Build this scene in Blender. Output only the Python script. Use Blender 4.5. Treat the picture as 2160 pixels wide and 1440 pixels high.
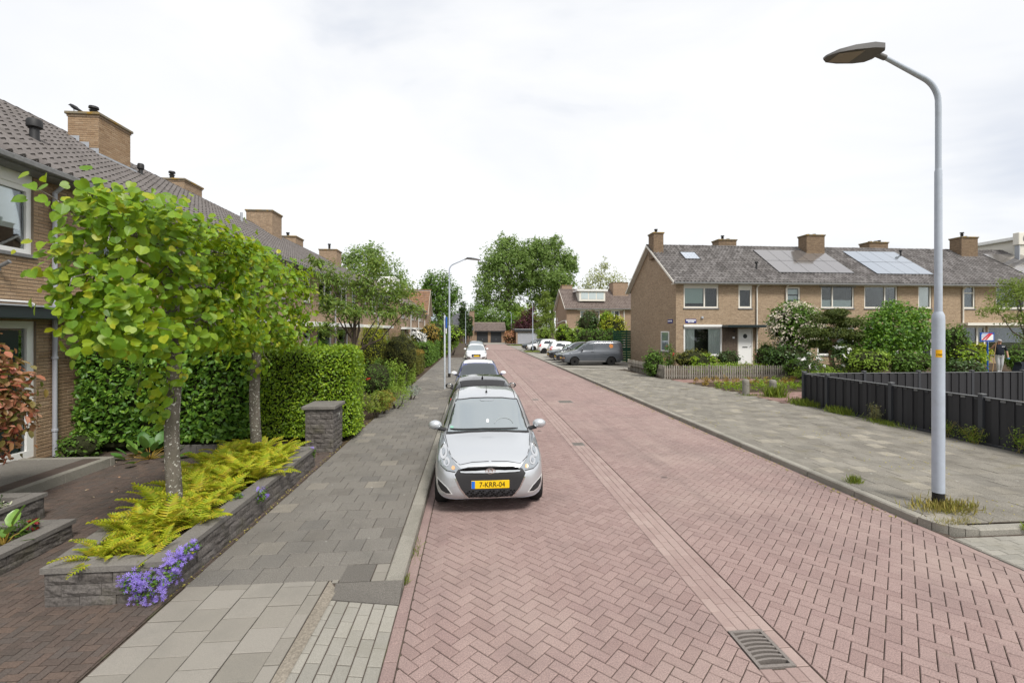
import bpy, bmesh, math, random
import numpy as np
from mathutils import Vector, Matrix, geometry
from mathutils.bvhtree import BVHTree

# ------------------------------------------------------------------ camera, sky, sun, exposure
SC = bpy.context.scene
for o in list(bpy.data.objects): bpy.data.objects.remove(o, do_unlink=True)
COL = SC.collection
YAW = math.atan(82/972)
cam = bpy.data.cameras.new('camera'); cam.sensor_width = 36; cam.lens = 16.2
cam.shift_y = -23/2160; cam.clip_start = .05; cam.clip_end = 2000
camo = bpy.data.objects.new('camera', cam); COL.objects.link(camo)
camo.location = (0, 0, 2.55); camo.rotation_euler = (math.radians(90), 0, -YAW)
SC.camera = camo
W = bpy.data.worlds.new('World'); SC.world = W; W.use_nodes = True
nt = W.node_tree; nt.nodes.clear()
def wn(t, **k):
    n = nt.nodes.new(t)
    for a, b in k.items(): setattr(n, a, b)
    return n
SUN_EL, SUN_AZ = math.radians(52), math.radians(152)      # azimuth clockwise from +Y
wo = wn('ShaderNodeOutputWorld'); bg = wn('ShaderNodeBackground'); bg.inputs[1].default_value = 1.0
sky = wn('ShaderNodeTexSky', sky_type='NISHITA', sun_disc=False, sun_elevation=SUN_EL, sun_rotation=SUN_AZ)
skm = wn('ShaderNodeVectorMath', operation='SCALE'); skm.inputs['Scale'].default_value = .08
tc = wn('ShaderNodeTexCoord'); mp = wn('ShaderNodeMapping'); mp.inputs['Scale'].default_value = (1, 1, 2.2)
n1 = wn('ShaderNodeTexNoise'); n1.inputs['Scale'].default_value = 1.7; n1.inputs['Detail'].default_value = 5; n1.inputs['Roughness'].default_value = .52
n1.inputs['Distortion'].default_value = .6
rp = wn('ShaderNodeValToRGB'); e = rp.color_ramp.elements
e[0].position = .32; e[0].color = (.285, .30, .33, 1); e[1].position = .60; e[1].color = (.395, .395, .396, 1)
m_ = e.new(.47); m_.color = (.368, .372, .38, 1)
mx = wn('ShaderNodeMix', data_type='RGBA'); mx.inputs[0].default_value = .95
L = nt.links.new
L(tc.outputs['Generated'], mp.inputs[0]); L(mp.outputs[0], n1.inputs['Vector']); L(n1.outputs['Fac'], rp.inputs[0])
L(sky.outputs[0], skm.inputs[0]); L(skm.outputs[0], mx.inputs[6]); L(rp.outputs[0], mx.inputs[7])
L(mx.outputs[2], bg.inputs[0]); L(bg.outputs[0], wo.inputs[0])
sl = bpy.data.lights.new('sun', 'SUN'); sl.energy = 1.5; sl.angle = math.radians(15); sl.color = (1, .96, .9)
so = bpy.data.objects.new('sun', sl); COL.objects.link(so)
sd = Vector((math.sin(SUN_AZ)*math.cos(SUN_EL), math.cos(SUN_AZ)*math.cos(SUN_EL), math.sin(SUN_EL)))
so.rotation_euler = sd.to_track_quat('Z', 'Y').to_euler(); so.location = (0, 0, 40)
SC.view_settings.view_transform = 'Standard'; SC.view_settings.look = 'None'
SC.view_settings.exposure = 1.42; SC.view_settings.gamma = 1
SC.render.engine = 'CYCLES'; SC.cycles.max_bounces = 5; SC.cycles.diffuse_bounces = 3
SC.cycles.transparent_max_bounces = 12; SC.cycles.caustics_reflective = False; SC.cycles.caustics_refractive = False
SC.cycles.use_denoising = True

RND = random.Random(11); NR = np.random.default_rng(11)
pi = math.pi
def R(a): return math.radians(a)

# ------------------------------------------------------------------ camera maths (used only to rank pieces by how large they show)
def cam_dist(P):
    P = np.asarray(P, float); X = P[:, 0]*math.cos(YAW)-P[:, 1]*math.sin(YAW); Z = P[:, 0]*math.sin(YAW)+P[:, 1]*math.cos(YAW)
    Zs = np.where(Z > .3, Z, .3); u = X/Zs; w = (2.55-P[:, 2])/Zs
    out = (Z < .3) | (abs(u) > 1.13) | (w > .79) | (w < -.74)
    return np.where(out, 1e4+abs(Z), np.hypot(X, Z))

# ------------------------------------------------------------------ materials
MATS = {}
def newmat(name):
    m = bpy.data.materials.new(name); m.use_nodes = True; m.node_tree.nodes.clear(); MATS[name] = m
    return m, m.node_tree
def nd(t, ty, **k):
    n = t.nodes.new(ty)
    for a, b in k.items(): setattr(n, a, b)
    return n
def rgb(c): return (c[0], c[1], c[2], 1)
def ramp(t, cols, const=False):
    r = nd(t, 'ShaderNodeValToRGB'); el = r.color_ramp.elements
    el[0].position = 0; el[0].color = rgb(cols[0]); el[1].position = 1; el[1].color = rgb(cols[-1])
    for i, c in enumerate(cols[1:-1]): q = el.new((i+1)/(len(cols)-1)); q.color = rgb(c)
    if const: r.color_ramp.interpolation = 'CONSTANT'
    return r
def rnd_node(t):
    g = nd(t, 'ShaderNodeNewGeometry'); o = nd(t, 'ShaderNodeObjectInfo')
    a = nd(t, 'ShaderNodeMath', operation='ADD'); f = nd(t, 'ShaderNodeMath', operation='FRACT')
    t.links.new(g.outputs['Random Per Island'], a.inputs[0]); t.links.new(o.outputs['Random'], a.inputs[1]); t.links.new(a.outputs[0], f.inputs[0])
    return f.outputs[0]
def noise(t, scale, detail=3, rough=.55, space='pos', stretch=None):
    n = nd(t, 'ShaderNodeTexNoise'); n.inputs['Scale'].default_value = scale; n.inputs['Detail'].default_value = detail; n.inputs['Roughness'].default_value = rough
    if space == 'pos': g = nd(t, 'ShaderNodeNewGeometry'); src = g.outputs['Position']
    else: g = nd(t, 'ShaderNodeTexCoord'); src = g.outputs['Object']
    if stretch:
        mp = nd(t, 'ShaderNodeMapping'); mp.inputs['Scale'].default_value = stretch; t.links.new(src, mp.inputs[0]); src = mp.outputs[0]
    t.links.new(src, n.inputs['Vector'])
    return n.outputs['Fac']
def mixc(t, fac, a, b, blend='MIX'):
    m = nd(t, 'ShaderNodeMix', data_type='RGBA', blend_type=blend)
    for i, v in ((0, fac), (6, a), (7, b)):
        if hasattr(v, 'is_output') or isinstance(v, bpy.types.NodeSocket): t.links.new(v, m.inputs[i])
        elif i == 0: m.inputs[0].default_value = v
        else: m.inputs[i].default_value = rgb(v)
    return m.outputs[2]
def remap(t, v, a, b, c=0., d=1.):
    m = nd(t, 'ShaderNodeMapRange'); t.links.new(v, m.inputs[0])
    for i, x in enumerate((a, b, c, d)): m.inputs[i+1].default_value = x
    return m.outputs[0]
def pmat(name, cols, rough=.8, speck=(60, .25), dirt=None, bump=(80, .15), spec=.3, metal=0, coat=0, rnd=True, space='pos', stretch=None, spots=None, streak=None):
    """colour picked per piece from cols, fine speckle, large-scale dirt patches, relief"""
    m, t = newmat(name)
    if rnd and len(cols) > 1:
        r = ramp(t, cols); t.links.new(rnd_node(t), r.inputs[0]); c = r.outputs[0]
    else:
        c = mixc(t, noise(t, 3, 3, space=space), cols[0], cols[-1])
    if speck:
        s = remap(t, noise(t, speck[0], 4, .7, space, stretch), .3, .7, 1-speck[1], 1+speck[1])
        v = nd(t, 'ShaderNodeCombineColor')
        for i in range(3): t.links.new(s, v.inputs[i])
        c = mixc(t, 1., c, v.outputs[0], 'MULTIPLY')
    if dirt:
        for (col, sc, lo, hi, amt) in (dirt if isinstance(dirt[0], (list, tuple)) and len(dirt[0]) == 5 else [dirt]):
            c = mixc(t, remap(t, noise(t, sc, 5, .65, space), lo, hi, 0, amt), c, col)
    if streak:  # worn, tyre-darkened tracks along the street
        col, st, lo, hi, amt = streak; c = mixc(t, remap(t, noise(t, 1., 4, .6, space, st), lo, hi, 0, amt), c, col)
    if spots:   # small pale or dark dots: lichen, chewing gum, chips
        col, sc, thr = spots
        vo = nd(t, 'ShaderNodeTexVoronoi'); vo.inputs['Scale'].default_value = sc
        g = nd(t, 'ShaderNodeNewGeometry'); t.links.new(g.outputs['Position'], vo.inputs['Vector'])
        c = mixc(t, remap(t, vo.outputs['Distance'], thr, thr*.6, 0, .75), c, col)
    b = nd(t, 'ShaderNodeBsdfPrincipled'); t.links.new(c, b.inputs['Base Color'])
    b.inputs['Roughness'].default_value = rough; b.inputs['Specular IOR Level'].default_value = spec; b.inputs['Metallic'].default_value = metal
    b.inputs['Coat Weight'].default_value = coat; b.inputs['Coat Roughness'].default_value = .04
    if bump:
        bp = nd(t, 'ShaderNodeBump'); bp.inputs['Strength'].default_value = min(1, bump[1]*2); bp.inputs['Distance'].default_value = .01
        t.links.new(noise(t, bump[0], 5, .65, space, stretch), bp.inputs['Height']); t.links.new(bp.outputs[0], b.inputs['Normal'])
    o = nd(t, 'ShaderNodeOutputMaterial'); t.links.new(b.outputs[0], o.inputs[0])
    return m
def leafmat(name, cols, trans=.35, rough=.5, spec=.25, tcol=None):
    m, t = newmat(name); cols = [tuple(min(.8, x*1.15) for x in q) for q in cols]; r = ramp(t, cols); t.links.new(rnd_node(t), r.inputs[0])
    c = mixc(t, remap(t, noise(t, 30, 2), .3, .7, 0, .35), r.outputs[0], tuple(x*.75 for x in cols[0]))
    b = nd(t, 'ShaderNodeBsdfPrincipled'); t.links.new(c, b.inputs['Base Color']); b.inputs['Roughness'].default_value = rough; b.inputs['Specular IOR Level'].default_value = spec
    tr = nd(t, 'ShaderNodeBsdfTranslucent')
    t.links.new(mixc(t, .5, r.outputs[0], tcol or tuple(min(1, x*1.6) for x in cols[-1])), tr.inputs[0])
    ms = nd(t, 'ShaderNodeMixShader'); ms.inputs[0].default_value = trans
    o = nd(t, 'ShaderNodeOutputMaterial'); t.links.new(b.outputs[0], ms.inputs[1]); t.links.new(tr.outputs[0], ms.inputs[2]); t.links.new(ms.outputs[0], o.inputs[0])
    return m
def brickmat(name, c1, c2, mortar, w=.22, h=.065, ms=.012, bump=.5, swap=False, offz=0.):
    """brick courses for walls too far off to pick the bricks apart; u runs along the wall (x or y), v is height"""
    m, t = newmat(name); g = nd(t, 'ShaderNodeNewGeometry'); sx = nd(t, 'ShaderNodeSeparateXYZ'); t.links.new(g.outputs['Position'], sx.inputs[0])
    sn = nd(t, 'ShaderNodeSeparateXYZ'); t.links.new(g.outputs['True Normal'], sn.inputs[0])
    ab = nd(t, 'ShaderNodeMath', operation='ABSOLUTE'); t.links.new(sn.outputs[0], ab.inputs[0])
    gt = nd(t, 'ShaderNodeMath', operation='GREATER_THAN'); t.links.new(ab.outputs[0], gt.inputs[0]); gt.inputs[1].default_value = .5
    mxv = nd(t, 'ShaderNodeMix'); t.links.new(gt.outputs[0], mxv.inputs[0]); t.links.new(sx.outputs[0], mxv.inputs[2]); t.links.new(sx.outputs[1], mxv.inputs[3])
    cb = nd(t, 'ShaderNodeCombineXYZ'); t.links.new(mxv.outputs[0], cb.inputs[0]); t.links.new(sx.outputs[2], cb.inputs[1])
    br = nd(t, 'ShaderNodeTexBrick'); br.inputs['Scale'].default_value = 1; br.inputs['Brick Width'].default_value = w; br.inputs['Row Height'].default_value = h
    br.inputs['Mortar Size'].default_value = ms; br.inputs['Mortar Smooth'].default_value = .3; br.inputs['Bias'].default_value = 0
    br.inputs['Color1'].default_value = rgb(c1); br.inputs['Color2'].default_value = rgb(c2); br.inputs['Mortar'].default_value = rgb(mortar)
    t.links.new(cb.outputs[0], br.inputs['Vector'])
    s = remap(t, noise(t, 11, 6, .8), .32, .68, .68, 1.28); v = nd(t, 'ShaderNodeCombineColor')
    for i in range(3): t.links.new(s, v.inputs[i])
    c = mixc(t, 1., br.outputs[0], v.outputs[0], 'MULTIPLY')
    c = mixc(t, remap(t, noise(t, .8, 5), .4, .75, 0, .3), c, tuple(x*.62 for x in c1))
    b = nd(t, 'ShaderNodeBsdfPrincipled'); t.links.new(c, b.inputs['Base Color']); b.inputs['Roughness'].default_value = .9; b.inputs['Specular IOR Level'].default_value = .2
    bp = nd(t, 'ShaderNodeBump'); bp.inputs['Strength'].default_value = bump; bp.inputs['Distance'].default_value = .008; bp.invert = True
    t.links.new(br.outputs['Fac'], bp.inputs['Height']); t.links.new(bp.outputs[0], b.inputs['Normal'])
    o = nd(t, 'ShaderNodeOutputMaterial'); t.links.new(b.outputs[0], o.inputs[0])
    return m
def glassmat(name, tint=(.93, .96, .95), refl=.02, rough=.01):
    m, t = newmat(name); tr = nd(t, 'ShaderNodeBsdfTransparent'); tr.inputs[0].default_value = rgb(tint)
    gl = nd(t, 'ShaderNodeBsdfGlossy'); gl.inputs['Roughness'].default_value = rough; gl.inputs[0].default_value = (.95, .97, 1, 1)
    lw = nd(t, 'ShaderNodeLayerWeight'); lw.inputs[0].default_value = .25
    ms = nd(t, 'ShaderNodeMixShader'); t.links.new(remap(t, lw.outputs['Fresnel'], 0, 1, refl, .95), ms.inputs[0])
    o = nd(t, 'ShaderNodeOutputMaterial'); t.links.new(tr.outputs[0], ms.inputs[1]); t.links.new(gl.outputs[0], ms.inputs[2]); t.links.new(ms.outputs[0], o.inputs[0])
    return m
def darkglass(name, base=(.02, .025, .03), refl=.25, tint=(.9, .95, 1), rough=.02):
    m, t = newmat(name); d = nd(t, 'ShaderNodeBsdfDiffuse'); d.inputs[0].default_value = rgb(base)
    gl = nd(t, 'ShaderNodeBsdfGlossy'); gl.inputs['Roughness'].default_value = rough; gl.inputs[0].default_value = rgb(tint)
    lw = nd(t, 'ShaderNodeLayerWeight'); lw.inputs[0].default_value = .3
    ms = nd(t, 'ShaderNodeMixShader'); t.links.new(remap(t, lw.outputs['Fresnel'], 0, 1, refl, .95), ms.inputs[0])
    o = nd(t, 'ShaderNodeOutputMaterial'); t.links.new(d.outputs[0], ms.inputs[1]); t.links.new(gl.outputs[0], ms.inputs[2]); t.links.new(ms.outputs[0], o.inputs[0])
    return m
def plain(name, c, rough=.5, spec=.4, metal=0, coat=0, var=.08):
    return pmat(name, [c, tuple(x*(1-var) for x in c)], rough, None, None, None, spec, metal, coat, rnd=False)

# ------------------------------------------------------------------ objects
ORG = {}
def _props(o, label=None, cat=None, group=None, kind=None):
    if label: o['label'] = label
    if cat: o['category'] = cat
    if group: o['group'] = group
    if kind: o['kind'] = kind
    return o
def thing(name, label, cat, loc=(0, 0, 0), rotz=0, group=None):
    o = bpy.data.objects.new(name, None); COL.objects.link(o); o.empty_display_size = .2
    o.location = loc; o.rotation_euler = (0, 0, rotz); ORG[o.name] = Vector(loc)
    return _props(o, label, cat, group)
def link(name, me, parent=None, loc=None, **k):
    o = bpy.data.objects.new(name, me); COL.objects.link(o)
    if parent is not None: o.parent = parent
    if loc is not None: o.location = loc
    return _props(o, **k)
def worg(o):
    v = Vector((0, 0, 0))
    while o is not None:
        v = v+o.location; o = o.parent
    return v
def npmesh(name, V, F, mats, smooth=False, mi=None):
    """V (n,3) array; F list of index lists, or (m,k) array"""
    me = bpy.data.meshes.new(name); V = np.asarray(V, np.float32)
    if isinstance(F, np.ndarray):
        m, k = F.shape; me.vertices.add(len(V)); me.vertices.foreach_set('co', V.ravel())
        me.loops.add(m*k); me.loops.foreach_set('vertex_index', F.astype(np.int32).ravel())
        me.polygons.add(m); me.polygons.foreach_set('loop_start', np.arange(0, m*k, k, dtype=np.int32))
        me.polygons.foreach_set('loop_total', np.full(m, k, np.int32))
    else: me.from_pydata([tuple(map(float, v)) for v in V], [], F)
    for mm in (mats if isinstance(mats, (list, tuple)) else [mats]): me.materials.append(mm)
    if mi is not None: me.polygons.foreach_set('material_index', np.asarray(mi, np.int32))
    if smooth: me.polygons.foreach_set('use_smooth', np.ones(len(me.polygons), bool))
    me.update(calc_edges=True); me.validate()
    return me
class MB:
    def __init__(s): s.v = []; s.f = []; s.m = []
    def add(s, v, f, mi=0):
        b = len(s.v); s.v += [tuple(x) for x in v]; s.f += [[b+i for i in q] for q in f]; s.m += [mi]*len(f); return s
    def box(s, x0, y0, z0, x1, y1, z1, mi=0):
        return s.add([(x0, y0, z0), (x1, y0, z0), (x1, y1, z0), (x0, y1, z0), (x0, y0, z1), (x1, y0, z1), (x1, y1, z1), (x0, y1, z1)],
                     [(0, 3, 2, 1), (4, 5, 6, 7), (0, 1, 5, 4), (1, 2, 6, 5), (2, 3, 7, 6), (3, 0, 4, 7)], mi)
    def bbox(s, x0, y0, z0, x1, y1, z1, b=.01, mi=0):
        """box with chamfered edges"""
        bm = bmesh.new(); bmesh.ops.create_cube(bm, size=1)
        for v in bm.verts: v.co = ((x0+x1)/2+v.co.x*(x1-x0), (y0+y1)/2+v.co.y*(y1-y0), (z0+z1)/2+v.co.z*(z1-z0))
        bmesh.ops.bevel(bm, geom=list(bm.edges), offset=b, segments=1, affect='EDGES')
        bm.verts.index_update(); s.add([v.co[:] for v in bm.verts], [[v.index for v in f.verts] for f in bm.faces], mi); bm.free(); return s
    def prism(s, poly, z0, z1, mi=0):
        n = len(poly); v = [(x, y, z0) for x, y in poly]+[(x, y, z1) for x, y in poly]
        return s.add(v, [list(range(n))[::-1], list(range(n, 2*n))]+[(i, (i+1) % n, n+(i+1) % n, n+i) for i in range(n)], mi)
    def extr(s, poly, o, u, v, n, d, mi=0):
        """polygon in plane (o; u, v) thickened by d along n"""
        o, u, v, n = map(Vector, (o, u, v, n)); k = len(poly)
        a = [o+u*p+v*q for p, q in poly]; b = [x+n*d for x in a]
        return s.add(a+b, [list(range(k))[::-1], list(range(k, 2*k))]+[(i, (i+1) % k, k+(i+1) % k, k+i) for i in range(k)], mi)
    def tube(s, pts, r, n=8, mi=0, cap=True):
        pts = [Vector(p) for p in pts]; rr = r if isinstance(r, (list, tuple)) else [r]*len(pts); vs = []; fs = []
        up = Vector((0, 0, 1)); pu = None
        for i, p in enumerate(pts):
            d = (pts[min(i+1, len(pts)-1)]-pts[max(i-1, 0)]).normalized()
            if pu is None: pu = d.orthogonal().normalized()
            pu = (pu-d*pu.dot(d)); pu = pu.normalized() if pu.length > 1e-6 else d.orthogonal().normalized(); w = d.cross(pu)
            for k in range(n): a = 2*pi*k/n; vs.append(p+(pu*math.cos(a)+w*math.sin(a))*rr[i])
        for i in range(len(pts)-1):
            for k in range(n): fs.append((i*n+k, i*n+(k+1) % n, (i+1)*n+(k+1) % n, (i+1)*n+k))
        if cap: fs += [list(range(n))[::-1], list(range((len(pts)-1)*n, len(pts)*n))]
        return s.add(vs, fs, mi)
    def lathe(s, prof, c=(0, 0, 0), n=20, axis='z', mi=0):
        vs = []; fs = []
        for r, h in prof:
            for k in range(n):
                a = 2*pi*k/n; p = (r*math.cos(a), r*math.sin(a), h)
                if axis == 'x': p = (p[2], p[0], p[1])
                if axis == 'y': p = (p[0], p[2], p[1])
                vs.append((p[0]+c[0], p[1]+c[1], p[2]+c[2]))
        for i in range(len(prof)-1):
            for k in range(n): fs.append((i*n+k, i*n+(k+1) % n, (i+1)*n+(k+1) % n, (i+1)*n+k))
        fs += [list(range(n))[::-1], list(range((len(prof)-1)*n, len(prof)*n))]
        return s.add(vs, fs, mi)
    def build(s, name, mats, parent=None, smooth=False, loc=None, **k):
        """vertices are in world space; origin goes to the parent's (unrotated) origin or loc"""
        o = Vector(loc) if loc is not None else Vector((0, 0, 0))
        if parent is not None: o = worg(parent)
        me = npmesh(name, np.array(s.v, float).reshape(-1, 3)-np.array(o), s.f, mats, smooth, s.m)
        bm = bmesh.new(); bm.from_mesh(me); bmesh.ops.recalc_face_normals(bm, faces=bm.faces); bm.to_mesh(me); bm.free()
        if smooth: smooth_by_angle(me)
        return link(name, me, parent, loc if parent is None else None, **k)
def smooth_by_angle(me, ang=40):
    bm = bmesh.new(); bm.from_mesh(me); lim = R(ang)
    for e in bm.edges:
        e.smooth = not (len(e.link_faces) == 2 and e.calc_face_angle(0) > lim)
    for f in bm.faces: f.smooth = True
    bm.to_mesh(me); bm.free()
def pieces(parent, name, base, mats4, mat, limit=300, rest=None, extra=None, rest_name=None):
    """base: (V, F) of one piece; mats4: list of 4x4; the limit that show largest become objects, the rest one joined part"""
    V, F = np.asarray(base[0], float), base[1]
    M = np.array(mats4, float).reshape(-1, 4, 4); off = np.array(worg(parent))
    d = cam_dist(M[:, :3, 3]) if len(M) else np.zeros(0)
    order = np.argsort(d); top = [i for i in order[:limit] if d[i] < 1e4]; rest_i = [i for i in range(len(M)) if i not in set(top)]
    me = npmesh(name, V, [list(f) for f in F], mat)
    for i in top:
        o = link(name, me, parent); A = M[i].copy(); A[:3, 3] -= off; o.matrix_basis = Matrix(A.tolist())
    vs = []; fs = []; b = 0
    if len(rest_i):
        A = M[rest_i]; VV = np.einsum('nij,kj->nki', A[:, :3, :3], V)+A[:, None, :3, 3]
        vs.append(VV.reshape(-1, 3)); k = len(V)
        for j in range(len(rest_i)): fs += [[b+q for q in f] for f in F]; b += k
    if extra:                                   # clipped pieces, as polygons already extruded
        for v, f in extra: vs.append(np.array(v, float)); fs += [[b+q for q in g] for g in f]; b += len(v)
    if vs:
        link(rest_name or name, npmesh(name+'_rest', np.concatenate(vs)-off, fs, mat), parent, kind='stuff')
def mat4(x, y, z, rz=0, sx=1, sy=1, sz=1, tx=0, ty=0):
    return np.array(Matrix.Translation((x, y, z)) @ Matrix.Rotation(rz, 4, 'Z') @ Matrix.Rotation(ty, 4, 'Y') @ Matrix.Rotation(tx, 4, 'X') @ Matrix.Diagonal((sx, sy, sz, 1)))
def slab(w, l, h, b=.006):
    """paver centred on the origin: top at z=0, chamfered rim, skirt down to -h, no bottom"""
    a, c = w/2, l/2
    V = [(-a+b, -c+b, 0), (a-b, -c+b, 0), (a-b, c-b, 0), (-a+b, c-b, 0), (-a, -c, -b*.8), (a, -c, -b*.8), (a, c, -b*.8), (-a, c, -b*.8), (-a, -c, -h), (a, -c, -h), (a, c, -h), (-a, c, -h)]
    F = [(0, 1, 2, 3)]+[(4+i, 4+(i+1) % 4, (i+1) % 4, i) for i in range(4)]+[(8+i, 8+(i+1) % 4, 4+(i+1) % 4, 4+i) for i in range(4)]
    return V, F
def clip(poly, x0, y0, x1, y1):
    for ax, lim, sg in ((0, x0, 1), (0, x1, -1), (1, y0, 1), (1, y1, -1)):
        out = []
        for i in range(len(poly)):
            a, b = poly[i], poly[(i+1) % len(poly)]; da, db = sg*(a[ax]-lim), sg*(b[ax]-lim)
            if da >= 0: out.append(a)
            if da*db < 0: q = da/(da-db); out.append((a[0]+(b[0]-a[0])*q, a[1]+(b[1]-a[1])*q))
        poly = out
        if not poly: return []
    return poly
def area(p): return .5*sum(p[i][0]*p[(i+1) % len(p)][1]-p[(i+1) % len(p)][0]*p[i][1] for i in range(len(p)))
def poly_paver(p, z, h, b=.005):
    c = (sum(q[0] for q in p)/len(p), sum(q[1] for q in p)/len(p)); n = len(p)
    def ins(q, d):
        v = Vector((q[0]-c[0], q[1]-c[1])); l = max(v.length, 1e-4); return (q[0]-v.x/l*min(d, l*.4), q[1]-v.y/l*min(d, l*.4))
    q0 = [ins(q, b) for q in p]
    V = [(x, y, z) for x, y in q0]+[(x, y, z-b*.8) for x, y in p]+[(x, y, z-h) for x, y in p]
    return V, [list(range(n))]+[(n+i, n+(i+1) % n, (i+1) % n, i) for i in range(n)]+[(2*n+i, 2*n+(i+1) % n, n+(i+1) % n, n+i) for i in range(n)]
def sheet(name, x0, y0, x1, y1, z, mat, nx=1, ny=1, kind='structure', zf=None, **k):
    xs = np.linspace(x0, x1, nx+1); ys = np.linspace(y0, y1, ny+1); V = [(x, y, zf(x, y) if zf else z) for y in ys for x in xs]
    F = [[j*(nx+1)+i, j*(nx+1)+i+1, (j+1)*(nx+1)+i+1, (j+1)*(nx+1)+i] for j in range(ny) for i in range(nx)]
    return link(name, npmesh(name, V, F, mat), kind=kind, **k)
def textmesh(txt, size, mat, name='lettering', extrude=.001):
    cu = bpy.data.curves.new('t', 'FONT'); cu.body = txt; cu.size = size; cu.align_x = 'CENTER'; cu.align_y = 'CENTER'; cu.extrude = extrude
    o = bpy.data.objects.new('t', cu); COL.objects.link(o); dg = bpy.context.evaluated_depsgraph_get()
    me = bpy.data.meshes.new_from_object(o.evaluated_get(dg)); bpy.data.objects.remove(o, do_unlink=True); bpy.data.curves.remove(cu)
    me.materials.clear(); me.materials.append(mat); me.name = name
    return me
def baked(ob):
    dg = bpy.context.evaluated_depsgraph_get(); dg.update(); me = bpy.data.meshes.new_from_object(ob.evaluated_get(dg)); return me
def copy_tree(o, parent=None):
    c = o.copy(); COL.objects.link(c)
    if parent is not None: c.parent = parent
    for ch in list(o.children): copy_tree(ch, c)
    return c
# ------------------------------------------------------------------ surface materials
M_road = pmat('road_brick', [(.238, .168, .154), (.262, .187, .171), (.276, .2, .183), (.266, .192, .176), (.288, .21, .192), (.27, .195, .179), (.252, .178, .165)],   .88, (95, .42), [((.36, .295, .255), .35, .48, .7, .4), ((.13, .10, .095), .8, .5, .75, .42), ((.16, .15, .07), 3.1, .66, .8, .4)], (160, .2), .25, streak=((.15, .112, .105), (1.5, .07, 1), .52, .72, .42), spots=((.09, .07, .065), .8, .06))
M_gutter = pmat('gutter_brick', [(.262, .19, .172), (.29, .214, .195), (.31, .234, .212)], .85, (130, .2), ((.40, .32, .285), 1.2, .45, .7, .4), (160, .2), .25)
M_joint = pmat('joint_sand', [(.066, .052, .043), (.105, .083, .068)], .95, (40, .4), ((.08, .1, .03), 2.2, .55, .75, .8), (90, .4), .1, rnd=False)
M_roadfar = pmat('road_far', [(.262, .19, .173), (.28, .205, .187)], .85, (5, .10), ((.38, .31, .28), .3, .45, .75, .5), None, .25, rnd=False)
M_darktile = pmat('dark_tile', [(.142, .131, .116), (.166, .154, .137), (.177, .165, .147), (.153, .143, .128), (.186, .174, .155), (.166, .155, .139), (.143, .135, .123), (.245, .223, .188)], .9, (100, .5), [((.075, .072, .064), 1.1, .5, .75, .5), ((.19, .175, .15), .6, .5, .75, .5)], (150, .3), .2, spots=((.36, .36, .33), 3.1, .055))
M_lighttile = pmat('light_tile', [(.21, .195, .168), (.235, .218, .19), (.258, .24, .212)], .88, (160, .18), ((.15, .145, .13), 1.3, .48, .75, .55), (170, .2), .2, spots=((.34, .33, .3), 3.3, .03))
M_righttile = pmat('right_tile', [(.17, .158, .134), (.2, .186, .158), (.222, .206, .176), (.186, .174, .15), (.235, .218, .185), (.2, .186, .158), (.3, .275, .225)], .92, (70, .5), [((.11, .1, .085), 1.3, .46, .72, .65), ((.16, .14, .06), 2.2, .58, .75, .55), ((.3, .285, .25), .7, .55, .75, .5)], (120, .35), .2, spots=((.42, .42, .38), 3.4, .075))
M_klinker = pmat('grey_klinker', [(.235, .225, .198), (.265, .252, .222), (.295, .28, .245)], .9, (140, .25), ((.19, .18, .14), 1.5, .48, .75, .5), (150, .25), .2)
M_kerb = pmat('kerb_concrete', [(.26, .245, .21), (.3, .283, .245)], .92, (170, .55), ((.14, .132, .11), 2.2, .48, .75, .5), (180, .45), .2)
M_kerbdark = pmat('kerb_dark', [(.13, .12, .108), (.15, .14, .125)], .92, (170, .6), None, (180, .45), .2)
M_brown = pmat('brown_clinker', [(.085, .067, .057), (.1, .076, .065), (.115, .085, .07), (.094, .078, .069), (.125, .09, .072)], .9, (70, .3), ((.05, .05, .045), 1.2, .48, .75, .5), (100, .3), .2)
M_soil = pmat('soil', [(.05, .036, .026), (.085, .063, .045)], 1, (20, .4), ((.14, .11, .07), 3, .5, .7, .5), (30, .6), .1, rnd=False)
M_earth = pmat('earth', [(.12, .13, .05), (.16, .15, .07)], 1, (3, .3), None, (10, .4), .1, rnd=False)
M_parking = pmat('parking_paving', [(.26, .245, .215), (.29, .275, .245)], .92, (6, .12), ((.19, .18, .16), .5, .45, .7, .6), None, .2, rnd=False)
M_path = pmat('path_brick', [(.19, .115, .1), (.24, .15, .13), (.27, .18, .155)], .9, (80, .2), ((.18, .15, .12), .9, .45, .7, .4), (90, .2), .2)
M_sandstrip = pmat('sand_strip', [(.27, .24, .2), (.17, .15, .12)], 1, (50, .35), None, (60, .4), .1, rnd=False)
M_iron = pmat('cast_iron', [(.15, .132, .12), (.19, .168, .152)], .65, (90, .3), None, (120, .2), .5, rnd=False)
M_black = plain('black_void', (.004, .004, .004), .9, .1)

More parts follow.
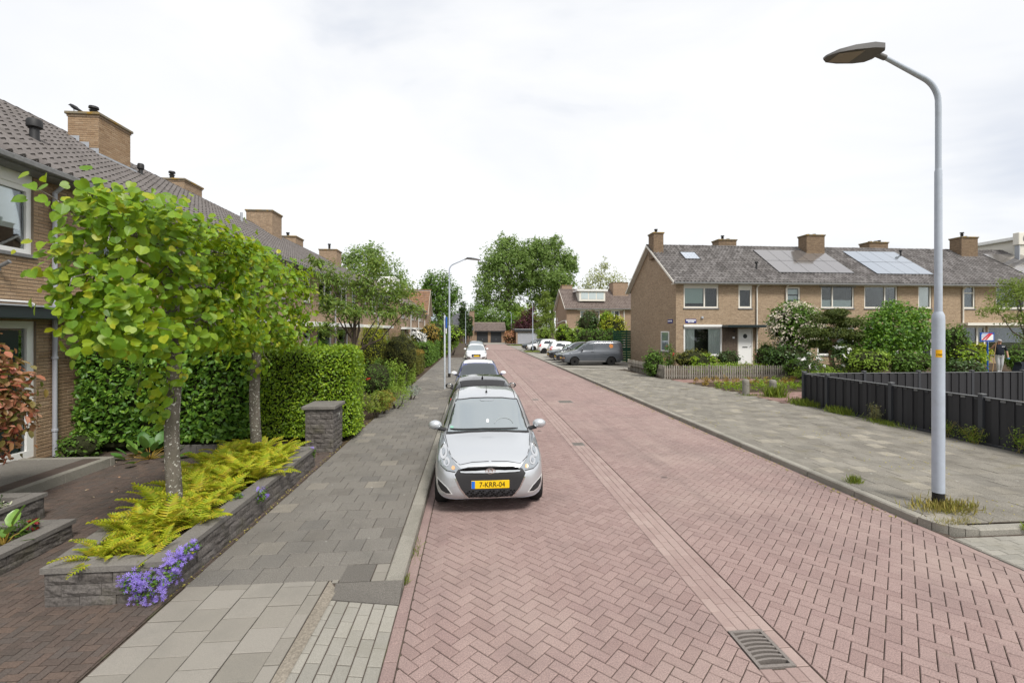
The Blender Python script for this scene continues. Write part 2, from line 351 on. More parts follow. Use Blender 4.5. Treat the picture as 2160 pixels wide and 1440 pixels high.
# ------------------------------------------------------------------ ground and street
sheet('ground', -320, -40, 320, 520, -.16, M_earth)
def bed(name, rects, z, mat, depth=None):
    mb = MB()
    for x0, y0, x1, y1 in rects: mb.add([(x0, y0, z), (x1, y0, z), (x1, y1, z), (x0, y1, z)], [(0, 1, 2, 3)])
    return mb.build(name, mat, kind='structure')
GX0, GX1, GY0, GY1 = 2.152, 2.456, 3.31, 3.75
road = bed('road', [(-.7, 1.2, GX0, 60), (GX1, 1.2, 5.95, 60), (GX0, 1.2, GX1, GY0), (GX0, GY1, GX1, 60)], -.012, M_joint)
sheet('road_far_end', -.7, 60, 5.95, 97, -.003, M_roadfar)
def herring(x0, y0, x1, y1, w, ang, gap, z, jit=.0015, h=.012):
    c, s = math.cos(ang), math.sin(ang); mx, my = (x0+x1)/2, (y0+y1)/2; rad = math.hypot(x1-x0, y1-y0)/2+3*w
    n = int(rad/w)+2; mats = []; extra = []; full = 2*w*w
    for a in range(-2*n, 2*n+1):
        for b in range(-n, n+1):
            for (px, py, lw, lh) in ((0, 0, 2, 1), (0, 1, 1, 2)):
                u, v = (a+2*b+px+lw/2)*w, (a-2*b+py+lh/2)*w
                if abs(u) > rad or abs(v) > rad: continue
                X, Y = mx+u*c-v*s, my+u*s+v*c
                if X < x0-w*1.2 or X > x1+w*1.2 or Y < y0-w*1.2 or Y > y1+w*1.2: continue
                hw, hh = lw*w/2, lh*w/2
                po = [(X+p*c-q*s, Y+p*s+q*c) for p, q in ((-hw, -hh), (hw, -hh), (hw, hh), (-hw, hh))]
                cp = clip(po, x0, y0, x1, y1)
                if len(cp) < 3: continue
                ar = abs(area(cp)); zz = z+RND.uniform(-jit, jit)
                if ar > full*.999:
                    mats.append(mat4(X, Y, zz, ang+(0 if lw == 2 else pi/2)+RND.uniform(-.008, .008), tx=RND.uniform(-.006, .006), ty=RND.uniform(-.006, .006)))
                elif ar > full*.06:
                    cx, cy = sum(p[0] for p in cp)/len(cp), sum(p[1] for p in cp)/len(cp); k = 1-gap/w*.9
                    extra.append(poly_paver([(cx+(p[0]-cx)*k, cy+(p[1]-cy)*k) for p in cp], zz, h))
    return mats, extra
w = .1055; gap = .0072
mA, eA = herring(-.575, 1.3, 2.145, 59.5, w, R(45), gap, 0)
mB, eB = herring(2.568, 1.3, 5.72, 59.5, w, R(45), gap, 0)
pieces(road, 'brick', slab(2*w-gap, w-gap, .012), mA+mB, M_road, 300, extra=eA+eB)
def courses(x0, x1, y0, y1, wid, length, z, jit=.0015, stag=True):
    n = max(1, round((x1-x0)/wid)); ww = (x1-x0)/n; out = []
    for i in range(n):
        y = y0-(length*.5*(i % 2) if stag else 0)+RND.uniform(-.02, .02)
        while y < y1:
            a, b = y, y+length; segs = [(a, b)]
            if GX0 < x0+ww*(i+.5) < GX1: segs = [(a, min(b, GY0)), (max(a, GY1), b)] if b > GY0 and a < GY1 else segs
            for a, b in segs:
                if b-a > .035: out.append(mat4(x0+ww*(i+.5), (a+b)/2, z+RND.uniform(-jit, jit), RND.uniform(-.006, .006), 1, (b-a)/length, 1, tx=RND.uniform(-.006, .006), ty=RND.uniform(-.01, .01)))
            y += length
    return out
gut = bed('gutter', [(2.15, 1.2, GX1+.001, GY0), (2.15, GY1, GX1+.001, 60), (GX1+.001, 1.2, 2.565, 60)], -.0105, M_joint)
pieces(gut, 'brick', slab(.1, .203, .0105), courses(2.15, 2.56, 1.3, 59.5, .1025, .21, -.003), M_gutter, 300)
pieces(road, 'border_brick', slab(.104, .205, .012), courses(-.69, -.58, 1.3, 59.5, .11, .21, -.001)+courses(5.725, 5.835, 1.3, 59.5, .11, .21, -.001), M_road, 120)

# drain grate in the gutter
gr = thing('drain_grate', 'rectangular iron gully grate with curved slots set in the brick gutter', 'drain', (2.304, 3.53, 0))
mb = MB(); fx0, fx1, fy0, fy1 = GX0+.004, GX1-.004, GY0+.004, GY1-.004; t_ = .028
for q in ((fx0, fy0, fx1, fy0+t_), (fx0, fy1-t_, fx1, fy1), (fx0, fy0+t_, fx0+t_, fy1-t_), (fx1-t_, fy0+t_, fx1, fy1-t_)): mb.box(q[0], q[1], -.05, q[2], q[3], .004)
mb.build('frame', M_iron, gr)
MB().box(fx0, fy0, -.35, fx1, fy1, -.2).build('pit', M_black, gr)
nb = 8
for i in range(1, nb):
    yc = fy0+t_+(fy1-fy0-2*t_)*i/nb; mb = MB(); xs = np.linspace(fx0+t_, fx1-t_, 7); vs = []
    for x in xs:
        b = .018*(1-((x-(fx0+fx1)/2)/((fx1-fx0)/2-t_))**2); vs += [(x, yc+b-.010, .002), (x, yc+b+.010, .002), (x, yc+b+.007, -.05), (x, yc+b-.007, -.05)]
    fs = [(4*i+k, 4*i+(k+1) % 4, 4*i+4+(k+1) % 4, 4*i+4+k) for i in range(6) for k in range(4)]+[(0, 1, 2, 3), (24, 25, 26, 27)]
    mb.add(vs, fs).build('bar', M_iron, gr)
for x in (GX0+.002, GX1-.002): MB().box(x-.001, GY0, -.3, x+.001, GY1, -.013).build('pit_wall', M_black, gr)
for (x, y, s, lab) in ((2.36, 10.2, .26, 'small square cast iron cover in the gutter, nearest of three'), (3.3, 16.3, .5, 'square brick-infilled cover in the right lane'), (2.3, 16.9, .24, 'small square iron cover in the gutter beyond the silver car')):
    c = thing('manhole_cover', lab, 'manhole cover', (x, y, 0)); MB().bbox(x-s/2, y-s/2, -.02, x+s/2, y+s/2, .004, .006).build('rim', M_iron, c)
    MB().bbox(x-s/2+.025, y-s/2+.025, -.01, x+s/2-.025, y+s/2-.025, .008, .006).build('lid', M_kerbdark, c)

# left pavement
lp = bed('left_pavement', [(-2.76, 4.66, -.86, 96)], .088, M_joint)
def tiles(x0, x1, y0, y1, t, z, rows=True, jit=.0025, skip=None):
    """half-bond tiles; the ones at the edges are cut to fit"""
    out = []; n = int((x1-x0)/t)+2; m = int((y1-y0)/t)+2
    for j in range(-1, m):
        for i in range(-1, n):
            ax = x0+(i+(.5*(j % 2) if rows else 0))*t; ay = y0+(j+(0 if rows else .5*(i % 2)))*t
            bx_, by_ = min(ax+t, x1), min(ay+t, y1); ax, ay = max(ax, x0), max(ay, y0)
            if bx_-ax < .04 or by_-ay < .04: continue
            x, y = (ax+bx_)/2, (ay+by_)/2
            if skip and skip(x, y): continue
            out.append(mat4(x, y, z+RND.uniform(-jit, jit), RND.uniform(-.004, .004), (bx_-ax)/t, (by_-ay)/t, 1, tx=RND.uniform(-.006, .006), ty=RND.uniform(-.006, .006)))
    return out
pieces(lp, 'tile', slab(.294, .294, .012, .005), tiles(-2.75, -.87, 4.66, 42, .3, .1, skip=lambda x, y: x > -1.37 and y < 5.04), M_darktile, 300)
pieces(lp, 'small_tile', slab(.144, .144, .012, .005), [mat4(-.935, 4.70+.166*k, .1, 0, .9, 1.1) for k in range(2)]+[mat4(-1.345, 4.70+.166*k, .1, 0, .4, 1.1) for k in range(2)], M_lighttile, 10)
pieces(lp, 'utility_cover', slab(.3, .325, .012, .006), [mat4(-1.16, 4.785, .101)], M_kerbdark, 10)
le = bed('left_entrance_strip', [(-2.76, 1.2, -1.41, 4.658), (-1.41, 4.3, -1.33, 4.66)], .084, M_joint)
pieces(le, 'tile', slab(.293, .293, .014, .005), tiles(-2.74, -1.415, 1.1, 4.655, .302, .1, rows=False), M_lighttile, 300)
mb = MB(); mb.add([(-1.42, 1.2, .098), (-1.355, 1.2, .091), (-1.29, 4.5, .091), (-1.40, 4.66, .1)], [(0, 1, 2, 3)]); mb.build('sand_strip', M_sandstrip, kind='structure')
sl0, sl1 = -1.36, -.69; tilt = math.atan2(-.085, sl1-sl0)
def slz(x): return .09-.085*(x-sl0)/(sl1-sl0)
ks = sheet('driveway_ramp', sl0, 1.2, sl1, 4.36, 0, M_joint, zf=lambda x, y: slz(x)-.01)
km = []
for i in range(6):
    x = sl0+(i+.5)*(sl1-sl0)/6; y = 1.2-(.1 if i % 2 else 0)
    while y < 4.31:
        e_ = min(y+.2, 4.345); km.append(mat4(x, (y+e_)/2, slz(x)+RND.uniform(-.002, .002), RND.uniform(-.01, .01), 1, (e_-y)/.2, 1, ty=-tilt+RND.uniform(-.01, .01))); y += .205
pieces(ks, 'klinker', slab(.104, .197, .012), km, M_klinker, 300)
# kerbs
lk = thing('left_kerb', 'speckled concrete kerb along the left pavement beside the parked cars', 'kerb', (-.775, 5, 0)); lk['kind'] = 'structure'; del lk['category']; del lk['label']
mb = MB()
for i in range(92):
    y = 4.61+i*1.0; MB().bbox(-.868, y+.003, -.05, -.692, y+.997, .104+RND.uniform(-.003, .003), .018).build('kerb_stone', M_kerb, lk)
    if i > 32: break
MB().box(-.868, 38.65, -.05, -.692, 96, .1).build('kerb_run', M_kerb, lk)
mb = MB(); v = [(-1.29, 4.35, .088), (-.69, 4.352, .006), (-.69, 4.605, .1), (-.868, 4.605, .102), (-.9, 4.605, .1), (-1.33, 4.605, .099)]
n = len(v); mb.add(v+[(a, b, -.05) for a, b, c in v], [list(range(n))]+[(n+i, n+(i+1) % n, (i+1) % n, i) for i in range(n)]); mb.build('dropped_kerb_end', M_kerbdark, lk)
rk = thing('right_kerb', '', '', (5.9, 5, 0)); rk['kind'] = 'structure'
for i in range(26):
    y = 5.62+i; MB().bbox(5.835, y+.003, -.05, 5.985, y+.997, .104+RND.uniform(-.003, .003), .018).build('kerb_stone', M_kerb, rk)
cx, cy, ro, ri = 6.22, 5.60, .385, .235
for k in range(4):
    a0, a1 = R(180+k*24+.6), R(180+(k+1)*24-.6); po = [(cx+ro*math.cos(a), cy+ro*math.sin(a)) for a in np.linspace(a0, a1, 5)]+[(cx+ri*math.cos(a), cy+ri*math.sin(a)) for a in np.linspace(a1, a0, 5)]
    MB().prism(po, -.05, .103-.006*k).build('kerb_stone', M_kerb, rk)
for i in range(3): MB().bbox(6.27+i*.8, 5.215, -.05, 6.265+(i+1)*.8, 5.365, .08-.012*i, .015).build('kerb_stone', M_kerb, rk)
MB().prism([(5.84, 31.6), (5.99, 31.6), (9.5, 29.2), (9.5, 29.05)], -.05, .1).build('kerb_run', M_kerb, rk)
# right pavement
def rp_ok(x, y):
    if x < 6.0 and y < 5.6: return True
    if x < 6.1 and y < 5.5: return True
    if y > 14.6 and x > 10.45: return True
    if y > 17.2 and x > 10.45-(y-17.2)*.13: return True
    return False
rpv = bed('right_pavement', [(5.985, 5.6, 11.3, 14.6), (6.22, 5.36, 11.3, 5.6), (5.985, 14.6, 10.5, 17.2), (5.985, 17.2, 9.72, 29)], .088, M_joint)
pieces(rpv, 'tile', slab(.295, .295, .012, .004), tiles(5.985, 10.9, 5.37, 28.6, .3, .1, jit=.003, skip=rp_ok), M_righttile, 300)
re_ = bed('right_entrance_strip', [(5.84, 1.2, 11.3, 5.215)], .0, M_joint)
km = []
for j in range(38):
    y = 1.25+j*.104
    for i in range(27):
        x = 5.9+(i+(.5 if j % 2 else 0))*.2
        if y < 5.17: km.append(mat4(x+.05, y, .012+RND.uniform(-.002, .002)+.004*(y-3), RND.uniform(-.01, .01)))
    if j % 2 and y < 5.17: km.append(mat4(5.9, y, .012+.004*(y-3), 0, .5))
pieces(re_, 'klinker', slab(.195, .098, .012), km, M_klinker, 300)
MB().box(5.838, 1.2, -.05, 5.85, 5.2, .012).build('entrance_edge', M_klinker, re_)
# right footpath, bed, gardens, parking
fp = bed('footpath', [(10.5, 14.62, 20, 17.4), (9.8, 21.0, 17.4, 22.4)], .086, M_joint)
hm, he = herring(10.5, 14.65, 16, 17.4, .1, 0, .006, .098)
hm2, he2 = herring(9.9, 21.0, 17.3, 22.35, .1, 0, .006, .098)
pieces(fp, 'brick', slab(.193, .093, .012), hm+hm2, M_path, 300, extra=he+he2)
sheet('planting_bed', 9.9, 17.4, 18, 21.0, .093, M_soil)
sheet('right_garden', 9.55, 22.4, 45, 27.6, .1, M_soil, 2, 12, zf=lambda x, y: .09+.32*max(0, min(1, (y-22.8)/2.5)))
sheet('side_garden', 18.0, 14.7, 45, 22.4, .092, M_earth)
sheet('fenced_garden', 11.3, 1.2, 30, 14.62, .095, M_soil)
sheet('parking_bays', 5.95, 29.0, 12.3, 78, .02, M_parking)
sheet('parking_ground', 5.95, 28.6, 9.6, 29.2, .09, M_parking)
sheet('far_forecourt', -3, 86, 14, 98, .004, M_parking)
# left garden ground
ld = bed('left_driveway', [(-8.2, 1.2, -2.765, 9.9)], .088, M_joint)
hm, he = herring(-7.0, 2.6, -2.78, 9.85, .0715, R(0), .006, .1, jit=.002)
def brown_slab(): return slab(.143-.006, .0715-.006, .012, .004)
pieces(ld, 'clinker', brown_slab(), hm, M_brown, 300, extra=he)
sheet('left_gardens', -8.2, 9.9, -2.765, 80, .07, M_soil)
# ------------------------------------------------------------------ house materials
M_brickL = pmat('tan_brick', [(.27, .18, .11), (.33, .23, .145), (.37, .265, .172), (.31, .21, .128), (.4, .295, .2)], .92, (90, .3), ((.18, .125, .085), .7, .5, .75, .4), (110, .4), .15)
M_mortarL = pmat('mortar', [(.17, .137, .104), (.22, .18, .14)], 1, (60, .3), None, None, .1, rnd=False)
M_wallL = brickmat('left_wall_brick', (.38, .27, .175), (.29, .2, .125), (.25, .2, .155))
M_wallR = brickmat('right_wall_brick', (.40, .29, .19), (.27, .185, .115), (.34, .28, .21))
M_chimR = brickmat('chimney_brick', (.26, .18, .11), (.17, .112, .07), (.14, .115, .09))
M_wallD = brickmat('dark_panel_brick', (.1, .065, .045), (.07, .045, .032), (.2, .17, .14))
M_wallF = brickmat('far_wall_brick', (.33, .225, .15), (.28, .185, .12), (.3, .24, .19))
M_tileL = pmat('grey_roof_tile', [(.105, .093, .088), (.125, .112, .106), (.14, .126, .12), (.118, .106, .101)], .75, (60, .2), ((.08, .072, .06), 1.4, .5, .75, .45), (70, .15), .35)
M_tileR = pmat('weathered_roof_tile', [(.085, .078, .074), (.13, .12, .115), (.2, .187, .182), (.105, .096, .092), (.17, .158, .152)], .8, (40, .25), ((.17, .16, .155), .9, .48, .75, .5), None, .3)
M_tileO = pmat('orange_roof_tile', [(.24, .12, .06), (.3, .16, .085), (.2, .11, .065)], .85, (30, .3), ((.35, .2, .05), .8, .5, .7, .4), None, .2)
M_tileB = pmat('brown_roof_tile', [(.15, .12, .105), (.18, .145, .13), (.2, .165, .145)], .85, (30, .25), None, None, .2)
M_tileS = pmat('slate_roof', [(.1, .1, .115), (.13, .13, .145), (.115, .115, .13)], .8, (20, .2), None, None, .3)
M_cap = pmat('chimney_cap', [(.17, .15, .11), (.22, .19, .14)], .95, (50, .4), ((.3, .18, .025), 3.5, .45, .62, .85), (70, .4), .2, rnd=False)
M_lead = pmat('lead', [(.33, .35, .38), (.4, .42, .45)], .6, (20, .15), None, None, .4, rnd=False)
M_white = plain('white_paint', (.78, .78, .76), .4, .4, var=.05)
M_cream = plain('cream_paint', (.70, .67, .6), .5, .4, var=.06)
M_zinc = pmat('zinc', [(.22, .235, .26), (.27, .285, .31)], .5, (12, .15), None, None, .5, rnd=False, metal=.2)
M_gutterm = pmat('gutter_metal', [(.155, .155, .155), (.2, .2, .2)], .55, (10, .2), ((.1, .1, .095), 2, .5, .7, .5), None, .4, rnd=False)
M_pvc = plain('grey_pvc', (.36, .37, .41), .4, .4, var=.1)
M_dark = plain('dark_green_paint', (.018, .028, .03), .35, .5)
M_anth = plain('anthracite', (.03, .033, .037), .5, .4)
M_glass = glassmat('window_glass')
M_room = plain('dark_room', (.035, .033, .03), .9, .1)
M_curtain = pmat('curtain', [(.74, .76, .74), (.8, .81, .79)], .95, None, None, None, .1, rnd=False)
M_blind = plain('green_blind', (.42, .52, .48), .8, .2)
M_frost = plain('frosted_film', (.5, .57, .58), .3, .4)
M_vent = plain('vent_black', (.02, .02, .021), .6, .4)
M_solar = darkglass('solar_cell', (.14, .132, .128), .36, (.86, .83, .81), .12)  # base lightened in place of the sky mirrored by the panel glass
M_solar2 = darkglass('solar_cell_painted_sheen', (.2, .22, .24), .48, (.9, .93, .97), .12)  # paler still: a stronger sky reflection put into the cell colour
M_skyl = darkglass('skylight_glass', (.1, .12, .13), .6)
M_signblue = plain('sign_blue', (.03, .04, .22), .4, .4)
M_signwhite = plain('sign_white', (.8, .8, .8), .5, .3)
M_whitedoor = plain('white_door', (.82, .82, .8), .35, .4, var=.03)

class Frame:
    """facade frame: u along the wall, d outwards, z up"""
    def __init__(s, kind, pos): s.k = kind; s.p = pos
    def P(s, u, d, z):
        return (s.p+d, u, z) if s.k == 'L' else ((u, s.p-d, z) if s.k == 'R' else (s.p-d, u, z))
    def axes(s):
        return ((0, 1, 0), (1, 0, 0)) if s.k == 'L' else (((1, 0, 0), (0, -1, 0)) if s.k == 'R' else ((0, 1, 0), (-1, 0, 0)))
    def box(s, mb, u0, d0, z0, u1, d1, z1, mi=0, b=0):
        a, c = s.P(u0, d0, z0), s.P(u1, d1, z1); lo = [min(x, y) for x, y in zip(a, c)]; hi = [max(x, y) for x, y in zip(a, c)]
        return mb.bbox(*lo, *hi, b, mi) if b else mb.box(*lo, *hi, mi)
    def quad(s, mb, pts, mi=0): return mb.add([s.P(*p) for p in pts], [(0, 1, 2, 3)], mi)
def facade(fr, name, u0, u1, z0, z1, ops, mat, parent, d=0., rev=.1):
    us = sorted({u0, u1, *[o[0] for o in ops], *[o[1] for o in ops]}); zs = sorted({z0, z1, *[o[2] for o in ops], *[o[3] for o in ops]})
    us = [u for u in us if u0 <= u <= u1]; zs = [z for z in zs if z0 <= z <= z1]; mb = MB()
    for a, b in zip(us, us[1:]):
        for c, e in zip(zs, zs[1:]):
            m, n = (a+b)/2, (c+e)/2
            if any(o[0] < m < o[1] and o[2] < n < o[3] for o in ops): continue
            fr.quad(mb, [(a, d, c), (b, d, c), (b, d, e), (a, d, e)])
    for o in ops:
        a, b, c, e = o[:4]
        for q in ([(a, d, c), (a, d-rev, c), (a, d-rev, e), (a, d, e)], [(b, d, c), (b, d-rev, c), (b, d-rev, e), (b, d, e)], [(a, d, c), (b, d, c), (b, d-rev, c), (a, d-rev, c)], [(a, d, e), (b, d, e), (b, d-rev, e), (a, d-rev, e)]): fr.quad(mb, q)
    me_o = mb.build(name, mat, parent)
    return me_o
def window(fr, parent, u0, u1, z0, z1, splits=(), fw=.07, mat=None, shutter=0, sill=True, inside=None, d=-.06, name='window', hs=()):
    """frame with mullions at splits (u), panes, sill, optional shutter box at the top, things behind the glass"""
    mat = mat or M_white; mb = MB(); zt = z1-shutter
    cuts = [u0, *splits, u1]
    fr.box(mb, u0, d-.05, z0, u1, d+.02, z0+fw); fr.box(mb, u0, d-.05, zt-fw, u1, d+.02, zt)
    for i, c in enumerate(cuts):
        a = c if i == 0 else (c-fw if i == len(cuts)-1 else c-fw/2); fr.box(mb, a, d-.048, z0+fw, a+fw, d+.018, zt-fw)
    for h in hs: fr.box(mb, u0+fw, d-.045, h-.03, u1-fw, d+.016, h+.03)
    w = mb.build(name, mat, parent)
    for a, b in zip(cuts, cuts[1:]):
        mb = MB(); fr.box(mb, a+fw*.4, d-.03, z0+fw*.5, b-fw*.4, d-.024, zt-fw*.5); mb.build('pane', M_glass, w)
    if shutter:
        mb = MB(); fr.box(mb, u0, d-.05, zt+.002, u1, d+.045, z1, 0, .012); mb.build('shutter_box', mat, w)
    if sill:
        mb = MB(); fr.box(mb, u0-.04, d-.02, z0-.07, u1+.04, .05, z0-.002, 0, .008); mb.build('sill', M_gutterm, w)
    mb = MB(); fr.quad(mb, [(u0, d-.55, z0), (u1, d-.55, z0), (u1, d-.55, z1), (u0, d-.55, z1)])
    for q in ([(u0, d-.06, z0), (u0, d-.55, z0), (u0, d-.55, z1), (u0, d-.06, z1)], [(u1, d-.06, z0), (u1, d-.55, z0), (u1, d-.55, z1), (u1, d-.06, z1)], [(u0, d-.06, z1), (u1, d-.06, z1), (u1, d-.55, z1), (u0, d-.55, z1)], [(u0, d-.06, z0), (u1, d-.06, z0), (u1, d-.55, z0), (u0, d-.55, z0)]): fr.quad(mb, q)
    mb.build('room', M_room, w)
    for it in (inside or []):
        if it[0] == 'curtain':
            _, a, b, zz0, zz1 = it; n = max(8, int((b-a)/.035)); vs = []
            for i in range(n+1):
                u = a+(b-a)*i/n; dd = d-.085+.03*math.sin(i*1.9)+.012*math.sin(i*.7); vs += [fr.P(u, dd, zz0), fr.P(u, dd, zz1)]
            MB().add(vs, [(2*i, 2*i+2, 2*i+3, 2*i+1) for i in range(n)]).build('curtain', M_curtain, w)
        else:
            _, a, b, zz0, zz1, m = it; mb = MB(); fr.box(mb, a, d-.09, zz0, b, d-.08, zz1); mb.build('blind', m, w)
    return w
def tile_base(wd=.24, ln=.37):
    prof = [(0, .004), (.2, 0), (.45, .006), (.62, .045), (.78, .066), (.92, .045), (1.0, .010)]
    V = []; n = len(prof)
    for p, h in prof: V.append((p*wd-wd/2, 0, h+.034))
    for p, h in prof: V.append((p*wd-wd/2, ln, h))
    for p, h in prof: V.append((p*wd-wd/2, .002, h-.012))
    F = [(i, i+1, n+i+1, n+i) for i in range(n-1)]+[(2*n+i, 2*n+i+1, i+1, i) for i in range(n-1)]
    return V, F
def roof_mats(fr, u0, u1, de, ze, dr, zr, wd=.24, ex=.33):
    """tiles up the slope from eave (de, ze) to ridge (dr, zr)"""
    ln = math.hypot(dr-de, zr-ze); nr = int(ln/ex); out = []
    U = Vector(fr.axes()[0]); e = Vector(fr.P(0, de, ze)); r = Vector(fr.P(0, dr, zr)); S = (r-e).normalized(); N = U.cross(S)
    flip = 1
    if N.z < 0: N = -N; flip = -1
    nu = max(1, round((u1-u0)/wd)); ww = (u1-u0)/nu
    for j in range(nr):
        for i in range(nu):
            p = Vector(fr.P(u0+(i+.5)*ww, de, ze))+S*(j*ex+RND.uniform(-.006, .006))+N*(.012+RND.uniform(-.003, .003))
            A = np.eye(4); A[:3, 0] = np.array(U*flip)*ww/wd; A[:3, 1] = S; A[:3, 2] = N; A[:3, 3] = p; out.append(A)
    return out
def chimney(fr, parent, u0, u1, d0, d1, zb, zt, mat=None, geo=None, pots=((.3, .45),), cap=M_cap, flash=True):
    mb = MB(); fr.box(mb, u0, d0, zb, u1, d1, zt-.1); c = mb.build('chimney', mat or M_chimR, parent)
    mb = MB(); fr.box(mb, u0-.06, d0-.06, zt-.1, u1+.06, d1+.06, zt-.02, 0, .012); cp = mb.build('cap', cap, c)
    mb = MB(); fr.box(mb, u0-.02, d0-.02, zt-.16, u1+.02, d1+.02, zt-.101); mb.build('corbel', mat or M_chimR, c)
    for fu, fh in pots:
        x, y, z = fr.P(u0+(u1-u0)*fu, (d0+d1)/2, zt-.02)
        MB().lathe([(.085, 0), (.085, fh*.5), (.12, fh*.62), (.07, fh*.66), (.07, fh*.75), (.13, fh*.82), (.12, fh)], (x, y, z), 12).build('flue_pot', M_vent, c, smooth=True)
    if geo:
        base = slab(.202, .05, .012, .004)
        for face in ('front', 'left', 'right'):
            ms = []
            if face == 'front': a0, a1 = u0, u1
            else: a0, a1 = min(d0, d1), max(d0, d1)
            U, O = map(Vector, fr.axes()); nz = int((zt-.16-zb)/.0635)
            for j in range(nz):
                k = a0-(.105 if j % 2 else 0)
                while k < a1-.02:
                    b0, b1 = max(k, a0), min(k+.21, a1); k += .21
                    if b1-b0 < .05: continue
                    zz = zb+.03+j*.0635; m = (b0+b1)/2; sc = (b1-b0-.008)/.202
                    if face == 'front': p = fr.P(m, max(d0, d1)+.006, zz); X, Z = U, O
                    else: p = fr.P(u0-.006 if face == 'left' else u1+.006, m, zz); X, Z = O, (-U if face == 'left' else U)
                    A = np.eye(4); A[:3, 0] = np.array(X)*sc; A[:3, 1] = (0, 0, 1); A[:3, 2] = np.array(Z); A[:3, 3] = p; ms.append(A)
            pieces(c, 'brick', base, ms, geo, 60)
    return c
def ridge_tiles(fr, parent, u0, u1, dr, zr, mat):
    V = []; n = 7
    for yy, sc in ((0, 1.), (.37, .86)):
        for i in range(n): a = pi*i/(n-1); V.append((yy, -.12*sc*math.cos(a), .09*sc*math.sin(a)-.01))
    F = [(i, i+1, n+i+1, n+i) for i in range(n-1)]; ms = []; U, O = map(Vector, fr.axes())
    k = u0
    while k < u1-.2:
        A = np.eye(4); A[:3, 0] = U; A[:3, 1] = O; A[:3, 2] = (0, 0, 1); A[:3, 3] = fr.P(k, dr, zr+.02+RND.uniform(-.006, .006)); ms.append(A); k += .34
    pieces(parent, 'ridge_tile', (V, F), ms, mat, 60)
def wall_bricks(fr, parent, u0, u1, z0, z1, ops, mat, limit=300):
    base = slab(.203, .051, .012, .004); ms = []; U, O = map(Vector, fr.axes())
    for j in range(int((z1-z0)/.0635)):
        zz = z0+.03+j*.0635; k = u0-(.105 if j % 2 else 0)
        while k < u1:
            segs = [(max(k, u0), min(k+.211, u1))]; k += .211
            for o in ops:
                if o[2]-.03 < zz < o[3]+.03:
                    ns = []
                    for a, b in segs:
                        if b <= o[0] or a >= o[1]: ns.append((a, b))
                        else:
                            if a < o[0]: ns.append((a, o[0]))
                            if b > o[1]: ns.append((o[1], b))
                    segs = ns
            for a, b in segs:
                if b-a < .04: continue
                A = np.eye(4); A[:3, 0] = np.array(U)*((b-a-.008)/.203); A[:3, 1] = (0, 0, 1); A[:3, 2] = O; A[:3, 3] = fr.P((a+b)/2, .007+RND.uniform(-.002, .003), zz+RND.uniform(-.002, .002)); ms.append(A)
    pieces(parent, 'brick', base, ms, mat, limit)
def pipe(fr, parent, u, z0, z1, r=.04, mat=None, d=.07):
    a = fr.P(u, d, z0); b = fr.P(u, d, z1); c = fr.P(u, d+.22, z1+.2)
    p = MB().tube([a, b, ((b[0]+c[0])/2, (b[1]+c[1])/2, (b[2]+c[2])/2), c], r, 10).build('drainpipe', mat or M_pvc, parent, smooth=True)
    for z in (z0+.5, z0+1.9, z0+3.6):
        x, y, _ = fr.P(u, d, 0); MB().lathe([(r+.008, -.025), (r+.012, -.02), (r+.012, .02), (r+.008, .025)], (x, y, z), 10).build('pipe_clip', mat or M_pvc, p)
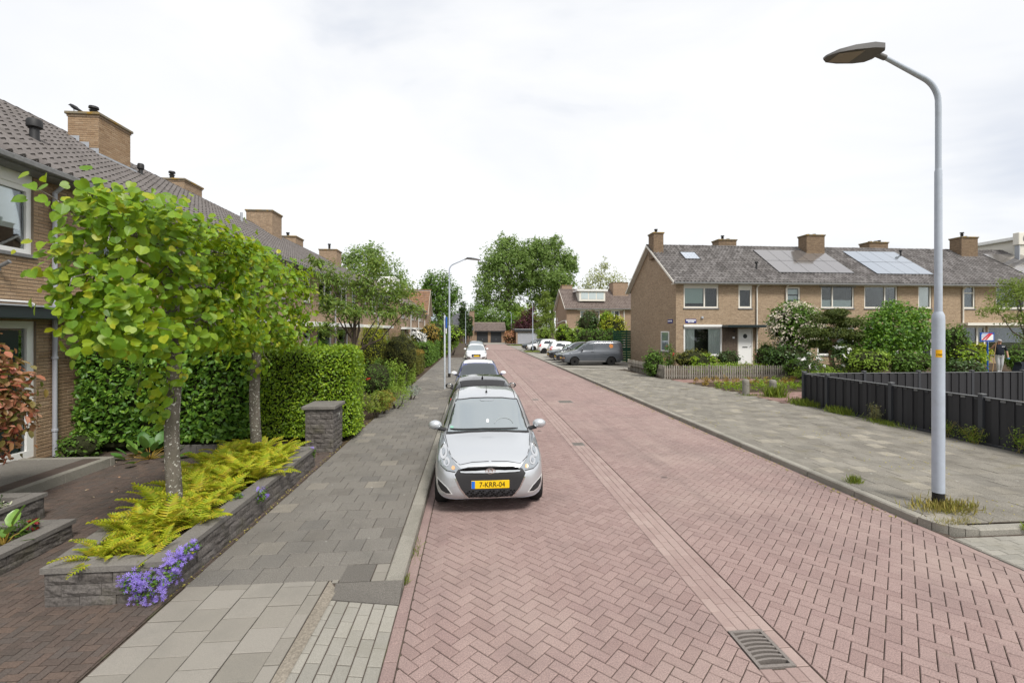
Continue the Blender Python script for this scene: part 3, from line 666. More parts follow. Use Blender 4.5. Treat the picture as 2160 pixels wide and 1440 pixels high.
def house(fr, label, u0, u1, ops, tile, tl, wallmat, eaveM=None, eave=5.75, ridge=8.47, deep=8.2, group=None, gable0=False, gable1=False, roofmat_limit=0, over=.36, name='terrace_house', cat='house', ex=.33, z0=0., ridge_mat=None, ops_gable=None, back=True):
    x, y, z = fr.P((u0+u1)/2, 0, z0); h = thing(name, label, cat, (x, y, z), group=group)
    facade(fr, 'wall', u0, u1, z0, eave, ops, wallmat, h)
    dm = -deep/2; er = eave-over*(ridge-eave)/(over-dm)       # height of slope at the wall is eave, lower at the overhang
    for g, u in ((gable0, u0), (gable1, u1)):
        if not g: continue
        mb = MB(); pts = [(u, 0, z0), (u, -deep, z0), (u, -deep, eave), (u, dm, ridge-.12), (u, 0, eave)]
        mb.add([fr.P(*p) for p in pts], [tuple(range(5))]); mb.build('gable_wall', wallmat, h)
        s = -1 if u == u0 else 1
        for (da, za, db, zb) in ((over, er, dm, ridge), (-deep-over, er, dm, ridge)):
            mb = MB(); a = [(u+s*.30, da, za-.1), (u+s*.33, da, za-.1), (u+s*.33, db, zb-.1), (u+s*.30, db, zb-.1)]; b = [(p[0], p[1], p[2]+.15) for p in a]
            mb.add([fr.P(*p) for p in a+b], [(0, 1, 2, 3), (4, 5, 6, 7), (0, 1, 5, 4), (1, 2, 6, 5), (2, 3, 7, 6), (3, 0, 4, 7)]); mb.build('bargeboard', M_cream, h)
            mb = MB(); fr.quad(mb, [(u, da, za-.06), (u+s*.30, da, za-.06), (u+s*.30, db, zb-.06), (u, db, zb-.06)]); mb.build('soffit', M_cream, h)
    if back:
        mb = MB(); fr.quad(mb, [(u0, -deep, z0), (u1, -deep, z0), (u1, -deep, eave), (u0, -deep, eave)]); mb.build('rear_wall', wallmat, h)
    a0 = u0-(.3 if gable0 else 0); a1 = u1+(.3 if gable1 else 0)
    mb = MB(); fr.quad(mb, [(a0, over, er), (a1, over, er), (a1, dm, ridge), (a0, dm, ridge)]); fr.quad(mb, [(a0, -deep-over, er), (a1, -deep-over, er), (a1, dm, ridge), (a0, dm, ridge)])
    rf = mb.build('roof', M_tileB if tile is M_tileB else M_gutterm, h)
    pieces(rf, 'roof_tile', tl, roof_mats(fr, a0, a1, over-.02, er, dm, ridge, ex=ex), tile, roofmat_limit)
    ridge_tiles(fr, rf, a0, a1, dm, ridge, ridge_mat or tile)
    # gutter and soffit
    mb = MB(); fr.box(mb, a0, over-.02, er-.10, a1, over+.11, er-.0, 0, .012); mb.build('gutter', M_gutterm, h)
    mb = MB(); fr.box(mb, a0, .0, er-.13, a1, over-.021, er-.09); mb.build('eave_board', eaveM or M_cream, h)
    h['er'] = er
    return h
TB = tile_base()
# ------------------------------------------------------------------ left terrace
FL = Frame('L', -8.16); HB = [3.6+6.1*k for k in range(8)]; U_L = None
LLAB = ['brown brick terrace house at the left edge with black glazed door and white upper window', 'brown brick terrace house behind the two pleached trees, nearest complete one of the left row',
        'third brick terrace house of the left row, behind the pleached trees', 'fourth brick house of the left row, its white front showing right of the trees', 'fifth brick house of the left row, behind the small garden tree',
        'sixth brick house of the left row, mostly hidden by the small garden tree', 'last brick house of the near left row, almost hidden by the garden tree']
left = []
for k in range(7):
    a, b = HB[k], HB[k+1]; m = k % 2          # mirrored pairs
    if k == 0: ops = [(6.6, 9.3, 3.95, 5.45), (7.0, 9.35, .2, 2.72), (4.2, 5.1, 3.95, 5.45)]
    else:
        f = (lambda u: a+u) if m == 0 else (lambda u: b-u)
        def iv(p, q, f=f): r = sorted((f(p), f(q))); return r[0], r[1]
        ops = [(*iv(.5, 2.8), 3.95, 5.45), (*iv(4.0, 4.95), 3.95, 5.45), (*iv(.5, 3.0), .55, 2.72), (*iv(4.0, 5.0), .15, 2.72)]
    near = k in (0, 1)
    h = house(FL, LLAB[k], a, b, ops, M_tileL, TB, M_mortarL if near else M_wallL, eaveM=M_gutterm, group='brick terrace houses of the left row', roofmat_limit=300 if k < 3 else (120 if k == 3 else 0), gable1=(k == 6), gable0=(k == 0))
    left.append(h); er = h['er']
    if near: wall_bricks(FL, h, a if k else 5.6, b, .12 if k == 0 else .1, 5.6, ops, M_brickL)
    if k == 0:
        window(FL, h, 6.6, 9.3, 3.95, 5.45, (8.0,), .09, M_white, .26, True, [('blind', 8.1, 9.2, 4.4, 5.2, M_curtain)])
        window(FL, h, 4.2, 5.1, 3.95, 5.45, (), .09)
        dr = window(FL, h, 7.0, 9.35, .2, 2.72, (8.25,), .13, M_white, 0, False, [], name='glazed_door')
        mb = MB(); FL.box(mb, 8.42, -.10, .36, 9.1, -.075, 2.55); mb.build('door_leaf', M_dark, dr)
        mb = MB(); FL.box(mb, 5.8, .006, 2.76, 10.35, .42, 2.97, 0, .01); mb.build('canopy', M_dark, h)
        mb = MB(); FL.box(mb, 5.8, .006, 2.972, 10.35, .45, 3.0); mb.build('canopy_edge', M_lead, h)
        MB().tube([FL.P(5.8, .05, 3.07), FL.P(9.15, .05, 3.07), FL.P(9.25, .05, 3.04), FL.P(9.25, .05, 2.98)], .018, 8).build('cable_duct', M_white, h, smooth=True)
        mb = MB(); mb.tube([FL.P(8.62, .0, 3.62), FL.P(8.62, .22, 3.74)], .032, 10); mb.tube([FL.P(8.62, .0, 3.62), FL.P(8.62, .03, 3.63)], .06, 10); mb.build('flue_stub', M_gutterm, h, smooth=True)
        pipe(FL, h, 9.66, .12, er-.32)
    else:
        big, sm, low, door = ops
        window(FL, h, *big, ((big[0]*.5+big[1]*.5),), .08, M_white, .22)
        window(FL, h, *sm, (), .08, M_white, .22)
        window(FL, h, *low, (), .09, M_white, 0, True, [('curtain', low[0]+.1, low[0]+.7, .6, 2.6), ('curtain', low[1]-.7, low[1]-.1, .6, 2.6)])
        d_ = window(FL, h, *door, (), .1, M_white, 0, False, [], name='door_frame')
        mb = MB(); FL.box(mb, door[0]+.1, -.1, .2, door[1]-.1, -.05, 2.1); mb.build('door_leaf', M_white if k != 4 else M_dark, d_)
        mb = MB(); FL.box(mb, min(low[0], door[0])-.15, .006, 2.76, max(low[1], door[1])+.15, .5, 2.98, 0, .01); mb.build('canopy', M_white if k > 1 else M_dark, h)
        if k in (1, 3, 5): pipe(FL, h, b-.05 if k != 1 else 11.8, .12, er-.32, mat=M_pvc)
# chimneys straddle the party walls; each belongs to the house before it
def rz_(d): return 8.47-(d+4.1)*(8.47-5.75)/4.1
chimney(FL, left[1], 14.7, 15.98, -3.8, -2.95, 7.4, 9.05, M_wallL, M_brickL, ((.3, .34), (.75, .12)))
chimney(FL, left[2], 20.9, 22.2, -5.6, -4.2, 7.4, 9.1, M_wallL, None, ((.25, .38),))
chimney(FL, left[3], 26.95, 28.25, -4.5, -3.1, 7.4, 9.35, M_wallL, None, ())
chimney(FL, left[4], 33.4, 34.8, -5.6, -4.2, 7.4, 9.2, M_wallL, None, ((.3, .3),))
chimney(FL, left[5], 39.2, 40.6, -4.5, -3.1, 7.4, 9.3, M_wallL, None, ((.3, .5),))
# stepped lead flashing at the near chimney
ch1 = [c for c in left[1].children if c.name.startswith('chimney')][0]
for i in range(3):
    d = -2.95-.27*i-.13; zz = 8.47+(-(d)-4.1)*(2.72/4.1) if False else 5.75+(-d)*(2.72/4.1)
    mb = MB(); FL.box(mb, 14.68, d-.13, zz-.02, 14.687, d+.15, zz+.17); mb.build('flashing', M_lead, ch1)
mb = MB(); FL.box(mb, 14.6, -2.95, 7.66, 16.1, -2.82, 7.78); mb.build('apron', M_lead, ch1)
def rvent(parent, u, d, r, hgt, cap=True):
    z = 5.75+(-d)*(2.72/4.1); x, y, _ = FL.P(u, d, 0)
    v = MB().lathe([(r*1.5, -.1), (r, .02), (r*.95, hgt)], (x, y, z), 14).build('roof_vent', M_vent, parent, smooth=True)
    MB().lathe([(r*1.25, hgt-.06), (r*1.6, hgt-.04), (r*1.6, hgt+.09), (r*1.3, hgt+.13)], (x, y, z), 14).build('vent_cowl', M_vent, v, smooth=True)
rvent(left[1], 10.75, -1.25, .085, .38); rvent(left[2], 16.45, -2.95, .06, .3); 
v = MB().tube([FL.P(23.3, -3.0, 7.7), FL.P(23.3, -3.0, 8.25)], .06, 10).build('flue_pipe', M_lead, left[3], smooth=True)
mb = MB(); FL.box(mb, 16.8, -2.9, 7.72, 18.6, -2.3, 7.78); 
# further left row and the end house turned to the street
FL2 = Frame('L', -7.6)
for k in range(3):
    a = 49+k*8; ops = [(a+.8, a+3.2, 3.9, 5.3), (a+4.6, a+5.6, 3.9, 5.3), (a+.8, a+3.4, .6, 2.6), (a+4.6, a+5.6, .1, 2.6)]
    h = house(FL2, ['far left brick house with a white roof dormer behind the garden tree', 'far left brick house second along from the dormer', 'far left brick house next to the orange-roofed end house'][k], a, a+8, ops, M_tileB, TB, M_wallF, group='brick houses of the far left row', gable1=k == 2, gable0=k == 0, ex=.5)
    for o in ops: window(FL2, h, *o, ((o[0]+o[1])/2,) if o[1]-o[0] > 1.5 else (), .1, M_white, 0, True)
    mb = MB(); FL2.box(mb, a+.5, .01, 2.7, a+6, .6, 2.92); mb.build('canopy', M_white, h)
    if k == 0:
        mb = MB(); FL2.box(mb, a+2, -2.8, 6.6, a+4.8, -.8, 8.4, 0, .05); dm = mb.build('dormer', M_white, h)
        mb = MB(); FL2.box(mb, a+2.3, -.8, 7.0, a+4.5, -.77, 8.0); mb.build('dormer_pane', M_skyl, dm)
    pipe(FL2, h, a+7.8, .12, 5.3, .05, M_white)
FE = Frame('R', 76.)
ops = [(-11.5, -9.3, 3.2, 4.6), (-9.8, -8.6, .4, 2.4)]
h = house(FE, 'brick end house with mossy orange tiled roof facing down the street', -16, -7.6, ops, M_tileO, TB, M_wallF, eave=5.45, ridge=9.5, gable1=True, ex=.5)
for o in ops: window(FE, h, *o, ((o[0]+o[1])/2,), .1, M_white)
mb = MB(); FE.box(mb, -10.6, .01, 2.5, -8.0, .7, 2.75); mb.build('canopy', M_cream, h)

# ------------------------------------------------------------------ right terrace
FR = Frame('R', 27.55); RB = [12.5, 18.6, 24.7, 30.8, 36.9, 43]
RLAB = ['brick end house with white front door and curtained window beside the picket fence', 'brick terrace house with the larger grey-brown solar array behind the white flowering shrub', 'brick terrace house with the pale solar array behind the big ivy-green tree',
        'brick terrace house behind the street lamp with dark open porch', 'brick terrace house at the right edge with the white roof extension']
ROPS = [[(13.0, 15.25, 3.95, 5.47), (16.55, 17.45, 3.95, 5.47), (13.0, 15.5, .98, 2.76), (16.5, 17.5, .45, 2.7)],
        [(19.75, 20.65, 3.95, 5.3), (22.05, 24.3, 3.98, 5.47), (19.6, 20.7, .45, 2.7), (21.8, 24.3, .98, 2.76)],
        [(25.0, 27.3, 3.98, 5.55), (28.75, 29.7, 3.98, 5.55), (25.0, 27.4, .98, 2.76), (28.6, 29.7, .45, 2.7)],
        [(31.95, 32.8, 3.98, 5.6), (34.3, 36.5, 3.98, 5.6), (31.95, 33.6, .45, 2.85), (33.7, 36.6, .98, 2.85)],
        [(37.6, 39.8, 3.98, 5.5), (41, 42, 3.98, 5.5), (37.6, 40, .98, 2.76), (41, 42, .45, 2.7)]]
right = []
for k in range(5):
    h = house(FR, RLAB[k], RB[k], RB[k+1], ROPS[k], M_tileR, TB, M_wallR, eave=5.75, ridge=8.55, group='brick terrace houses of the right row', gable0=(k == 0), gable1=(k == 4), roofmat_limit=0)
    right.append(h)
h = right[0]; o = ROPS[0]
window(FR, h, *o[0], (14.35,), .09, M_cream, .2, True, [('blind', 13.05, 14.3, 4.25, 5.2, M_blind)])
window(FR, h, *o[1], (), .11, M_cream, .28)
window(FR, h, *o[2], (), .1, M_white, 0, True, [('curtain', 13.1, 13.75, 1.0, 2.65), ('curtain', 14.65, 15.4, 1.0, 2.65)])
def door(parent, a, b, z0, z1, mat, frm=M_cream):
    mb = MB(); FR.box(mb, a, -.09, z0, a+.07, .0, z1); FR.box(mb, b-.07, -.09, z0, b, .0, z1); FR.box(mb, a+.07, -.09, z1-.07, b-.07, .0, z1); f = mb.build('door_frame', frm, parent)
    mb = MB(); FR.box(mb, a+.072, -.07, z0+.01, b-.072, -.02, z1-.072); dl = mb.build('door', mat, f)
    return f, dl
f, dl = door(h, 16.5, 17.5, .45, 2.7, M_whitedoor)
x, y, z = FR.P(17.0, -.018, 2.2)
MB().lathe([(.13, -.004), (.14, 0), (.14, .012), (.1, .018)], (x, y, z), 18, 'y').build('porthole', M_dark, f)
mb = MB(); FR.box(mb, 16.82, -.02, 1.48, 17.15, -.008, 1.54); mb.build('letter_slot', M_anth, f)
MB().tube([FR.P(17.36, -.02, 1.58), FR.P(17.36, .04, 1.58), FR.P(17.3, .045, 1.58)], .02, 8).build('handle', M_lead, f)
mb = MB(); FR.box(mb, 15.5, .004, .4, 16.49, .02, 2.72); mb.build('brick_panel', M_wallD, h)
mb = MB(); FR.box(mb, 15.45, .006, 2.74, 17.95, .75, 2.9, 0, .01); mb.build('canopy', M_dark, h)
mb = MB(); FR.box(mb, 12.98, .006, 2.78, 15.44, .08, 2.92); mb.build('window_head', M_white, h)
mb = MB(); FR.box(mb, 16.15, .022, 2.05, 16.27, .05, 2.17); mb.build('house_number_plate', M_signwhite, h)
mb = MB(); mb.tube([FR.P(16.2, .02, 2.52), FR.P(16.2, .14, 2.56), FR.P(16.2, .16, 2.45)], .03, 8); mb.build('porch_lamp', M_anth, h)
mb = MB(); FR.box(mb, 14.1, .0, 3.28, 14.24, .1, 3.42, 0, .02); mb.build('alarm_box', M_lead, h)
FG = Frame('G', 12.5)          # gable wall facing the street: outwards is -x
def gwin(u0, u1, z0, z1):
    mb = MB(); f_ = .08
    FG.box(mb, u0, .0, z0, u1, .05, z0+f_); FG.box(mb, u0, .0, z1-f_, u1, .05, z1); FG.box(mb, u0, .0, z0+f_, u0+f_, .05, z1-f_); FG.box(mb, u1-f_, .0, z0+f_, u1, .05, z1-f_)
    w_ = mb.build('window', M_white, h); mb = MB(); FG.box(mb, u0+f_, .005, z0+f_, u1-f_, .02, z1-f_); mb.build('pane', darkglass('gable_glass', (.25, .3, .31), .4), w_)
    mb = MB(); FG.box(mb, u0-.05, .0, z0-.07, u1+.05, .09, z0); mb.build('sill', M_gutterm, w_)
gwin(28.5, 29.75, 1.2, 2.5)
def street_sign(fr, u0, u1, z0, z1, lines, name_label):
    mb = MB(); fr.box(mb, u0, .0, z0, u1, .03, z1, 0, .006); s = mb.build('street_sign', M_signblue, None, label=name_label, cat='street sign', group='blue street name signs on the end house')
    for (a, b, c, e) in lines:
        mb = MB(); fr.box(mb, u0+(u1-u0)*a, .03, z0+(z1-z0)*c, u0+(u1-u0)*b, .034, z0+(z1-z0)*e); mb.build('lettering_band', M_signwhite, s)
street_sign(FR, 13.1, 13.8, 3.02, 3.26, [(.06, .94, .52, .82), (.22, .40, .16, .4), (.45, .56, .16, .4), (.60, .78, .16, .4)], 'wider blue street name sign with two white lines on the front of the end house')
street_sign(FG, 28.0, 28.7, 3.02, 3.26, [(.06, .94, .4, .7)], 'narrow blue street name sign on the gable wall of the end house')
# neighbours
h = right[1]; o = ROPS[1]
window(FR, h, *o[0], (), .09, M_cream, 0, True, [('blind', 19.8, 20.6, 4.5, 4.75, M_frost), ('blind', 19.8, 20.6, 4.85, 5.15, M_frost)]); window(FR, h, *o[1], (22.85,), .08, M_cream, 0, True, [('blind', 22.1, 24.25, 4.02, 4.5, M_frost)])
window(FR, h, *o[3], (), .1, M_white); door(h, *o[2], M_anth)
mb = MB(); FR.box(mb, 21.95, .004, 5.3, 24.4, .03, 5.5); mb.build('window_head', M_gutterm, h)
h = right[2]; o = ROPS[2]
window(FR, h, *o[0], (26.45,), .09, M_cream, .12); window(FR, h, *o[1], (), .1, M_cream, 0, True, [('blind', 28.8, 29.65, 4.0, 5.5, M_signwhite)]); window(FR, h, *o[2], (), .1, M_white); door(h, *o[3], M_anth)
mb = MB(); FR.box(mb, 24.8, .01, 5.6, 30.2, .12, 5.68); mb.build('awning_rail', M_white, h)
h = right[3]; o = ROPS[3]
window(FR, h, *o[0], (), .1, M_cream, .12, True, [('blind', 32.0, 32.75, 4.0, 4.9, M_frost)], hs=(5.0,)); window(FR, h, *o[1], (35.2,), .1, M_cream, .12, hs=(5.0,))
window(FR, h, *o[2], (33.0,), .12, M_cream, 0, False); window(FR, h, *o[3], (), .12, M_cream, 0, True, [('curtain', 34.6, 36.4, 1.0, 2.7)])
mb = MB(); FR.box(mb, 31.7, .01, 2.88, 36.8, .5, 3.05); mb.build('canopy', M_cream, h)
h = right[4]; o = ROPS[4]
for q in o: window(FR, h, *q, (), .1, M_cream)
for (k, u) in ((0, 17.72), (1, 19.66), (3, 31.85)): pipe(FR, right[k], u, .3, right[k]['er']-.32, .05, M_cream)
SL = (8.55-5.75)/4.1
def rz(d): return 5.75-d*SL
chimney(FR, right[0], 12.3, 13.0, -3.95, -3.05, 7.5, 9.3, None, None, ((.5, .3),))
chimney(FR, right[0], 17.75, 19.1, -5.4, -4.5, 7.5, 9.2, None, None, ((.4, .35), (.7, .12)))
chimney(FR, right[1], 23.45, 24.8, -3.95, -3.1, 7.5, 9.35, None, None, ((.3, .1), (.65, .12)))
chimney(FR, right[2], 29.5, 31.0, -5.4, -4.5, 7.5, 9.2, None, None, ((.3, .12), (.6, .15), (.8, .2)))
chimney(FR, right[3], 35.4, 36.7, -3.95, -3.1, 7.5, 9.4, None, None, ((.4, .4), (.6, .12)))
def on_roof(u, s, off):       # s: 0 eave line at wall, 1 ridge
    d = .36+(-4.1-.36)*s; return Vector((u, 27.55-d, rz(d)+off))
def solar(parent, u0, u1, s0, s1, nu, ns, mat):
    du = (u1-u0)/nu; ds = (s1-s0)/ns
    for i in range(nu):
        for j in range(ns):
            a, b, c, e = u0+i*du+.012, u0+(i+1)*du-.012, s0+j*ds+.004, s0+(j+1)*ds-.004; mb = MB()
            lo = [on_roof(a, c, .09), on_roof(b, c, .09), on_roof(b, e, .09), on_roof(a, e, .09)]; hi = [on_roof(a, c, .14), on_roof(b, c, .14), on_roof(b, e, .14), on_roof(a, e, .14)]
            mb.add(lo+hi, [(0, 1, 2, 3), (0, 1, 5, 4), (1, 2, 6, 5), (2, 3, 7, 6), (3, 0, 4, 7)], 1); mb.f.append([4, 5, 6, 7]); mb.m.append(0)
            mb.build('solar_panel', [mat, M_vent], parent)
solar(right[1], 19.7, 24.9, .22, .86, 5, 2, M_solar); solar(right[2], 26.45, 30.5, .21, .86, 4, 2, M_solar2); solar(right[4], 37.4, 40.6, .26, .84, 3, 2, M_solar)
mb = MB(); q = [on_roof(14.1, .56, .12), on_roof(15.25, .56, .12), on_roof(15.25, .77, .12), on_roof(14.1, .77, .12)]
mb.add(q+[p-Vector((0, 0, .12)) for p in q], [(0, 1, 2, 3), (0, 1, 5, 4), (1, 2, 6, 5), (2, 3, 7, 6), (3, 0, 4, 7)]); sk = mb.build('skylight', M_vent, right[0])
q = [on_roof(14.18, .575, .125), on_roof(15.17, .575, .125), on_roof(15.17, .757, .125), on_roof(14.18, .757, .125)]; MB().add(q, [(0, 1, 2, 3)]).build('pane', M_skyl, sk)
for (k, u, s) in ((0, 18.45, .33), (2, 30.45, .74)):
    p = on_roof(u, s, .0); v = MB().lathe([(.1, -.1), (.06, .05), (.055, .45)], p, 12).build('roof_vent', M_vent, right[k], smooth=True)
    MB().lathe([(.1, .42), (.1, .52), (.06, .55)], p, 12).build('vent_cowl', M_vent, v)
mb = MB(); mb.box(39.9, 30.9, 7.6, 45, 35, 9.2); dm = mb.build('roof_extension', M_cream, right[4]); MB().bbox(39.6, 30.6, 9.2, 45.2, 35.2, 9.45, .02).build('extension_roof', M_white, dm)
ac = thing('air_conditioner', 'boxy white air conditioner unit on the roof at the right edge', 'air conditioner', (39.6, 30.3, 8.5))
MB().bbox(39.3, 30.1, 8.75, 40.4, 30.5, 9.65, .03).build('casing', M_cream, ac)
MB().lathe([(.05, 0), (.30, .005), (.33, .012), (.30, .02), (.05, .015)], (39.95, 30.082, 9.2), 20, 'y').build('fan_grille', M_gutterm, ac)
for xx in (39.4, 40.2): MB().box(xx, 30.15, 7.6, xx+.06, 30.45, 8.75).build('foot', M_lead, ac)

# ------------------------------------------------------------------ far houses at the end of the street
FF = Frame('R', 62.)
ops = [(14.6, 17.3, 3.6, 5.3), (18.9, 20.1, 3.6, 5.3), (14.3, 17.5, .6, 2.5)]
h = house(FF, 'far brick house with white roof dormer and white downpipes on its gable', 12.7, 21.4, ops, M_tileB, TB, M_wallF, eave=5.75, ridge=8.5, gable0=True, ex=.4)
for o in ops: window(FF, h, *o, ((o[0]*.6+o[1]*.4),), .1, M_white, 0, True, [('blind', o[0], (o[0]+o[1])/2, o[2], o[3], M_frost)])
mb = MB(); FF.box(mb, 14.6, -2.9, 6.6, 18.3, -.7, 8.0, 0, .03); dm = mb.build('dormer', M_cream, h)
mb = MB(); FF.box(mb, 14.3, -3.2, 8.0, 18.6, -.5, 8.25); mb.build('dormer_roof', M_white, dm)
for i in range(3): mb = MB(); FF.box(mb, 14.9+i*1.1, -.7, 6.9, 15.85+i*1.1, -.68, 7.85); mb.build('dormer_pane', M_frost, dm)
mb = MB(); FF.box(mb, 14.2, .01, 5.3, 20.5, .1, 5.42); mb.build('awning_rail', M_white, h)
mb = MB(); FF.box(mb, 13.2, .01, 2.2, 18, .8, 2.75); mb.build('canopy', M_white, h)
for u in (20.7,): pipe(FF, h, u, .1, 5.2, .06, M_white)
FFG = Frame('G', 12.7); MB().tube([FFG.P(68.5, .08, 4.4), FFG.P(68.5, .08, 3.6), FFG.P(64.0, .08, 3.9), FFG.P(62.05, .08, 3.9), (12.75, 61.9, 2.4), (16, 61.9, 2.4)], .06, 6).build('downpipe_run', M_white, h)
chimney(FF, h, 12.9, 14.4, -5.5, -4.2, 7.5, 9.2, M_wallF, None, ()); chimney(FF, h, 20.0, 22.2, -4.6, -2.6, 7.0, 9.5, M_wallF, None, ((.3, .2), (.7, .2)))
ops = [(22.4, 23.6, 3.4, 5.2)]
h = house(FF, 'second far brick house with a dark solar panel, partly behind the near end house', 21.4, 29, ops, M_tileB, TB, M_wallF, eave=5.75, ridge=8.5, ex=.4)
window(FF, h, *ops[0], (), .12, M_white)
def on_far(u, s, off): d = .36-4.46*s; return Vector((u, 62-d, 5.75-d*(2.75/4.1)+off))
q = [on_far(22.6, .2, .1), on_far(27, .2, .1), on_far(27, .65, .1), on_far(22.6, .65, .1)]; MB().add(q+[p-Vector((0, 0, .1)) for p in q], [(0, 1, 2, 3), (0, 1, 5, 4), (1, 2, 6, 5), (2, 3, 7, 6), (3, 0, 4, 7)]).build('solar_panel', M_solar, h)
# double garage at the end of the street
g = thing('garage_block', 'low brick double garage with two dark doors and brown tiled roof at the street end', 'garage', (3.3, 97, 0))
mb = MB(); FGA = Frame('R', 97.); facade(FGA, 'wall', .2, 6.6, 0, 2.5, [(.75, 3.1, .02, 2.3), (3.65, 5.95, .02, 2.3)], M_wallF, g)
for a, b in ((.75, 3.1), (3.65, 5.95)):
    mb = MB(); FGA.box(mb, a, -.16, .02, b, -.1, 2.3); d_ = mb.build('garage_door', M_anth, g); mb = MB()
    for i in range(12): mb = MB(); FGA.box(mb, a+.04+(b-a-.08)*i/12, -.1, .05, a+(b-a-.08)*(i+.9)/12+.04, -.085, 2.27); mb.build('door_board', M_anth, d_)
    MB().lathe([(.06, 0), (.06, .05)], FGA.P((a+b)/2, -.02, .7), 8, 'y').build('handle', M_lead, d_)
mb = MB(); FGA.quad(mb, [(.0, .5, 2.45), (6.9, .5, 2.45), (6.9, -3.4, 4.35), (0, -3.4, 4.35)]); rf = mb.build('roof', M_tileB, g)
pieces(rf, 'roof_tile', TB, roof_mats(FGA, 0, 6.9, .5, 2.47, -3.4, 4.37, ex=.4), M_tileB, 0)
mb = MB(); FGA.box(mb, .0, .4, 2.28, 6.9, .55, 2.42); mb.build('fascia', M_anth, g)
mb = MB(); FGA.box(mb, 6.6, -6, 0, 6.75, 0, 2.4); mb.build('side_wall', M_wallF, g)
c = thing('bungalow', 'low house with big grey slate roof, skylight and tall side chimney at the street end', 'house', (-5, 96, 0))
FB = Frame('R', 95.5)
facade(FB, 'wall', -13, 0, 0, 2.7, [(-2.2, -1.2, .9, 2.2)], M_wallF, c); window(FB, c, -2.2, -1.2, .9, 2.2, (), .1, M_anth)
for a, b in ((-13, -2.7), (-1.2, .1)):
    mb = MB(); FB.quad(mb, [(a, .4, 2.6), (b, .4, 2.6), (b, -4.2, 6.2), (a, -4.2, 6.2)]); rf = mb.build('roof', M_tileS, c)
    pieces(rf, 'roof_tile', TB, roof_mats(FB, a, b, .4, 2.62, -4.2, 6.22, ex=.4), M_tileS, 0)
chimney(FB, c, -.75, .25, -1.6, -.6, .1, 6.6, M_wallF, None, ())
q = [(-9.2, -1.6, 4.4), (-7.5, -1.6, 4.4), (-7.5, -3.4, 5.8), (-9.2, -3.4, 5.8)]; MB().add([Vector(FB.P(*p))+Vector((0, -.1, .14)) for p in q], [(0, 1, 2, 3)]).build('skylight', M_skyl, c)
g = thing('grey_garage', 'flat-roofed garage with wide pale grey door behind the far street lamp', 'garage', (11, 88, 0))
FGG = Frame('R', 88.); mb = MB(); FGG.box(mb, 8.2, -5, 0, 8.5, 0, 2.6); FGG.box(mb, 12.4, -5, 0, 12.9, 0, 2.6); FGG.box(mb, 8.5, -5, 2.2, 12.4, 0, 2.6); mb.build('wall', M_wallF, g)
mb = MB(); FGG.box(mb, 8.0, -5, 2.3, 13, .15, 2.75); mb.build('fascia', M_anth, g); mb = MB(); FGG.box(mb, 7.95, -5.1, 2.752, 13.05, .2, 2.86); mb.build('roof_edge', M_lead, g)
for i in range(8): mb = MB(); FGG.box(mb, 8.5, -.2, .02+i*.285, 12.4, -.12, .02+(i+1)*.285-.012); mb.build('door_panel', M_pvc, g)
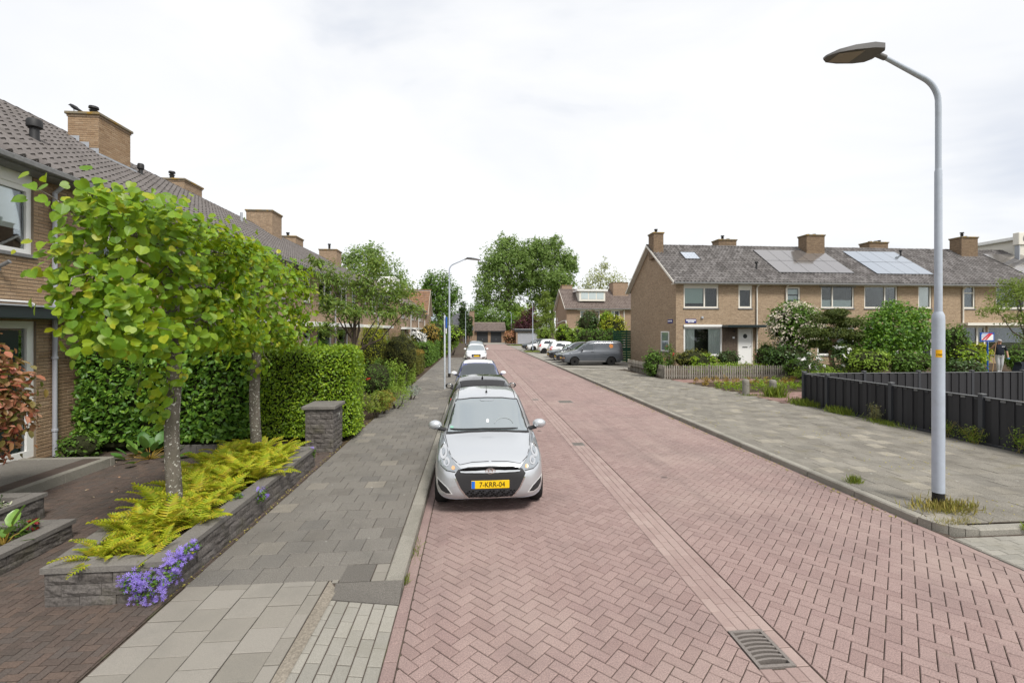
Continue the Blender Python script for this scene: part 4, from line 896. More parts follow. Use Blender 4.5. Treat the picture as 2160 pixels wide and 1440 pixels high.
# ------------------------------------------------------------------ street furniture
M_lamp = pmat('lamp_grey_paint', [(.36, .40, .47), (.40, .44, .50)], .45, (8, .06), ((.3, .32, .34), 5, .55, .8, .5), None, .4, rnd=False)
M_lampdark = plain('lamp_black_sleeve', (.015, .014, .013), .7, .3)
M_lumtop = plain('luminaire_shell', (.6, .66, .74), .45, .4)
M_lumlow = plain('luminaire_underside', (.13, .125, .125), .5, .4)
M_lumglass = plain('luminaire_lens', (.3, .255, .21), .35, .3)
M_sticker = plain('sticker_yellow', (.8, .42, .01), .5, .3)
M_ink = plain('black_ink', (.01, .01, .01), .6, .2)
def street_lamp(loc, rot, label, sticker=False):
    """arm reaches along local -x"""
    t = thing('street_lamp', label, 'street lamp', (0, 0, 0), 0, 'grey street lamps')
    MB().lathe([(.069, .0), (.069, .2)], n=20).build('base_sleeve', M_lampdark, t)
    MB().lathe([(.072, .2), (.072, 2.6), (.069, 2.66), (.05, 2.71)], n=24).build('lower_pole', M_lamp, t, smooth=True)
    pts = [(0, 0, 2.7), (0, 0, 4.6)]; 
    MB().lathe([(.045, 2.7), (.043, 4.66), (.036, 4.7)], n=20).build('upper_pole', M_lamp, t, smooth=True)
    arc = [(0, 0, 4.68), (0, 0, 5.55)]
    for i in range(1, 9): a = R(66)*i/8; arc.append((-.36*(1-math.cos(a)), 0, 5.62+.36*math.sin(a)))
    ex, ez = arc[-1][0], arc[-1][2]; dx, dz = -math.sin(R(66)), math.cos(R(66)); arc.append((ex+dx*.72, 0, ez+dz*.72))
    MB().tube(arc, [.036]*2+[.035]*8+[.027], 14).build('arm', M_lamp, t, smooth=True)
    hx, hz = ex+dx*.66, ez+dz*.66
    MB().tube([(hx+.02, 0, hz-.01), (hx-.16, 0, hz+.05)], .036, 12).build('spigot', M_lumlow, t, smooth=True)
    # luminaire: flat shell, rounded plan, domed top
    n = 9; V = []; rows = [(0, .10), (.06, .17), (.22, .19), (.48, .17), (.68, .12), (.78, .04)]; zt = [.045, .085, .10, .08, .045, .012]; hx -= .08; hz += .02
    for (l, w_), z in zip(rows, zt):
        for k in range(n): a = -1+2*k/(n-1); V.append((hx-l, w_*a, hz+.02+z*(1-a*a*.4)-.10*l))
    F = [(i*n+k, i*n+k+1, (i+1)*n+k+1, (i+1)*n+k) for i in range(5) for k in range(n-1)]
    b = len(V); 
    for (l, w_) in rows: V += [(hx-l, -w_, hz+.005-.10*l), (hx-l, w_, hz+.005-.10*l)]
    F2 = [(b+2*i, b+2*i+1, b+2*i+3, b+2*i+2) for i in range(5)]+[(i*n, (i+1)*n, b+2*i+2, b+2*i) for i in range(5)]+[(i*n+n-1, (i+1)*n+n-1, b+2*i+3, b+2*i+1) for i in range(5)]+[tuple(range(n))+(b+1, b), tuple(range(5*n, 6*n))+(b+11, b+10)]
    mb = MB(); mb.add(V, F, 0); base = len(mb.v)-len(V); mb.f += [list(f) for f in F2]; mb.m += [1]*len(F2)
    lu = mb.build('luminaire', [M_lumtop, M_lumlow], t, smooth=True)
    z1 = lambda l: hz-.002-.10*l
    MB().add([(hx-.32, -.145, z1(.32)), (hx-.32, .145, z1(.32)), (hx-.66, .10, z1(.66)), (hx-.66, -.10, z1(.66))], [(0, 1, 2, 3)]).build('lens', M_lumglass, lu)
    if sticker:
        V = []; r = .0735
        for k in range(9): a = R(200+k*7); V += [(r*math.cos(a), r*math.sin(a), 2.08), (r*math.cos(a), r*math.sin(a), 2.185)]
        MB().add(V, [(2*i, 2*i+2, 2*i+3, 2*i+1) for i in range(8)]).build('number_sticker', M_sticker, t)
        me = textmesh('1709', .034, M_ink, 'sticker_number'); aa = R(229); o = link('sticker_number', me, t)
        o.matrix_basis = Matrix.Translation((.0748*math.cos(aa), .0748*math.sin(aa), 2.115)) @ Matrix.Rotation(aa+pi/2, 4, 'Z') @ Matrix.Rotation(pi/2, 4, 'X')
    t.location = loc; t.rotation_euler = (0, 0, rot)
    return t
street_lamp((6.46, 5.9, .1), 0, 'tall grey street lamp in the right foreground with a yellow number sticker', True)
street_lamp((-1.25, 24.5, .1), pi, 'grey street lamp on the left pavement beside the blue sign pole')
street_lamp((-1.3, 79.8, .1), pi, 'small far street lamp in front of the grey slate roof on the left')
street_lamp((7.1, 54.7, .05), R(-15), 'far street lamp on the grass patch among the white parked cars')
street_lamp((7.8, 94, .05), R(-80), 'farthest street lamp, in front of the purple tree')
M_galv = pmat('galvanised_post', [(.42, .45, .48), (.5, .53, .56)], .5, (10, .1), None, None, .4, rnd=False)
M_sgnb = plain('traffic_blue', (.01, .09, .42), .4, .4)
s = thing('sign_post', 'slim galvanised post with a blue sign seen edge-on, on the left pavement', 'sign', (-1.19, 19.53, .1))
MB().lathe([(.035, 0), (.035, 3.08), (.02, 3.1)], (-1.19, 19.53, .1), 12).build('post', M_galv, s, smooth=True)
MB().bbox(-1.15, 19.45, 2.66, -1.10, 19.95, 3.12, .006).build('blue_panel', M_sgnb, s)
MB().bbox(-1.15, 19.45, 2.42, -1.12, 19.85, 2.64, .006).build('white_panel', M_signwhite, s)
for z in (2.75, 3.03): MB().lathe([(.045, -.02), (.045, .02)], (-1.19, 19.53, z), 10).build('clamp', M_galv, s)
# bollards
M_boll = pmat('bollard_concrete', [(.2, .19, .165), (.26, .245, .21)], .95, (60, .4), ((.1, .1, .085), 6, .5, .7, .7), (80, .5), .15, rnd=False)
for i, (x, y, lab) in enumerate(((10.32, 16.7, 'weathered concrete bollard, the left and farther of the pair by the planting bed'), (11.2, 16.4, 'weathered concrete bollard with a grass tuft at its foot'))):
    b = thing('bollard', lab, 'bollard', (x, y, .1), group='concrete bollards'); MB().lathe([(.13, 0), (.125, .50)], (x, y, .1), 18).build('shaft', M_boll, b, smooth=True)
    MB().lathe([(.125, .50), (.12, .56), (.09, .6), (.03, .61)], (x, y, .1), 18).build('cap', M_lighttile, b, smooth=True)
# black composite fences
M_fence = pmat('fence_composite', [(.024, .024, .026), (.03, .03, .033), (.036, .036, .039)], .6, None, None, (90, .1), .3, stretch=(1, 1, .05))
M_fpost = plain('fence_post_grey', (.045, .048, .054), .5, .4)
M_frail = plain('fence_cap_rail', (.16, .165, .17), .4, .5)
def fence(label, p0, p1, posts, zt=1.12, inner=1):
    p0, p1 = Vector(p0), Vector(p1); d = (p1-p0); ln = d.length; d.normalize(); n = Vector((-d.y, d.x))*inner
    f = thing('garden_fence', label, 'fence', (p0.x, p0.y, .1), group='black composite board fences')
    def ob(a, b, o0, o1, z0, z1, name, mat, bev=0):
        q = [p0+d*a+n*o0, p0+d*b+n*o0, p0+d*b+n*o1, p0+d*a+n*o1]; return MB().prism([(v.x, v.y) for v in q], z0, z1).build(name, mat, f)
    for s_ in posts: ob(s_-.045, s_+.045, -.05, .05, .06, zt+.05, 'post', M_fpost); ob(s_-.05, s_+.05, -.055, .055, zt+.05, zt+.065, 'post_cap', M_frail)
    ob(0, ln, -.03, .03, .04, .13, 'base_board', M_fpost)
    for a, b in zip(posts, posts[1:]):
        k = max(1, round((b-a-.09)/.142)); wd = (b-a-.09)/k
        for i in range(k):
            q = a+.045+i*wd; front = i % 2
            ob(q+(.004 if front else -.012), q+wd-(.004 if front else -.012), .012 if not front else -.012, .034 if not front else .010, .135, zt-.02, 'board', M_fence)
            if not front: ob(q+.02, q+wd-.02, -.006, .011, zt-.075, zt-.02, 'spacer', M_frail if RND.random() < .25 else M_fpost)
        ob(a+.046, b-.046, -.028, .04, zt-.018, zt, 'top_rail', M_frail)
fence('long black board fence running along the right pavement to the foreground', (11.0, 14.5), (11.0, 2.3), [0, 1.02, 3.22, 5.4, 7.6, 9.8, 12.2])
fence('rear black board fence running back from the corner behind the street lamp', (11.0, 14.56), (19.2, 14.56), [.06, 2.2, 4.2, 6.2, 8.15], inner=-1)
# picket fence
M_picket = pmat('grey_picket', [(.2, .18, .155), (.25, .23, .2), (.29, .27, .235)], .95, (40, .3), ((.15, .14, .1), 5, .5, .7, .5), (60, .3), .1, stretch=(1, 1, .1))
pk = thing('picket_fence', 'low weathered grey picket fence round the front garden of the end house', 'fence', (9.7, 22.75, .1))
base = ([(-.034, -.009, 0), (.034, -.009, 0), (.034, .009, 0), (-.034, .009, 0), (-.034, -.009, .62), (.034, -.009, .62), (.034, .009, .62), (-.034, .009, .62), (-.02, -.009, .67), (.02, -.009, .67), (.02, .009, .67), (-.02, .009, .67)],
        [(0, 1, 5, 4), (1, 2, 6, 5), (2, 3, 7, 6), (3, 0, 4, 7), (4, 5, 9, 8), (5, 6, 10, 9), (6, 7, 11, 10), (7, 4, 8, 11), (8, 9, 10, 11)])
ms = [mat4(9.75+i*.118, 22.75-.25*(i/62), .1+RND.uniform(-.02, .02), RND.uniform(-.05, .05), sz=RND.uniform(.96, 1.04)) for i in range(63)]
ms += [mat4(9.68-.03*i/45, 22.85+i*.118, .1+RND.uniform(-.02, .02), pi/2+RND.uniform(-.05, .05)) for i in range(44)]
pieces(pk, 'picket', base, ms, M_picket, 300)
for z in (.22, .55):
    MB().prism([(9.7, 22.77), (17.15, 22.52), (17.15, 22.55), (9.7, 22.80)], z, z+.05).build('rail', M_picket, pk); MB().prism([(9.70, 22.8), (9.73, 22.8), (9.68, 28), (9.65, 28)], z, z+.05).build('rail', M_picket, pk)
for (x, y) in ((9.72, 22.82), (12.1, 22.72), (14.6, 22.63), (17.1, 22.55), (9.7, 25.4), (9.66, 28)): MB().box(x-.035, y-.0, .05, x+.035, y+.07, .78).build('post', M_picket, pk)
# green slatted fence behind the van
M_gfence = plain('green_fence_paint', (.02, .085, .05), .6, .3)
gf = thing('green_fence', 'dark green slatted garden screen behind the grey van', 'fence', (11.4, 36.2, 0))
for i in range(13): MB().box(11.3, 36.2, .1+i*.19, 13.2, 36.24, .1+i*.19+.165).build('slat', M_gfence, gf)
for x in (11.25, 12.3): MB().box(x, 36.25, 0, x+.08, 36.33, 2.6).build('post', M_gfence, gf)
# ------------------------------------------------------------------ left garden walls
M_block = pmat('split_stone_block', [(.1, .09, .083), (.122, .111, .103), (.142, .129, .12)], .95, (35, .45), ((.1, .095, .05), 2.5, .52, .75, .55), (28, 1.), .15)
M_capst = pmat('cap_stone', [(.15, .14, .128), (.18, .168, .154)], .9, (60, .25), ((.09, .085, .078), 2.2, .5, .72, .5), (80, .25), .2)
def blockwall(parent, p0, p1, z0, z1, rows, bl, th, mat=None, off=0.):
    p0, p1 = Vector(p0), Vector(p1); d = p1-p0; ln = d.length; d.normalize(); n = Vector((-d.y, d.x)); h = (z1-z0)/rows
    for r in range(rows):
        a = -bl*(.5 if r % 2 else 0)
        while a < ln-.01:
            s0, s1 = max(a, 0), min(a+bl*RND.uniform(.85, 1.15), ln); a = s1 if s1 < ln else ln+1
            if s1-s0 < .03: continue
            j = RND.uniform(0, .012); bm = bmesh.new(); bmesh.ops.create_cube(bm, size=1)
            bmesh.ops.subdivide_edges(bm, edges=list(bm.edges), cuts=2, use_grid_fill=True)
            for v in bm.verts:
                s_ = s0+.003+(s1-s0-.006)*(v.co.x+.5); t_ = -j+(th+2*j)*(v.co.y+.5); zz = z0+r*h+.003+(h-.005)*(v.co.z+.5)
                if abs(abs(v.co.y)-.5) < 1e-3 and abs(v.co.x) < .4 and abs(v.co.z) < .4: t_ += (1 if v.co.y > 0 else -1)*RND.uniform(.002, .014)
                q = p0+d*s_+n*t_; v.co = (q.x, q.y, zz)
            bm.verts.index_update(); mb = MB(); mb.add([v.co[:] for v in bm.verts], [[v.index for v in f.verts] for f in bm.faces]); bm.free(); mb.build('block', mat or M_block, parent)
def caps(parent, p0, p1, z0, z1, cl, th, over=.025):
    p0, p1 = Vector(p0), Vector(p1); d = p1-p0; ln = d.length; d.normalize(); n = Vector((-d.y, d.x)); k = max(1, round(ln/cl))
    for i in range(k):
        a, b = ln*i/k+.003, ln*(i+1)/k-.003; q = [p0+d*a-n*over, p0+d*b-n*over, p0+d*b+n*(th+over), p0+d*a+n*(th+over)]
        MB().prism([(v.x, v.y) for v in q], z0, z1+RND.uniform(-.002, .002)).build('cap_stone', M_capst, parent)
pl = thing('raised_planter', 'long grey stone planter with cap stones beside the left pavement, full of ferns', 'planter', (-2.85, 4.45, .1))
C_ = [(-3.78, 4.42), (-2.80, 4.42), (-2.86, 8.62), (-4.5, 8.62)]
for i in range(4):
    blockwall(pl, C_[i], C_[(i+1) % 4], .08, .40, 3, .3, .1)
    a, b = Vector(C_[i]), Vector(C_[(i+1) % 4]); d = (b-a).normalized(); caps(pl, a+d*(.02 if i % 2 else -.03), b-d*(.19 if i % 2 == 0 else .19), .402, .452, .8, .15)
MB().prism([(-3.66, 4.54), (-2.94, 4.54), (-2.98, 8.5), (-4.36, 8.5)], .1, .37).build('soil', M_soil, pl)
pr = thing('stone_pillar', 'short square pillar of rough grey stone blocks with a flat cap and house number', 'pillar', (-3.1, 9.9, .1))
P_ = [(-3.36, 9.58), (-2.82, 9.58), (-2.82, 10.22), (-3.36, 10.22)]
for i in range(4): blockwall(pr, P_[i], P_[(i+1) % 4], .08, .96, 9, .2, .08)
MB().bbox(-3.42, 9.52, .962, -2.77, 10.28, 1.03, .008).build('cap_stone', M_capst, pr)
me = textmesh('71', .19, plain('number_chrome', (.75, .75, .75), .2, .6, .8), 'house_number', .008); o = link('house_number', me, pr)
o.matrix_basis = Matrix.Translation(Vector((-2.80, 9.92, .76))-worg(pr)) @ Matrix.Rotation(pi/2, 4, 'Z') @ Matrix.Rotation(pi/2, 4, 'X')
for (nm, lab, C2, zt) in (('garden_bed', 'low stepped stone bed at the left edge holding big-leaved plants', [(-4.72, 3.2), (-4.72, 5.86), (-5.7, 5.86), (-5.7, 3.2)], .32), ('garden_bed', 'upper stepped stone bed by the doorstep with clipped conifer and white flowers', [(-5.62, 3.4), (-5.62, 6.55), (-6.55, 6.55), (-6.55, 3.4)], .42)):
    gb = thing(nm, lab, 'planter', (C2[0][0], C2[0][1], .1))
    for i in range(2): 
        blockwall(gb, C2[i], C2[i+1], .08, zt-.05, 2, .3, .1); a, b = Vector(C2[i]), Vector(C2[i+1]); d = (b-a).normalized(); caps(gb, a if i == 0 else a+d*.16, b+d*(.03 if i == 0 else 0), zt-.048, zt, .7, .13)
    MB().prism([(C2[2][0], C2[0][1]), (C2[0][0]-.12, C2[0][1]), (C2[0][0]-.12, C2[1][1]-.12), (C2[2][0], C2[1][1]-.12)], .1, zt-.08).build('soil', M_soil, gb)
ds = thing('doorstep', 'low paved doorstep platform with concrete edging in front of the black glazed door', 'step', (-7.3, 6.8, .1))
for i in range(4): MB().bbox(-6.66, 5.2+i*.93, .08, -6.54, 5.2+i*.93+.925, .255, .008).build('edging', M_kerb, ds)
MB().bbox(-8.1, 8.93, .08, -6.54, 9.03, .25, .008).build('edging', M_kerb, ds)
for i in range(12): MB().bbox(-6.98, 5.2+i*.31, .1, -6.67, 5.2+i*.31+.305, .243, .004).build('brick_course', M_brown, ds)
for i in range(4): MB().bbox(-8.14, 5.2+i*.93, .1, -6.985, 5.2+i*.93+.925, .246, .004).build('slab', M_darktile, ds)
for i, (p0, p1) in enumerate((((-5.9, 9.75), (-5.15, 9.72)), ((-5.12, 9.72), (-4.75, 10.2)))):
    e_ = thing('edging_stone', ['straight grey edging stone at the foot of the laurel hedge', 'angled grey edging stone where the two left hedges meet'][i], 'edging stone', (*p0, .1))
    caps(e_, p0, p1, .08, .25, .5, .08, 0)
# ------------------------------------------------------------------ cars
M_tyre = plain('tyre_rubber', (.018, .018, .018), .85, .25)
M_rim = plain('alloy_rim', (.45, .45, .46), .3, .5, .7)
M_rimb = plain('black_rim', (.03, .03, .032), .4, .5, .3)
M_trim = pmat('black_trim', [(.022, .022, .024), (.03, .03, .032)], .6, None, None, (200, .1), .35, rnd=False)
M_chrome = plain('chrome', (.8, .8, .8), .12, .6, 1)
M_cglass = darkglass('car_glass', (.02, .024, .026), .09)
M_screen = darkglass('windscreen_glass', (.13, .155, .16), .34, (.93, .97, 1), .03)  # diffuse base lightened to stand in for reflected sky
M_lens = darkglass('headlight_lens', (.2, .215, .228), .22)
M_amber = plain('amber_lens', (.72, .4, .2), .25, .6)
M_red = plain('red_lens', (.55, .015, .015), .2, .6)
M_plate = plain('plate_yellow', (.8, .52, .01), .5, .3)
M_plateb = plain('plate_blue', (.02, .15, .6), .5, .3)
def paint(name, c, metal=.0, rough=.35, coat=1.): 
    m = pmat(name, [c, tuple(x*.97 for x in c)], rough, None, None, None, .5, metal, coat, rnd=False); return m
M_silver = paint('silver_paint', (.5, .52, .545), .5, .34)
M_wpaint = paint('white_car_paint', (.76, .77, .78), 0)
M_bpaint = paint('black_car_paint', (.012, .013, .016), 0, .25)
M_gpaint = paint('grey_van_paint', (.085, .095, .11), .3, .35)
M_blue = paint('blue_car_paint', (.02, .035, .2), .1, .3)
M_dpaint = paint('dark_car_paint', (.03, .035, .042), .2, .3)
def interp(tab, y): return float(np.interp(y, [p[0] for p in tab], [p[1] for p in tab]))
HATCH = dict(L=3.57, top=[(0, .60), (.03, .685), (.10, .745), (.25, .80), (.55, .862), (.9, .91), (1.0, .93), (1.35, 1.155), (1.68, 1.375), (1.85, 1.43), (2.2, 1.475), (2.7, 1.475), (3.1, 1.42), (3.3, 1.33), (3.45, 1.05), (3.54, .9), (3.57, .6)],
             belt=[(0, .52), (.1, .66), (.3, .74), (.7, .80), (1.1, .875), (2.0, .945), (3.0, 1.0), (3.4, .93), (3.57, .55)],
             bot=[(0, .36), (.04, .24), (.12, .19), (.5, .19), (3.0, .2), (3.4, .26), (3.57, .4)],
             plan=[(0, .48), (.03, .58), (.1, .68), (.25, .755), (.5, .79), (.9, .798), (2.8, .798), (3.2, .775), (3.45, .7), (3.57, .55)], wr=.555, wheels=(.68, 2.98), wrad=.285)
VAN = dict(L=4.5, top=[(0, .68), (.04, .8), (.15, .93), (.5, 1.03), (1.0, 1.13), (1.15, 1.18), (1.6, 1.55), (1.95, 1.74), (2.4, 1.81), (4.1, 1.80), (4.38, 1.74), (4.46, 1.3), (4.5, .6)],
           belt=[(0, .6), (.1, .78), (.4, .9), (1.1, 1.02), (2.0, 1.08), (4.3, 1.1), (4.5, .55)], bot=[(0, .4), (.05, .27), (.15, .2), (4.2, .22), (4.5, .42)],
           plan=[(0, .6), (.05, .75), (.15, .84), (.5, .9), (4.2, .9), (4.45, .86), (4.5, .8)], wr=.72, wheels=(.85, 3.55), wrad=.32)
def scaled(b, L, W, Hh, wrad=None):
    sy, sx, sz = L/b['L'], W/(2*max(p[1] for p in b['plan'])), Hh/max(p[1] for p in b['top'])
    return dict(L=L, top=[(y*sy, z*sz) for y, z in b['top']], belt=[(y*sy, z*sz) for y, z in b['belt']], bot=[(y*sy, z) for y, z in b['bot']], plan=[(y*sy, x*sx) for y, x in b['plan']], wr=b['wr']*sx, wheels=tuple(y*sy for y in b['wheels']), wrad=wrad or b['wrad']*1.08)
class Car:
    def __init__(s, spec, pnt, label, lo=False, rim=None):
        s.sp = spec; s.t = thing('parked_car', label, 'car', (0, 0, 0), 0, None); s.pnt = pnt; s.L = spec['L']; s.body(lo); s.wheels(rim or M_rim)
    def body(s, lo):
        sp = s.sp; ys = sorted({*[round(p[0], 3) for p in sp['top']], *[round(p[0], 3) for p in sp['plan']], *np.linspace(.2, s.L-.2, 12).round(3)}); secs = []
        ys2 = [ys[0]]
        for y in ys[1:]:
            if y-ys2[-1] > .02: ys2.append(y)
        for y in ys2:
            w, zt, zb, zs = interp(sp['plan'], y), interp(sp['top'], y), interp(sp['bot'], y), interp(sp['belt'], y); zs = min(zs, zt-.02); ws = w*.945; h = zt-zs; c = max(0, min(1, (h-.1)/.28)); c = c*c*(3-2*c); wr = min(sp['wr'], ws*.9)
            le = lambda a, b: (a[0]+(b[0]-a[0])*c, a[1]+(b[1]-a[1])*c); m = zb+(zs-zb)*.45
            secs.append([(0, zb), (w*.7, zb), (w*.93, zb+.03), (w*.985, zb+.12), (w, m), (w*.99, zs-.07), (ws, zs), le((ws*.82, zs+.5*h), (ws*.93, zs+.25*h)), le((ws*.66, zs+.76*h), (wr+.05, zs+.74*h)), le((ws*.5, zs+.87*h), (wr-.01, zs+.92*h)), le((ws*.25, zs+.97*h), (wr*.6, zs+.985*h)), (0, zt)])
        n = len(secs[0]); V = []; F = []
        for y, sc in zip(ys2, secs):
            for x, z in sc: V.append((x, y, z))
            for x, z in sc[1:-1]: V.append((-x, y, z))
        st = n+n-2
        def ix(i, k, side): return i*st+(k if side > 0 or k in (0, n-1) else n+k-1)
        for i in range(len(ys2)-1):
            for k in range(n-1):
                F.append([ix(i, k, 1), ix(i, k+1, 1), ix(i+1, k+1, 1), ix(i+1, k, 1)]); F.append([ix(i, k+1, -1), ix(i, k, -1), ix(i+1, k, -1), ix(i+1, k+1, -1)])
        for i in (0, len(ys2)-1):
            for k in range(n-1):
                if k in (0,): F.append([ix(i, 0, 1), ix(i, 1, 1), ix(i, 1, -1)])
                elif k == n-2: F.append([ix(i, k, 1), ix(i, n-1, 1), ix(i, k, -1)])
                else: F.append([ix(i, k, 1), ix(i, k+1, 1), ix(i, k+1, -1), ix(i, k, -1)])
        me = npmesh('body', V, F, [s.pnt, M_black]); bm = bmesh.new(); bm.from_mesh(me); bmesh.ops.recalc_face_normals(bm, faces=bm.faces); bm.to_mesh(me); bm.free()
        o = bpy.data.objects.new('body', me); COL.objects.link(o); sb = o.modifiers.new('s', 'SUBSURF'); sb.levels = 2 if not lo else 1; sb.render_levels = sb.levels
        m2 = baked(o); m2.polygons.foreach_set('use_smooth', np.ones(len(m2.polygons), bool))
        bm = bmesh.new(); bm.from_mesh(m2); s.bvh = BVHTree.FromBMesh(bm); bm.free()
        cut = MB(); r = sp['wrad']*1.16; W_ = max(p[1] for p in sp['plan'])
        for y in sp['wheels']:
            for sg in (-1, 1):
                cut.lathe([(r, W_*.66), (r, W_*1.3)] if sg > 0 else [(r, -W_*1.3), (r, -W_*.66)], (0, y, sp['wrad']), 28, 'x')
        co = cut.build('cut', M_black); o.modifiers.clear(); o.data = m2; bo = o.modifiers.new('b', 'BOOLEAN'); bo.object = co; bo.operation = 'DIFFERENCE'; bo.solver = 'EXACT'; bo.material_mode = 'TRANSFER'
        m3 = baked(o); bpy.data.objects.remove(co, do_unlink=True); o.modifiers.clear(); smooth_by_angle(m3, 50); o.data = m3; o.name = 'body'; o.parent = s.t; s.b = o
    def wheels(s, rim):
        sp = s.sp; r = sp['wrad']; W_ = max(p[1] for p in sp['plan'])
        for y in sp['wheels']:
            for sg in (-1, 1):
                x = sg*(W_-.105); tb = MB().lathe([(r*.62, -.09), (r*.9, -.095), (r, -.06), (r, .06), (r*.9, .095), (r*.62, .09)], (x, y, r), 26, 'x').build('wheel', M_tyre, s.t, smooth=True)
                mb = MB(); mb.lathe([(r*.64, .02), (r*.66, .085), (r*.6, .088), (r*.57, .05)] if sg > 0 else [(r*.57, -.05), (r*.6, -.088), (r*.66, -.085), (r*.64, -.02)], (x, y, r), 26, 'x')
                for k in range(5):
                    a = 2*pi*k/5+.3; c, d = math.cos(a), math.sin(a); pr = [(.06, -.03), (r*.62, -.045), (r*.62, .045), (.06, .03)]
                    mb.extr(pr, (x+sg*.055, y, r), (0, c, d), (0, -d, c), (sg, 0, 0), .03)
                mb.lathe([(.07, .04), (.07, .09)] if sg > 0 else [(.07, -.09), (.07, -.04)], (x, y, r), 14, 'x'); mb.build('rim', rim, tb)
    def patch(s, poly, view, mat, name, off=.004, res=.035, parent=None, mirror=False, skirt=.012, smooth=True):
        """polygon drawn on the body from one side and laid on its surface"""
        par = parent or s.t
        if mirror:
            a = s.patch(poly, view, mat, name, off, res, par)
            if view in ('front', 'rear', 'top'): return a, s.patch([(-p[0], p[1]) for p in poly][::-1], view, mat, name, off, res, par)
            return a, s.patch(poly, 'right' if view == 'left' else 'left', mat, name, off, res, par)
        P = []
        for i in range(len(poly)):
            a, b = Vector(poly[i]), Vector(poly[(i+1) % len(poly)]); k = max(1, int((b-a).length/res))
            P += [a+(b-a)*j/k for j in range(k)]
        nb = len(P); xs = [p[0] for p in poly]; zs = [p[1] for p in poly]; G = []
        def inside(q):
            c = False
            for i in range(len(poly)):
                (x1, y1), (x2, y2) = poly[i], poly[i-1]
                if (y1 > q[1]) != (y2 > q[1]) and q[0] < (x2-x1)*(q[1]-y1)/(y2-y1)+x1: c = not c
            return c
        for gx in np.arange(min(xs)+res*.5, max(xs), res):
            for gz in np.arange(min(zs)+res*.5, max(zs), res):
                q = Vector((gx, gz))
                if inside(q) and min((q-p).length for p in P[:nb]) > res*.45: G.append(q)
        vs, es, fs, *_ = geometry.delaunay_2d_cdt(P+G, [(i, (i+1) % nb) for i in range(nb)], [list(range(nb))], 1, 1e-5)
        out = []; ok = []
        for v in vs:
            if view == 'front': o, d = Vector((v.x, -3, v.y)), Vector((0, 1, 0))
            elif view == 'rear': o, d = Vector((v.x, s.L+3, v.y)), Vector((0, -1, 0))
            elif view == 'left': o, d = Vector((-4, v.x, v.y)), Vector((1, 0, 0))
            elif view == 'right': o, d = Vector((4, v.x, v.y)), Vector((-1, 0, 0))
            else: o, d = Vector((v.x, v.y, 5)), Vector((0, 0, -1))
            h, n, *_ = s.bvh.ray_cast(o, d)
            if h is None: out.append(o); ok.append(False)
            else:
                if n.dot(d) > 0: n = -n
                out.append(h+n*off); ok.append(True)
        F = [list(f) for f in fs if all(ok[i] for i in f)]
        if not F: return None
        bm = bmesh.new(); bv = [bm.verts.new(v) for v in out]
        for f in F:
            try: bm.faces.new([bv[i] for i in f])
            except ValueError: pass
        bmesh.ops.delete(bm, geom=[v for v in bm.verts if not v.link_faces], context='VERTS'); bm.normal_update()
        cen = Vector((0, s.L*.5, .6))
        if sum((f.normal.dot(f.calc_center_median()-cen) for f in bm.faces)) < 0: bmesh.ops.reverse_faces(bm, faces=bm.faces)
        bm.normal_update(); be = [e for e in bm.edges if e.is_boundary]; r = bmesh.ops.extrude_edge_only(bm, edges=be); nv = [v for v in r['geom'] if isinstance(v, bmesh.types.BMVert)]
        cenp = sum((v.co for v in bm.verts), Vector())/len(bm.verts)
        dd = {'front': Vector((0, 1, 0)), 'rear': Vector((0, -1, 0)), 'left': Vector((1, 0, 0)), 'right': Vector((-1, 0, 0)), 'top': Vector((0, 0, -1))}[view]
        for v in nv: v.co += dd*skirt
        me = bpy.data.meshes.new(name); bm.to_mesh(me); bm.free(); me.materials.append(mat)
        if smooth: smooth_by_angle(me, 45)
        return link(name, me, par)
    def glazing(s, screen=None, rear=True):
        """windscreen, side and rear glass taken from the profile"""
        sp = s.sp; k = s.L/3.57
        T = lambda y: interp(sp['top'], y); B = lambda y: interp(sp['belt'], y)
        y0, y1 = s.ws; wr = sp['wr']
        s.patch([(-s.wsb, s.wz0), (s.wsb, s.wz0), (wr*.97, s.wz1), (-wr*.97, s.wz1)], 'front', screen or M_cglass, 'windscreen', .006, .06)
    def mirrors(s, y, z, mat, out=.17):
        W_ = max(p[1] for p in s.sp['plan'])
        for sg in (-1, 1):
            bm = bmesh.new(); bmesh.ops.create_uvsphere(bm, u_segments=14, v_segments=10, radius=1)
            for v in bm.verts:
                yy = v.co.y*.075 if v.co.y < 0 else v.co.y*.035; v.co = (sg*(W_*.93+out*.62+v.co.x*.11), y+yy, z+v.co.z*.075+.012*v.co.x*sg*0)
            bm.verts.index_update(); mb = MB(); mb.add([v.co[:] for v in bm.verts], [[v.index for v in f.verts] for f in bm.faces]); bm.free()
            m = mb.build('wing_mirror', mat, s.t, smooth=True); MB().tube([(sg*W_*.84, y+.03, z-.09), (sg*(W_*.93+.06), y+.01, z-.055)], [.03, .035], 8).build('mirror_arm', M_trim, m, smooth=True)
            MB().lathe([(.06, 0), (.055, .006)], (sg*(W_*.93+out*.62), y+.034, z), 14, 'y').build('mirror_glass', M_chrome, m)
